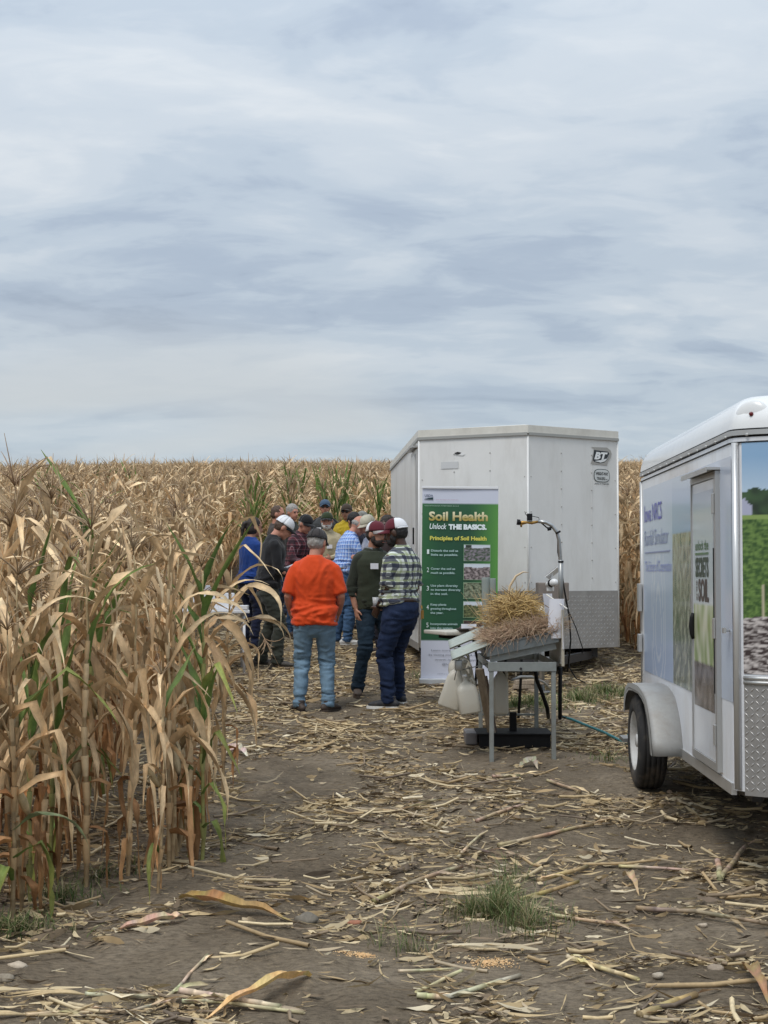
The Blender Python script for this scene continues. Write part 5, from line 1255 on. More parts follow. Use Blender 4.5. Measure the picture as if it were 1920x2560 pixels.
    pl = MB(); d_ = (e - a); L_ = d_.length; Mq = d_.to_track_quat('Z', 'Y').to_matrix().to_4x4(); pl.box((-.035, -.012, 0), (.035, .012, L_), M=Mq, bev=.003); pl.build('plank', WOOD, loc=a, label='weathered narrow board leaning against the left end of the metal table', cat='board')
    pl = MB(); e2 = PW(1212, 1690, 12.75); a2 = a + Vector((.03, .05, 0)); d2 = e2 - a2; Mq = d2.to_track_quat('Z', 'Y').to_matrix().to_4x4(); pl.box((-.02, -.01, 0), (.02, .01, d2.length), M=Mq, bev=.002); pl.build('plank', mat('dark_board', (.13, .09, .07), .8, var=.3), loc=a2, label='dark thin board leaning beside the weathered one', cat='board')
    # white board at the right end, with taped papers
    M = Matrix.Translation(Vector((xR + .045, yF - .05, zt - .02)))
    rb = empty('splash_board', M.translation, label='upright white board with papers clipped to it at the right end of the trays', cat='board')
    Mi = Matrix.Translation(-M.translation) @ M
    b = MB(); b.box((0, 0, .0), (.014, .95, .44), M=Mi, bev=.002); b.build('board', mat('dull_white_board', (.56, .55, .52), .5, var=.1, dirt=((.32, .27, .2), .5, 4, (1, 1, 1))), rb)
    b = MB(); b.box((-.004, -.012, -.01), (.018, -.0005, .45), M=Mi); b.build('front_edge', mat('edge_wood', (.42, .38, .30), .7), rb)
    PAPER = mat('paper', (.78, .78, .83), .6, trans=.25, var=.03)
    def paper(name, p0, w, h, cur, label, sk=0.0, rz=0):
        g = MB(); g.grid(lambda u, v: Vector((w * (u - .5) + sk * (1 - v), cur * math.sin(u * 2.6) * (1 - v * .7) - .015 * (1 - v), h * (v - 1))), 10, 10); return g.build(name, PAPER, smooth=True, fixn=False, loc=p0, rot=(0, 0, rz), label=label, cat='paper')
    paper('paper', PW(1392, 1497, yF + .02), .13, .32, -.05, 'white sheet curling off the board beside the straw', -.03, R(20)); paper('paper', PW(1408, 1512, yF - .06), .09, .36, .03, 'white sheet hanging at the front edge of the board', .0, R(70)); paper('paper', PW(1369, 1484, yF + .2), .10, .22, .04, 'small folded sheet at the left top of the board', .02, R(30))
    b = MB(); b.tube([PW(1366, 1486, yF + .15), PW(1418, 1522, yF - .07)], .006, 6); b.build('clip_rail', mat('rail_white', (.65, .63, .58), .5), label='thin white rail along the top of the papers', cat='rail')
    # sprayer mast
    yp = yF + .35; q = lambda px, py: PW(px, py, yp)
    rt = empty('sprayer_mast', q(1402, 1660), label='curved galvanised pipe with brass spray nozzle reaching over the straw', cat='sprayer mast')
    o0 = Vector(rt.location); P_ = [(1402, 1665), (1402, 1500), (1401, 1400), (1398, 1352), (1392, 1330), (1380, 1314), (1364, 1306), (1345, 1303)]
    b = MB(); b.tube([q(*p) - o0 for p in P_], .0155, 10); b.build('pipe', GALV, rt, smooth=True)
    b = MB(); b.tube([q(1402, 1512) - o0, q(1402, 1400) - o0], .021, 10); b.build('sleeve', mat('grey_sleeve', (.33, .34, .34), .4, metal=.5), rt, smooth=True)
    for yy in (1406, 1333): b = MB(); b.tube([q(1402 if yy > 1350 else 1396, yy) - o0, q(1402 if yy > 1350 else 1394, yy - 4) - o0], .024, 10); b.build('clamp', BLACK, rt)
    b = MB(); b.tube([q(*p) - o0 for p in ((1347, 1304), (1330, 1307), (1318, 1306), (1306, 1307), (1300, 1307))], [.010, .014, .011, .018, .012], 10); b.tube([q(1303, 1308) - o0, q(1303, 1318) - o0], [.012, .007], 8); b.build('brass_fitting', BRASS, rt, smooth=True)
    b = MB(); b.tube([q(1300, 1306) - o0, q(1292, 1305) - o0], .024, 14); b.build('gauge', BLACK, rt); b = MB(); b.tube([q(1292, 1305) - o0, q(1291.3, 1305) - o0], .020, 14); b.build('gauge_face', mat('gauge_face', (.6, .6, .6), .3), rt)
    b = MB(); b.box(q(1324, 1302) + Vector((-.022, -.02, 0)) - o0, q(1324, 1284) + Vector((.022, .02, 0)) - o0, bev=.004); b.build('solenoid', BLACK, rt)
    b = MB(); b.tube([q(*p) - o0 for p in ((1318, 1290), (1313, 1284), (1316, 1280))], .003, 5); b.tube([q(*p) - o0 for p in ((1330, 1290), (1347, 1294), (1349, 1304))], .003, 5); b.tube([q(*p) - o0 for p in ((1352, 1306), (1366, 1318), (1374, 1322), (1386, 1316))], .006, 6); b.tube([q(1372, 1318) - o0, q(1374, 1326) - o0], .017, 8); b.build('wiring', BLACK, rt, smooth=True)
    b = MB(); pts = [(1396, 1338), (1396, 1380), (1404, 1420), (1411, 1470), (1424, 1540), (1428, 1600), (1420, 1680)]; b.tube([q(*p) + Vector((0, .03, 0)) - o0 for p in pts], .007, 6); b.build('black_cable', BLACK, rt, smooth=True)
    b = MB(); pts = [(1417, 1630), (1424, 1670), (1440, 1696), (1462, 1706)]; b.tube([PW(a_, b_, 14.5) - o0 for a_, b_ in pts], .006, 6); b.build('loose_cable', BLACK, rt, smooth=True)
    # vertical clear tubes behind the straw, left
    TUBE = mat('clear_acrylic', (.42, .48, .46), .08, trans=.35, spec=.8)
    for k, (px, w_, lb) in enumerate(((1214, .036, 'taller left one of two clear upright tubes in front of the banner'), (1231, .030, 'right one of two clear upright tubes in front of the banner'))):
        d_ = 13.1; b = MB(); top = PW(px, 1444 + k * 2, d_); bot = PW(px + 3, 1600, d_); base = bot.copy(); b.tube([(0, 0, 0), top - base], w_ - .004, 18, cap=False); b.tube([(0, 0, 0), top - base], w_, 18, cap=False); b.build('clear_tube', TUBE, smooth=True, fixn=False, loc=base, label=lb, cat='tube')
    # folding table behind, with black trays
    c0 = PW(1140, 1576, 14.2); ft = empty('folding_table', (c0.x, c0.y, gz(c0.x, c0.y)), R(20), label='small weathered folding table standing between banner and straw trays', cat='table')
    zt2 = c0.z - ft.location.z; b = MB(); b.box((-.22, -.28, zt2 - .035), (.62, .28, zt2), bev=.01); b.build('tabletop', mat('weathered_laminate', (.50, .48, .42), .6, var=.2, vscale=12, dirt=((.28, .22, .15), .5, 6, (1, 1, 1))), ft)
    for x in (.25, .55):
        for y, s_ in ((-.2, 1), (.2, -1)): b = MB(); zz = gz(c0.x + x, c0.y + y) - ft.location.z; b.tube([(x, y, zt2 - .036), (x + .05, y * .9, zt2 - .3), (x, y, zz)], .014, 8); b.build('leg', BLACK, ft, smooth=True)
    b = MB(); b.box((-.1, -.19, zt2 - .075), (-.04, .19, zt2 - .036)); b.tube([(-.08, -.1, zt2 - .06), (-.0, -.1, zt2 - .16)], .014, 6); b.build('brace', BLACK, ft)
    ob = lambda px, py, dd: PW(px, py, dd)
    for k, (px, py, lb) in enumerate(((1162, 1571, 'dark dish of soil at the left on the small folding table'), (1194, 1577, 'dark dish of soil at the right on the small folding table'))):
        p = ob(px, py, 13.95 - k * .2); rt2 = empty('soil_dish', (p.x, p.y, ft.location.z + zt2 + .001), label=lb, cat='dish'); b = MB(); b.tube([(0, 0, 0), (0, 0, .012), (0, 0, .028)], [.050, .075, .085], 16); b.build('dish', mat('dark_dish', (.05, .045, .04), .5), rt2, smooth=True)
        b = MB(); b.ell((0, 0, .026), (.06, .06, .022), nu=10, nv=6); b.v = [tuple(Vector(v) * (1 + .2 * mnoise.noise(Vector(v) * 60))) for v in b.v]; b.build('soil', mat('crumbly_soil', (.07, .05, .04), .95, var=.4, vscale=50), rt2, smooth=True)
    paper('paper', PW(1226, 1532, 13.4) , .09, .04, .02, 'small white card standing among the straw at the left', 0, 0)
    paper('paper', PW(1172, 1560, 13.8), .14, .04, .02, 'white card lying behind the soil dishes', 0, 0)
    # plastic bin below the table
    p = G(1272, 1828); y_ = 12.95; rt3 = empty('storage_bin', ((xL + xR) / 2 - .02, y_ + .05, gz(1.1, y_)), label='low black tub on the ground under the metal table', cat='tub')
    b = MB(); hh = .105
    for lo, hi in (((-.30, -.22, 0), (.30, .22, .01)), ((-.30, -.22, .0101), (.30, -.205, hh)), ((-.30, .205, .0101), (.30, .22, hh)), ((-.30, -.2049, .0101), (-.285, .2049, hh)), ((.285, -.2049, .0101), (.30, .2049, hh))): b.box(lo, hi)
    b.build('tub', BLACK, rt3); b = MB(); b.box((-.32, -.24, hh + .0005), (.32, .24, hh + .015), bev=.004); b.build('rim', BLACK, rt3)
    pz = rt3.location.z + hh + .016; b = MB(); b.box((-.03, -.03, 0), (.03, .03, .16), bev=.004); b.build('short_post', BLACK, loc=(rt3.location.x + .0, y_ + .03, pz), label='short black post standing on the tub under the table', cat='post')
    b = MB(); b.box((-.05, -.2, 0), (.05, .2, .10), bev=.01); b.build('grey_crate', mat('grey_box', (.16, .15, .15), .6, var=.2), loc=(xL - .11, 13.1, gz(xL, 13.1)), label='small grey box on the ground at the left of the black tub', cat='box')
    # hoses
    def hose(name, pts, rad, m, label, dd=None): b = MB(); b.tube(pts, rad, 8); b.build(name, m, smooth=True, label=label, cat='hose')
    def gp(px, py, up=.02): v = G(px, py); v.z += up; return v
    hose('garden_hose', [gp(1408, 1806, .05), gp(1430, 1812, .05), gp(1470, 1826, .04), gp(1510, 1842, .04), gp(1540, 1856, .035), gp(1560, 1862), gp(1572, 1864), PW(1571, 1850, 12.75), PW(1571, 1836, 12.75)], .013, mat('teal_hose', (.03, .16, .18), .4), 'teal garden hose running from the table to the near trailer wheel')
    hose('water_pipe', [PW(1401, 1668, 12.75), PW(1400, 1740, 12.75), PW(1400, 1795, 12.75), gp(1402, 1806, .06), gp(1416, 1808, .05)], .017, BLACK, 'black upright feed pipe behind the right front table leg')
    hose('black_hose', [PW(1337, 1665, 13.3), PW(1342, 1700, 13.4), PW(1356, 1735, 13.5), PW(1368, 1770, 13.5), gp(1371, 1800, .02)], .018, BLACK, 'black hose hanging from the trays beside the rear right leg')
    hose('grey_hose', [PW(1280, 1700, 13.6), PW(1300, 1692, 13.9), PW(1330, 1692, 14.2), PW(1360, 1706, 14.6), PW(1375, 1722, 14.8)], .012, mat('grey_hose_', (.3, .3, .29), .5), 'grey hose looping under the table')
    hose('power_cord', [gp(1508, 1700, .0), gp(1528, 1716, .0), gp(1550, 1732, .0), gp(1572, 1748, .0)], .008, BLACK, 'thin black cord lying on the grass towards the near trailer')
    # wood blocks by the far trailer
    r = random.Random(8); 
    for k, (px, py, lift, w_, lb) in enumerate(((1318, 1731, 0, .30, 'lowest wooden block of the pile under the far trailer'), (1322, 1724, .045, .34, 'middle wooden block of the pile under the far trailer'), (1340, 1718, .09, .26, 'upper right wooden block of the pile under the far trailer'), (1312, 1716, .09, .22, 'upper left pale block of the pile under the far trailer'))):
        p = G(px, 1731); b = MB(); b.box((-w_ / 2, -.05, 0), (w_ / 2, .05, .042), bev=.004); b.build('wood_block', WOOD, loc=(p.x, p.y, p.z + lift), rot=(0, 0, r.uniform(-.5, .5)), label=lb, cat='wood block', group='wood blocks stacked under the far trailer')
demo()

def white_table():
    p = G(604, 1692); x, y = p.x, p.y; root = empty('folding_table', (x - .45, y + .45, gz(x - .45, y + .45)), R(8), label='white folding table half hidden in the corn beside the woman in blue', cat='table')
    WT = mat('white_table_plastic', (.72, .73, .76), .35); h = .74
    b = MB(); b.box((-.50, -.36, h - .04), (.48, .36, h), bev=.01); b.build('tabletop', WT, root)
    for lx in (-.42, .42):
        for ly in (-.30, .30): b = MB(); z = gz(x - .45 + lx, y + .45 + ly) - root.location.z; b.tube([(lx, ly, h - .041), (lx, ly, z)], .016, 8); b.build('leg', WT, root, smooth=True)
        b = MB(); b.tube([(lx, -.3, .25), (lx, .3, .25)], .012, 6); b.build('cross_bar', WT, root, smooth=True)
    zt = root.location.z + h
    b = MB(); b.box((-.14, -.1, 0), (.14, .1, .19), bev=.006); b.build('white_box', WT, loc=(x - .28, y + .42, zt + .001), rot=(0, 0, R(15)), label='white carton on the table seen through the corn', cat='box')
    b = MB(); b.box((-.09, -.1, 0), (.09, .1, .05), bev=.006); b.build('white_tray', WT, loc=(x - .04, y + .25, zt + .001), label='flat white tray at the edge of the table behind the corn', cat='tray')
    b = MB(); b.box((-.12, -.08, 0), (.12, .08, .28), bev=.006); b.build('white_bucket', WT, loc=(x - .55, y + .5, zt + .001), rot=(0, 0, R(-20)), label='taller white carton further left on the same table', cat='box')
white_table()

# ---------------------------------------------------------------- people
def evaluated(name, mb, voxel, smooth=3, disp=None):
    """fuse the overlapping closed pieces into one continuous skin"""
    me = mb.mesh(name, []) ; o = bpy.data.objects.new(name, me); COL.objects.link(o)
    rm = o.modifiers.new('r', 'REMESH'); rm.mode = 'VOXEL'; rm.voxel_size = voxel; rm.use_smooth_shade = True
    sm = o.modifiers.new('s', 'SMOOTH'); sm.iterations = smooth; sm.factor = .5
    dg = bpy.context.evaluated_depsgraph_get(); dg.update(); out = bpy.data.meshes.new_from_object(o.evaluated_get(dg)); bpy.data.objects.remove(o); bpy.data.meshes.remove(me)
    if disp is not None:
        n = len(out.vertices); co = np.empty(n * 3, np.float32); out.vertices.foreach_get('co', co); co = co.reshape(-1, 3); nr = np.empty(n * 3, np.float32); out.vertices.foreach_get('normal', nr); nr = nr.reshape(-1, 3)
        d = np.array([disp(Vector(c)) for c in co], np.float32); co = co + nr * d[:, None]; out.vertices.foreach_set('co', co.ravel()); out.update()
    out.polygons.foreach_set('use_smooth', [True] * len(out.polygons)); return out
def folds(seed, amp, fx, fz):
    S = Vector((seed * 3.1, seed * 1.7, 0))
    def f(c):
        p = Vector((c.x * fx, c.y * fx, c.z * fz)) + S; w = mnoise.noise_vector(p * .5) * 1.2
        a = 1 - abs(mnoise.noise(p + w)) * 2.2; b = 1 - abs(mnoise.noise(p * 2.1 + w * 1.5)) * 2.2
        return amp * (a * .7 + b * .3 - .35)
    return f
def plaid(name, base, bands, sx, sz, rough=.8, tilt=0.0, sheen=.1):
    """woven check: bands = list of (colour, share, period, phase, axis)"""
    m = bpy.data.materials.new(name); m.use_nodes = True; nt = m.node_tree; N = nt.nodes; L = nt.links; b = N['Principled BSDF']; b.inputs['Roughness'].default_value = rough
    tc = N.new('ShaderNodeTexCoord'); nz = N.new('ShaderNodeTexNoise'); nz.inputs['Scale'].default_value = 5; L.new(tc.outputs['Object'], nz.inputs[0])
    va = N.new('ShaderNodeVectorMath'); va.operation = 'SCALE'; L.new(nz.outputs['Color'], va.inputs[0]); va.inputs[3].default_value = .03
    vb = N.new('ShaderNodeVectorMath'); vb.operation = 'ADD'; L.new(va.outputs[0], vb.inputs[0]); L.new(tc.outputs['Object'], vb.inputs[1])
    sep = N.new('ShaderNodeSeparateXYZ'); L.new(vb.outputs[0], sep.inputs[0])
    ad = N.new('ShaderNodeMath'); ad.operation = 'MULTIPLY_ADD'; L.new(sep.outputs[1], ad.inputs[0]); ad.inputs[1].default_value = .75; L.new(sep.outputs[0], ad.inputs[2])
    src = None
    for col, share, per, ph, ax in bands:
        v = sep.outputs[2] if ax == 'z' else ad.outputs[0]
        k = N.new('ShaderNodeMath'); k.operation = 'MULTIPLY_ADD'; L.new(v, k.inputs[0]); k.inputs[1].default_value = 1 / per; k.inputs[2].default_value = ph + 50
        fr = N.new('ShaderNodeMath'); fr.operation = 'FRACT'; L.new(k.outputs[0], fr.inputs[0]); ls = N.new('ShaderNodeMath'); ls.operation = 'LESS_THAN'; L.new(fr.outputs[0], ls.inputs[0]); ls.inputs[1].default_value = share
        f = N.new('ShaderNodeMath'); f.operation = 'MULTIPLY'; L.new(ls.outputs[0], f.inputs[0]); f.inputs[1].default_value = .85 if sum(col) < .7 and max(col) < .2 else .55
        mx = N.new('ShaderNodeMix'); mx.data_type = 'RGBA'; L.new(f.outputs[0], mx.inputs[0]); mx.inputs[7].default_value = col + (1,)
        if src is None: mx.inputs[6].default_value = base + (1,)
        else: L.new(src, mx.inputs[6])
        src = mx.outputs[2]
    L.new(src, b.inputs['Base Color']); return m
def cloth(name, c, var=.10, rough=.85, bump=.15, sheen=.15): return mat(name, c, rough, var=var, vscale=7, bump=bump, bscale=220, sheen=sheen, spec=.2)
def denim(name, c): return mat(name, c, .85, var=.28, vscale=5, bump=.25, bscale=260, spec=.2, dirt=(tuple(min(1, v * 1.9 + .02) for v in c), .45, 3.5, (1, 1, .6)))
SKIN = {'fair': mat('skin_fair', (.50, .27, .19), .55, var=.10, vscale=14), 'tan': mat('skin_tan', (.40, .20, .13), .55, var=.10, vscale=14), 'dark': mat('skin_dark', (.062, .030, .019), .42, var=.15, vscale=12), 'red': mat('skin_ruddy', (.48, .22, .15), .55, var=.10, vscale=14)}
HAIR = {k: mat('hair_' + k, c, .65, var=.35, vscale=60, bump=.6, bscale=160, stretch=(1, 1, .3)) for k, c in (('grey', (.30, .28, .26)), ('dark', (.022, .015, .012)), ('brown', (.07, .04, .025)), ('white', (.60, .58, .55)), ('black', (.010, .009, .009)))}
EYE = mat('eye_dark', (.02, .015, .012), .2); LIP = mat('lips', (.25, .09, .07), .5); LENS = mat('dark_glass', (.012, .012, .014), .1)
BELT = mat('belt_leather', (.035, .018, .012), .5); SOLE = mat('shoe_sole', (.68, .68, .66), .6); TAGP = mat('name_tag', (.72, .72, .76), .4)

def person(px, py, dist=None, h=1.78, yaw=0.0, label='', group=None, lean=0.0, head=(0, 0, 0), wide=1.0, belly=0.0, arms=None, legs=None, skin='fair', hair=None, shirt=None, sleeve='short', trousers=None,
           cap=None, beard=None, shoes=(.03, .02, .018), sole=None, collar=None, glasses=None, tagpos=None, vest=None, hem=.90, belt=False, vox=.010, seed=1, bald=False, extra=None, tucked=False, legvox=None):
    """px,py: the ground point between the feet (full-size picture pixels). Local frame: +Y is where the chest points, +X the person's right."""
    P0 = G(px, py); k = h / 1.80
    root = empty('person', P0, R(yaw), label=label, cat='person', group=group); root.scale = (k, k, k)
    W = wide
    arms = arms or {}; legs = legs or {}
    zg = lambda x, y: (gz(P0.x + math.cos(R(yaw)) * x * k - math.sin(R(yaw)) * y * k, P0.y + math.sin(R(yaw)) * x * k + math.cos(R(yaw)) * y * k) - P0.z) / k
    hipz = .94; pelvis = Vector((0, 0, hipz)); LM_ = Matrix.Translation(pelvis) @ Matrix.Rotation(R(-lean), 4, 'X') @ Matrix.Translation(-pelvis)
    def T(p, amt=1.0):
        p = Vector(p)
        if p.z <= hipz: return p
        t = min(1, (p.z - hipz) / .25) * amt; M = Matrix.Translation(pelvis) @ Matrix.Rotation(R(-lean * t), 4, 'X') @ Matrix.Translation(-pelvis); return M @ p
    tors = [(.84, .150, .115, 0), (.90, .168, .128, -.005), (.97, .172, .130, -.005), (1.05, .162, .120, .004), (1.14, .160, .118, .006), (1.24, .172, .124, .004), (1.34, .184, .126, -.002), (1.40, .178, .115, -.008), (1.45, .145, .094, -.012), (1.49, .098, .076, -.012), (1.52, .068, .064, -.010), (1.55, .060, .060, -.008)]
    def torso(mb, off=0.0, z0=.84, z1=1.55, boost=1.0):
        pts = []; rad = []
        zs = [z0] + [q[0] for q in tors if z0 + .01 < q[0] < z1 - .01] + [z1]; A_ = [q[0] for q in tors]
        for z in zs:
            rx, ry, cy = (float(np.interp(z, A_, [q[j] for q in tors])) for j in (1, 2, 3))
            bl = belly * math.exp(-((z - 1.06) / .13) ** 2); pts.append(T((0, cy + bl * .7, z))); rad.append(((rx * W + off + bl * .5), (ry * (W ** .6) + off + bl * .45)))
        mb.tube(pts, rad, 24, side=(1, 0, 0), rounded=False)
    # joints ---------------------------------------------------------------
    J = {}
    for s, nm in ((1, 'R'), (-1, 'L')):
        a = arms.get(nm, {}); sh = T((s * (.160 * W + .006), -.01, 1.415)); ua = a.get('up', (s * 6, 4)); fa = a.get('fore', (s * 2, 14))   # (sideways, forward) angles in degrees from straight down
        def dr(an):
            x, y = R(an[0]), R(an[1]); v = Vector((math.sin(x), math.sin(y) * math.cos(x), -math.cos(y) * math.cos(x))); return v.normalized()
        du = dr(ua); el = sh + du * .285; df = dr(fa); wr = el + df * .25
        J['sh' + nm], J['el' + nm], J['wr' + nm], J['df' + nm] = sh, el, wr, df
        l = legs.get(nm, {}); fx, fy = l.get('foot', (s * .12, 0)); hp = Vector((s * .088 * W, 0, .90)); an = Vector((fx, fy, zg(fx, fy) + .085)); mid_ = (hp + an) / 2; L1 = .44
        half = (an - hp).length / 2; bend = math.sqrt(max(.0004, L1 * L1 - half * half)) if half < L1 else .015
        kn = mid_ + Vector((l.get('kx', 0), min(bend, l.get('kmax', .09)), 0)); J['hp' + nm], J['kn' + nm], J['an' + nm], J['toe' + nm] = hp, kn, an, R(l.get('toe', s * -12))
    # head frame ---------------------------------------------------------------
    neck = T((0, -.008, 1.535)); hd = Euler((R(-lean * .6 - head[1]), R(head[2]), R(head[0]))).to_matrix().to_4x4()
    MH = Matrix.Translation(neck) @ hd @ Matrix.Translation((0, .024, .145)) @ Matrix.Scale(1.10, 4)
    # body: one continuous skin -----------------------------------------------
    b = MB(); torso(b, -.012, .84)
    b.tube([T((0, -.012, 1.49)), neck, MH @ Vector((0, -.012, -.05))], [(.066 * W ** .5, .062), (.058, .058), (.058, .062)], 16, side=(1, 0, 0), rounded=True)
    b.ell((0, -.008, .012), (.076, .096, .108), M=MH, nu=20, nv=14); b.ell((0, .028, -.040), (.060, .066, .074), M=MH, nu=16, nv=10); b.ell((0, .062, -.088), (.030, .026, .026), M=MH, nu=10, nv=8)
    b.tube([MH @ Vector(p) for p in ((0, .080, .012), (0, .098, -.012), (0, .108, -.030), (0, .094, -.040))], [.009, .012, .016, .012], 8, rounded=True)
    b.ell((0, .078, .026), (.050, .016, .012), M=MH, nu=12, nv=6); b.ell((0, .082, -.062), (.024, .014, .012), M=MH, nu=10, nv=6)
    for s in (-1, 1): b.ell((s * .078, -.006, -.008), (.011, .021, .033), M=MH @ Matrix.Rotation(R(0), 4, 'Y'), nu=10, nv=8)
    for s, nm in ((1, 'R'), (-1, 'L')):
        sh, el, wr, df = (J[q + nm] for q in ('sh', 'el', 'wr', 'df'))
        b.tube([sh, sh.lerp(el, .35), el, el.lerp(wr, .3), el.lerp(wr, .75), wr], [.049, .046, .040, .042, .032, .027], 12, rounded=True)
        # hand: palm, four unequal curled fingers, thumb leaving the side of the palm
        side = df.cross(Vector((0, 1, 0)) if abs(df.y) < .85 else Vector((0, 0, 1))); side = (side * (1 if side.dot(Vector((s, 0, 0))) > 0 else -1)).normalized(); acr = df.cross(side).normalized(); acr = acr * (1 if acr.y > 0 else -1)
        pl = wr + df * .055; b.tube([wr - df * .005, wr + df * .04, wr + df * .085], [(.026, .017), (.040, .016), (.040, .013)], 12, side=acr, rounded=True)
        for q, (o_, L_) in enumerate(((-.030, .062), (-.010, .078), (.011, .084), (.031, .074))):
            p0 = wr + df * .085 + acr * o_; inw = -side * s * 0 - side; p1 = p0 + (df * .9 + inw * .25).normalized() * L_ * .45; p2 = p1 + (df * .7 + inw * .7).normalized() * L_ * .33; p3 = p2 + (df * .3 + inw * .95).normalized() * L_ * .25
            b.tube([p0 - df * .02, p1, p2, p3], [.0100, .0092, .0086, .0075], 8, rounded=True)
        p0 = wr + df * .025 + acr * .030; p1 = p0 + (df * .6 + acr * .75 - side * .2).normalized() * .042; p2 = p1 + (df * .9 + acr * .25 - side * .35).normalized() * .03; b.tube([p0, p1, p2], [.014, .0115, .009], 8, rounded=True)
        b.tube([J['hp' + nm], J['hp' + nm].lerp(J['kn' + nm], .5), J['kn' + nm], J['kn' + nm].lerp(J['an' + nm], .35), J['an' + nm]], [.078, .066, .050, .048, .034], 12, rounded=True)
        ft = J['an' + nm]; tv = Vector((math.sin(-J['toe' + nm]), math.cos(J['toe' + nm]), 0)); b.tube([ft - tv * .035 - Vector((0, 0, .045)), ft + tv * .06 - Vector((0, 0, .05)), ft + tv * .13 - Vector((0, 0, .06))], [.030, .032, .022], 10, rounded=True)
    me = evaluated('body', b, vox, 2); me.materials.append(SKIN[skin]); body = link('body', me, root)
    cv = .012
    # trousers ------------------------------------------------------------------
    t = MB(); 
    pts = []; rad = []
    for z, rx, ry, cy in ((.86, .155, .120, -.006), (.92, .172, .136, -.010), (.98, .172, .133, -.006), (1.03, .164, .124, 0)):
        bl = belly * math.exp(-((z - 1.06) / .13) ** 2) * .6; pts.append(T((0, cy + bl * .6, z), .5)); rad.append((rx * W + bl * .4, ry * W ** .6 + bl * .4))
    if not tucked: rad = [(a - .020 * max(0, min(1, (p.z - .86) / .06)), b_ - .024 * max(0, min(1, (p.z - .86) / .06))) for (a, b_), p in zip(rad, pts)]
    t.tube(pts, rad, 22, side=(1, 0, 0), rounded=True)
    for s, nm in ((1, 'R'), (-1, 'L')):
        hp, kn, an = J['hp' + nm], J['kn' + nm], J['an' + nm]; w2 = W ** .7
        lo = an + Vector((0, -.008, -.035))
        t.tube([hp + Vector((0, -.01, .02)), hp.lerp(kn, .3) + Vector((0, -.006, 0)), hp.lerp(kn, .7), kn + Vector((0, -.004, 0)), kn.lerp(an, .35) + Vector((0, -.016, 0)), kn.lerp(an, .8) + Vector((0, -.006, 0)), lo], [(.096 * w2, .110 * w2), (.090 * w2, .098 * w2), (.077 * w2, .081 * w2), (.066 * w2, .070 * w2), (.064 * w2, .070 * w2), (.060, .066), (.062, .072)], 16, side=(1, 0, 0))
    f1 = folds(seed, .012, 6, 12); f2 = folds(seed + 5, .024, 4, 24)
    def fd(c):
        q = math.exp(-((c.z - .50) / .10) ** 2) + 1.1 * math.exp(-((c.z - .14) / .09) ** 2) + .5 * math.exp(-((c.z - .84) / .05) ** 2); return f1(c) + f2(c) * min(1, q)
    me = evaluated('trousers', t, cv, 2, fd); me.materials.append(trousers); link('trousers', me, root)
    # shirt ---------------------------------------------------------------------
    if vest is None or True:
        t = MB(); so = .012 + (0.004 if not tucked else 0)
        torso(t, so, max(hem, .90), 1.53)
        if hem < .90: t.tube([T((0, -.008, hem)), T((0, -.006, .92))], [(.180 * W + belly * .3, .140 * W ** .6 + belly * .25), (.180 * W + belly * .3, .140 * W ** .6 + belly * .3)], 22, side=(1, 0, 0))
        t.tube([T((-.150 * W, -.012, 1.412)), T((-.075 * W, -.014, 1.452)), T((0, -.014, 1.47)), T((.075 * W, -.014, 1.452)), T((.150 * W, -.012, 1.412))], [.068, .066, .066, .066, .068], 14, rounded=True)
        t.tube([T((0, -.012, 1.46)), T((0, -.010, 1.53))], [(.090, .080), (.068, .066)], 16, side=(1, 0, 0))
        for nm in ('R', 'L'):
            sh, el, wr = (J[q + nm] for q in ('sh', 'el', 'wr')); inn = sh + Vector((-.02 if nm == 'R' else .02, 0, .0))
            if sleeve == 'short': t.tube([inn, sh.lerp(el, .3), sh.lerp(el, .72), sh.lerp(el, .90)], [(.072, .074), (.070 * W ** .3, .074), (.066 * W ** .3, .074), (.068 * W ** .3, .078)], 16)
            else:
                t.tube([inn, sh.lerp(el, .4), el], [.070, .062, .053], 14, rounded=True); t.tube([el, el.lerp(wr, .5), el.lerp(wr, .95)], [.052, .046, .038], 14, rounded=True)
        g1 = folds(seed + 9, .013, 8, 5); g2 = folds(seed + 11, .036, 3.0, 15)
        def fs(c): return g1(c) + g2(c) * min(1, math.exp(-((c.z - (.98 if not tucked else 1.08)) / .13) ** 2))
        me = evaluated('shirt', t, cv, 3, fs); me.materials.append(shirt); sh_ob = link('shirt', me, root)
        if collar:
            cc = MB(); n = 20; vs = []; fs_ = []
            for i in range(n + 1):
                a = R(-60 + 300 * i / n) + R(0); a = R(-150 + 300 * i / n) - math.pi / 2; ca, sa = math.cos(a), math.sin(a)
                for r_, z in ((.064, 1.500), (.066, 1.545), (.072, 1.550), (.090, 1.505)): vs.append(T((ca * r_ * 1.06, sa * r_ * 1.0 - .012, z - .012 * (sa > .3))))
            for i in range(n):
                for j in range(3): fs_.append((i * 4 + j, i * 4 + j + 1, (i + 1) * 4 + j + 1, (i + 1) * 4 + j))
            cc.add(vs, fs_); co = cc.build('collar', collar, root, smooth=True); s_ = co.modifiers.new('t', 'SOLIDIFY'); s_.thickness = .004
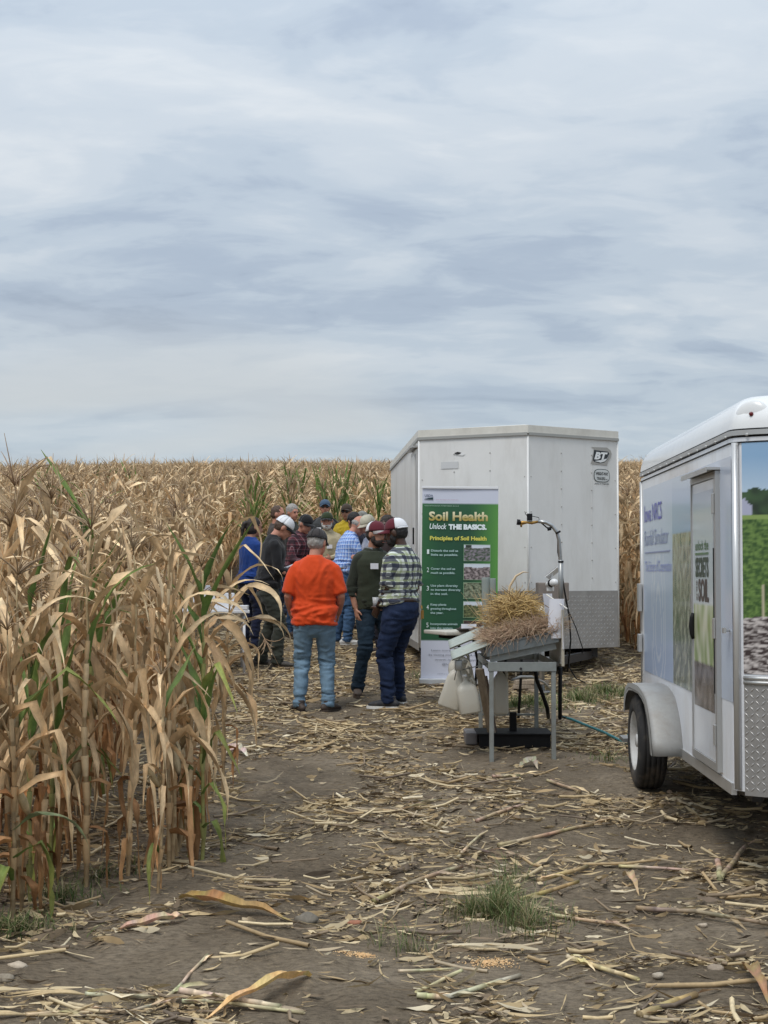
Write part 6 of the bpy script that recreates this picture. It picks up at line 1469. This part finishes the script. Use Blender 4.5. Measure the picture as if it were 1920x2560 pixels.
        if vest:
            t = MB(); torso(t, .030, .88, 1.50); t.tube([T((-.12 * W, -.012, 1.43)), T((0, -.014, 1.48)), T((.12 * W, -.012, 1.43))], [.068, .070, .068], 14, rounded=True)
            me = evaluated('vest', t, cv, 3, folds(seed + 3, .008, 5, 8)); me.materials.append(vest); link('vest', me, root)
            z_ = MB(); z_.tube([T((0, .15 * W ** .6 + belly * 1.1, .93)), T((0, .155 * W ** .6 + belly * 1.2, 1.08)), T((0, .158 * W ** .6, 1.28)), T((0, .125, 1.44))], .005, 5); z_.build('zip', BLACK, root)
    if belt:
        t = MB(); t.tube([T((0, belly * .5, 1.005), .5), T((0, belly * .5, 1.04), .5)], [(.178 * W + belly * .45, .140 * W ** .6 + belly * .42)] * 2, 28, side=(1, 0, 0)); t.build('belt', BELT, root, smooth=True)
    # shoes ---------------------------------------------------------------------
    SM = mat('shoe_upper', shoes, .7, var=.3, vscale=20, dirt=((.16, .12, .09), .4, 12, (1, 1, 1)))
    for s, nm in ((1, 'R'), (-1, 'L')):
        an = J['an' + nm]; gzl = an.z - .085; a = J['toe' + nm]; M = Matrix.Translation((an.x, an.y, gzl)) @ Matrix.Rotation(a, 4, 'Z'); u = MB()
        u.tube([M @ Vector(p) for p in ((0, -.075, .045), (0, -.03, .055), (0, .06, .048), (0, .13, .040), (0, .185, .034))], [(.036, .040), (.042, .052), (.046, .040), (.047, .030), (.034, .020)], 14, side=M.to_3x3() @ Vector((1, 0, 0)), rounded=True)
        u.tube([M @ Vector((0, -.025, .06)), M @ Vector((0, -.02, .12))], [(.042, .055), (.044, .056)], 12, side=(1, 0, 0))
        me = evaluated('shoe', u, .008, 2); me.materials.append(SM); so_ = link('shoe', me, root)
        q = MB(); outl = [(-.032, -.10), (.032, -.10), (.042, -.06), (.036, .02), (.050, .10), (.046, .17), (.020, .215), (-.020, .215), (-.046, .17), (-.050, .10), (-.036, .02), (-.042, -.06)]
        q.prism(outl, -.004, .022, M=M); q.build('sole', sole or SM, so_)
    # hair, cap, face -------------------------------------------------------------
    if hair:
        hm = MB(); full = hair[1] if isinstance(hair, tuple) else 'short'; hc = HAIR[hair[0] if isinstance(hair, tuple) else hair]
        if bald: hm.ell((0, -.020, -.004), (.0805, .090, .058), M=MH, nu=24, nv=10)
        else:
            hm.ell((0, -.020, .026), (.082, .094, .100), M=MH, nu=24, nv=12); hm.ell((0, -.030, -.010), (.080, .080, .070), M=MH, nu=20, nv=10)
            if full == 'pony': hm.tube([MH @ Vector(p) for p in ((0, -.10, .04), (0, -.14, .02), (0, -.15, -.06), (0, -.14, -.14))], [.03, .034, .028, .012], 12, rounded=True); hm.ell((0, -.03, -.03), (.083, .082, .09), M=MH, nu=20, nv=10)
            if full == 'full': hm.ell((0, -.02, .035), (.088, .100, .100), M=MH, nu=20, nv=12)
        me = evaluated('hair', hm, .008, 1, lambda c: .006 * mnoise.noise(c * 38)); me.materials.append(hc); link('hair', me, root)
    if cap:
        cm, back, brimc = cap[:3]; MC = MH @ Matrix.Translation((0, -.012, .040)) @ Matrix.Rotation(R(8 + (cap[3] if len(cap) > 3 else 0)), 4, 'X')
        n, m = 24, 8
        def dome(mb, th0, th1, off):
            vs = []; fs = []; K = 14
            for j in range(m + 1):
                ph = (j / m) * math.pi / 2
                for i in range(K + 1):
                    th = th0 + (th1 - th0) * i / K; vs.append(MC @ Vector(((.088 + off) * math.cos(ph) ** .8 * math.cos(th), (.105 + off) * math.cos(ph) ** .8 * math.sin(th), -.012 + (.098 + off) * math.sin(ph))))
            for j in range(m):
                for i in range(K): fs.append((j * (K + 1) + i, j * (K + 1) + i + 1, (j + 1) * (K + 1) + i + 1, (j + 1) * (K + 1) + i))
            mb.add(vs, fs)
        q = MB(); dome(q, R(-10), R(190), .0); co = q.build('cap', cm, root, smooth=True, fixn=False); s_ = co.modifiers.new('t', 'SOLIDIFY'); s_.thickness = .003
        q = MB(); dome(q, R(190), R(350), .0); c2 = q.build('cap_back', back, co, smooth=True, fixn=False); s_ = c2.modifiers.new('t', 'SOLIDIFY'); s_.thickness = .003
        q = MB(); q.ell((0, 0, .088), (.009, .009, .005), M=MC, nu=8, nv=4); q.build('button', cm, co, smooth=True)
        # adjustment strap arch at the back
        q = MB(); q.tube([MC @ Vector((.088 * math.cos(R(a)), .1075 * math.sin(R(a)), -.012)) for a in range(200, 345, 10)], .007, 6); q.tube([MC @ Vector((.034 * math.cos(R(a)) , -.098 + .016 * math.sin(R(a)) , -.005 + .040 * math.sin(R(a)))) for a in range(0, 181, 20)], .004, 5); q.build('strap', brimc if len(cap) < 6 else cap[5], co, smooth=True)
        if len(cap) > 4 and cap[4]:
            for a in (-90, -150, -30, 210 - 60): pass
            q = MB()
            for a in (225, 270, 315): q.tube([MC @ Vector((.0885 * math.cos(ph) ** .8 * math.cos(R(a)), .1055 * math.cos(ph) ** .8 * math.sin(R(a)), -.011 + .0985 * math.sin(ph))) for ph in [math.pi / 2 * j / 8 for j in range(9)]], .003, 4)
            q.build('seam', cap[4], co, smooth=True)
        q = MB(); vs = []; fs = []; n = 14
        for i in range(n + 1):
            a = R(18 + 144 * i / n)
            for j in range(5):
                t_ = j / 4; rx = .085 + .0 * t_; ry = .102 + .078 * t_ * math.sin(a) ** .7; vs.append(MC @ Vector((rx * math.cos(a) * (1 - .05 * t_), ry * math.sin(a), -.008 - .030 * (math.cos(a) ** 2) * t_ - .012 * t_)))
        for i in range(n):
            for j in range(4): fs.append((i * 5 + j, i * 5 + j + 1, (i + 1) * 5 + j + 1, (i + 1) * 5 + j))
        q.add(vs, fs); bo = q.build('brim', brimc, co, smooth=True, fixn=False); s_ = bo.modifiers.new('t', 'SOLIDIFY'); s_.thickness = .005
    if beard:
        q = MB(); q.ell((0, .040, -.072), (.060, .058, .050), M=MH, nu=18, nv=10); q.ell((0, .080, -.055), (.034, .022, .020), M=MH, nu=12, nv=6)
        for s in (-1, 1): q.ell((s * .060, .018, -.045), (.016, .030, .040), M=MH, nu=10, nv=8)
        me = evaluated('beard', q, .008, 1, lambda c: .004 * mnoise.noise(c * 45)); me.materials.append(HAIR[beard]); link('beard', me, root)
        q = MB(); q.ell((0, .100, -.066), (.018, .006, .005), M=MH, nu=8, nv=5); q.build('mouth', LIP, root, smooth=True)
    else:
        q = MB(); q.ell((0, .093, -.064), (.022, .005, .005), M=MH, nu=10, nv=5); q.build('mouth', LIP, root, smooth=True)
    for s in (-1, 1):
        q = MB(); q.ell((s * .030, .083, .008), (.013, .006, .007), M=MH, nu=10, nv=6); q.build('eye', EYE, root, smooth=True)
        q = MB(); q.ell((s * .030, .090, .024), (.017, .004, .0045), M=MH, nu=8, nv=5); q.build('eyebrow', HAIR[beard or (hair[0] if isinstance(hair, tuple) else hair) or 'brown'], root, smooth=True)
    if glasses:
        q = MB()
        for s in (-1, 1):
            if glasses == 'sun': q.ell((s * .032, .096, .008), (.029, .006, .020), M=MH, nu=14, nv=6)
            else: q.tube([MH @ Vector((s * .032 + .022 * math.cos(a), .098, .006 + .017 * math.sin(a))) for a in [2 * math.pi * i / 12 for i in range(13)]], .0022, 5)
            q.tube([MH @ Vector(p) for p in ((s * .055, .094, .012), (s * .080, .02, .010), (s * .083, -.01, .004))], .0028, 5)
        q.tube([MH @ Vector(p) for p in ((-.010, .100, .010), (.010, .100, .010))], .003, 5); q.build('glasses', LENS, root, smooth=True)
    if tagpos:
        x, z = tagpos; y = .175 * W ** .6 + (.018 if vest else 0); M = Matrix.Translation(T((x, y - abs(x) * .25, z))) @ Matrix.Rotation(R(-lean), 4, 'X') @ Matrix.Rotation(R(-x * 160), 4, 'Z')
        q = MB(); q.box((-.042, -.002, -.030), (.042, .002, .030), M=M); q.build('name_tag', TAGP, root)
    if extra: extra(root, J, MH, T)
    return root, J, MH, T

WHT = cloth('white_mesh', (.72, .73, .76)); MAROON = cloth('maroon', (.11, .018, .028)); BLK = cloth('black_cloth', (.013, .013, .015)); MESHK = cloth('black_mesh', (.045, .040, .040))
def group_people():
    G_ = 'people gathered between the corn and the trailer'
    # 1 orange polo, back to the camera
    polo = cloth('orange_polo', (.62, .062, .010), .10, .75, .1); 
    def ex1(root, J, MH, T):
        for x in (-.085, .085):
            b = MB(); y = -.150
            b.add([Vector((x - .062, y, .955)), Vector((x + .062, y, .955)), Vector((x + .058, y - .006, .85)), Vector((x, y - .004, .83)), Vector((x - .058, y - .006, .85))], [(0, 1, 2, 3, 4)])
    person(786, 1781, h=1.79, yaw=2, label='man in bright orange polo, faded jeans and dark mesh cap, seen from behind', group=G_, head=(-32, 12, 0), wide=1.17, belly=.03, seed=3,
           arms={'R': dict(up=(14, -2), fore=(-6, 46)), 'L': dict(up=(-14, -2), fore=(6, 46))}, legs={'R': dict(foot=(.135, .03), toe=-35), 'L': dict(foot=(-.145, 0), toe=22)},
           shirt=polo, collar=polo, trousers=denim('light_denim', (.15, .235, .32)), hair='grey', cap=(MESHK, MESHK, BLK, -10, BLK, BLK), hem=.86, vox=.008, shoes=(.045, .032, .026), glasses='clear', skin='red')
    # 2 tall man in plaid, turned to the left
    pl = plaid('green_navy_plaid', (.62, .66, .62), [((.010, .014, .04), .40, .080, .1, 'x'), ((.30, .36, .15), .20, .080, .62, 'x'), ((.010, .014, .04), .40, .080, .2, 'z'), ((.30, .36, .15), .20, .080, .72, 'z')], 1, 1)
    def ex2(root, J, MH, T):
        b = MB(); p = J['wrL']; b.tube([p - J['dfL'] * .03, p - J['dfL'] * .015], .031, 12); b.build('bracelet', BLACK, root); b = MB(); q = p + J['dfL'] * .06 + Vector((.04, .03, .05)); b.tube([q, q + Vector((0, 0, .09))], [.030, .036], 14); b.build('cup', mat('clear_cup', (.7, .72, .74), .15, trans=.4), root, smooth=True)
        b = MB(); 
        for dx, dz in ((0, 0), (.014, -.005), (-.012, -.012)): b.box((.10 + dx, -.178, .85 + dz), (.115 + dx, -.172, .93 + dz))
        b.tube([(.107, -.172, .94), (.107, -.165, .97)], .008, 6); b.build('keys', BRASS, root)
    person(1002, 1768, h=1.86, yaw=52, label='tall man in green and navy plaid shirt and white mesh cap, turned left', group=G_, head=(22, 14, 0), wide=1.15, belly=.04, seed=5,
           arms={'L': dict(up=(0, 4), fore=(14, 42)), 'R': dict(up=(8, 2), fore=(4, 36))}, legs={'L': dict(foot=(-.13, .05), toe=18), 'R': dict(foot=(.16, .16), toe=-8)},
           shirt=pl, collar=pl, trousers=denim('dark_denim', (.012, .022, .055)), hair='black', beard='black', cap=(MAROON, WHT, MAROON, -4, None, WHT), skin='dark', tucked=True, belt=True, shoes=(.02, .022, .028), sole=SOLE, vox=.008, hem=.98, extra=ex2)
    # 3 man in olive vest facing the tall one
    olive = cloth('olive_vest', (.030, .036, .022)); 
    person(934, 1737, h=1.80, yaw=-152, label='bearded man in olive vest with name tag, facing the tall man in plaid', group=G_, head=(20, 8, 0), wide=1.08, seed=6,
           arms={'R': dict(up=(14, -4), fore=(-6, 12)), 'L': dict(up=(-12, 0), fore=(4, 20))}, legs={'R': dict(foot=(.20, .02), toe=-25), 'L': dict(foot=(-.15, .06), toe=10)},
           shirt=cloth('dark_olive_sleeve', (.022, .026, .018)), sleeve='long', vest=olive, collar=cloth('grey_collar', (.16, .165, .175)), trousers=denim('indigo_denim', (.014, .028, .045)), hair='dark', beard='dark', skin='tan', cap=(MAROON, WHT, cloth('pale_brim', (.35, .33, .32))), tagpos=(.085, 1.34), shoes=(.09, .062, .045), vox=.008)
    # 4 man in black sweatshirt facing right, head bowed
    person(668, 1668, h=1.83, yaw=-78, label='man in black sweatshirt and dark olive trousers with white mesh cap, head bowed', group=G_, lean=9, head=(-6, 32, 0), wide=1.10, seed=7,
           arms={'R': dict(up=(8, 6), fore=(-8, 72)), 'L': dict(up=(-8, 10), fore=(8, 74))}, legs={'R': dict(foot=(.13, .10), toe=-10), 'L': dict(foot=(-.12, -.06), toe=8)},
           shirt=BLK, sleeve='long', collar=BLK, trousers=cloth('dark_olive_trousers', (.036, .040, .032)), hair='brown', cap=(WHT, WHT, BLK, -6, WHT, WHT), skin='red', shoes=(.05, .045, .04), vox=.009, hem=.92)
    # 5 woman in blue
    person(622, 1622, h=1.72, yaw=-50, label='dark haired woman in royal blue top and navy trousers behind the man in black', group=G_, lean=4, head=(-20, 8, 0), wide=.98, seed=8,
           arms={'R': dict(up=(6, 10), fore=(-20, 66)), 'L': dict(up=(-8, 8), fore=(6, 60))}, shirt=cloth('royal_blue', (.012, .045, .20)), sleeve='long', trousers=cloth('navy_trousers', (.008, .012, .035)), hair=('dark', 'pony'), skin='tan', vox=.011)
    # 6 blue plaid, leaning right
    bp = plaid('blue_check', (.30, .46, .78), [((.03, .10, .42), .45, .050, .1, 'x'), ((.03, .10, .42), .45, .050, .2, 'z'), ((.75, .80, .88), .14, .050, .7, 'x'), ((.75, .80, .88), .14, .050, .8, 'z')], 1, 1)
    person(852, 1612, h=1.80, yaw=-72, label='balding man in light blue checked shirt and white shoes, leaning to the right', group=G_, lean=16, head=(-8, 26, 0), wide=1.20, belly=.03, seed=9,
           arms={'R': dict(up=(6, 16), fore=(-6, 96)), 'L': dict(up=(-8, 20), fore=(8, 96))}, legs={'R': dict(foot=(.11, .06), toe=-8), 'L': dict(foot=(-.11, -.04), toe=8)}, shirt=bp, collar=bp, trousers=denim('mid_denim', (.05, .10, .19)), hair='grey', bald=True, skin='red', tucked=True, belt=True, hem=.98, shoes=(.55, .55, .54), sole=SOLE, glasses='clear', vox=.010)
    # 7 white shirt, pale cap, reading
    person(952, 1606, h=1.76, yaw=125, label='man in white shirt and pale camouflage cap bent over a paper, facing left', group=G_, lean=14, head=(8, 22, 0), wide=1.0, seed=10,
           arms={'R': dict(up=(6, 16), fore=(-10, 100)), 'L': dict(up=(-6, 16), fore=(8, 98))}, shirt=cloth('white_shirt', (.70, .71, .76)), collar=cloth('white_collar', (.70, .71, .76)), trousers=denim('navy_denim', (.02, .03, .05)), hair='grey', cap=(cloth('pale_camo', (.40, .38, .30), .35), cloth('pale_camo_back', (.42, .40, .33), .35), cloth('pale_camo_brim', (.38, .35, .28), .3)), skin='red', vox=.011)
    # 8 blue cap back row
    person(812, 1513, h=1.80, yaw=174, label='smiling man in dark vest and blue cap with name tag, at the very back', group=G_, head=(8, 0, 0), wide=1.05, seed=11, sleeve='long',
           arms={'R': dict(up=(10, 2), fore=(-6, 18)), 'L': dict(up=(-10, 2), fore=(6, 18))}, shirt=BLK, vest=cloth('charcoal_vest', (.045, .048, .050)), trousers=denim('back_jeans', (.03, .05, .09)), hair='grey', cap=(cloth('slate_blue', (.06, .10, .16)),) * 3, glasses='sun', skin='red', tagpos=(.08, 1.30), vox=.012)
    # 9 yellow
    person(867, 1528, h=1.76, yaw=170, label='man in mustard yellow jacket with brown cap and sunglasses', group=G_, head=(-4, 4, 0), wide=1.05, seed=12, sleeve='long',
           arms={'R': dict(up=(10, 8), fore=(-20, 50)), 'L': dict(up=(-10, 8), fore=(20, 50))}, shirt=cloth('mustard', (.42, .30, .02)), collar=cloth('mustard_c', (.42, .30, .02)), trousers=denim('back_jeans2', (.03, .05, .09)), hair='brown', cap=(cloth('brown_cap', (.055, .040, .030)),) * 3, glasses='sun', skin='tan', vox=.012)
    # 10 white beard
    person(818, 1573, h=1.70, yaw=168, label='white bearded man in tan jacket and black and green cap behind the orange polo', group=G_, lean=2, head=(10, 8, 0), wide=1.08, seed=13, sleeve='long',
           arms={'R': dict(up=(8, 10), fore=(-26, 80)), 'L': dict(up=(-8, 10), fore=(22, 80))}, shirt=cloth('tan_jacket', (.42, .36, .24), .2), collar=cloth('tan_collar', (.40, .34, .23)), trousers=denim('tan_trs', (.10, .08, .06)), hair='white', beard='white', cap=(cloth('dark_green_cap', (.03, .045, .02)), cloth('cap_black', (.02, .02, .02)), BLK), skin='red', tagpos=(-.08, 1.28), vox=.011)
    # 11 maroon plaid with dark cap, head bowed
    mp = plaid('maroon_check', (.10, .016, .026), [((.02, .006, .012), .35, .07, .1, 'x'), ((.02, .006, .012), .35, .07, .2, 'z'), ((.34, .24, .26), .07, .07, .6, 'x'), ((.34, .24, .26), .05, .07, .7, 'z')], 1, 1)
    person(738, 1592, h=1.74, yaw=-128, label='man in maroon checked shirt and black cap looking down, behind the man in black', group=G_, lean=12, head=(-6, 22, 0), wide=1.12, seed=14, sleeve='long',
           arms={'R': dict(up=(8, 10), fore=(-16, 70)), 'L': dict(up=(-8, 14), fore=(10, 80))}, shirt=mp, collar=mp, trousers=denim('blue_jeans3', (.03, .06, .12)), hair='grey', cap=(BLK, BLK, BLK), skin='red', tagpos=(-.08, 1.28), vox=.011)
    # 12 grey hair
    person(728, 1540, h=1.77, yaw=-120, label='man with thick grey hair and no cap standing behind the maroon shirt', group=G_, head=(-16, 6, 0), seed=15, sleeve='long', shirt=cloth('dark_jacket', (.03, .035, .03)), trousers=denim('jeans4', (.03, .04, .07)), hair=('grey', 'full'), skin='red', vox=.012)
    # 13 dark hair
    person(690, 1556, h=1.78, yaw=-95, label='man with short dark hair looking right, behind the white mesh cap', group=G_, head=(-10, 6, 0), seed=16, sleeve='long', shirt=cloth('brown_shirt', (.05, .04, .035)), trousers=denim('jeans5', (.03, .04, .07)), hair='brown', skin='red', vox=.012)
    # 14 black hair, navy shirt, behind the blue check
    person(893, 1573, h=1.71, yaw=35, label='person with black headwear and navy shirt partly hidden behind the blue checked shirt', group=G_, lean=6, head=(0, 8, 0), seed=17, sleeve='long', shirt=cloth('navy_shirt', (.012, .016, .032)), trousers=denim('jeans6', (.02, .03, .05)), hair=('black', 'full'), cap=(BLK, BLK, BLK), skin='tan', vox=.012)
    # 15 small far cap
    person(908, 1540, h=1.66, yaw=150, label='person in a mottled grey cap just visible between the navy shirt and the pale cap', group=G_, head=(0, 10, 0), seed=18, sleeve='long', shirt=cloth('grey_shirt', (.14, .13, .12)), trousers=denim('jeans7', (.02, .03, .05)), hair='grey', cap=(cloth('mottled', (.22, .22, .20), .5),) * 3, skin='tan', vox=.012)
    # 16 dark head by the trailer
    person(970, 1635, h=1.76, yaw=140, label='dark haired person mostly hidden behind the tall man, next to the trailer wall', group=G_, head=(0, 4, 0), seed=19, sleeve='long', shirt=cloth('dark_top', (.03, .02, .02)), trousers=denim('jeans8', (.02, .02, .03)), hair=('dark', 'full'), skin='dark', vox=.012)
    p = G(925, 1610); b = MB(); c = PW(932, 1372, 20.4); b.box((-.10, -.004, -.12), (.10, .004, .12), M=Matrix.Rotation(R(-38), 4, 'X')); b.build('clipboard', TAGP, loc=c, rot=(0, 0, R(25)), label='white sheet held up between the blue checked shirt and the white shirt', cat='paper')
    b = MB(); b.box((-.07, -.09, -.003), (.07, .09, .003), M=Matrix.Rotation(R(20), 4, 'X')); b.build('notebook', TAGP, loc=PW(730, 1413, 17.9), rot=(0, 0, R(-70)), label='small white notebook in the hands of the man in black', cat='notebook')
group_people()
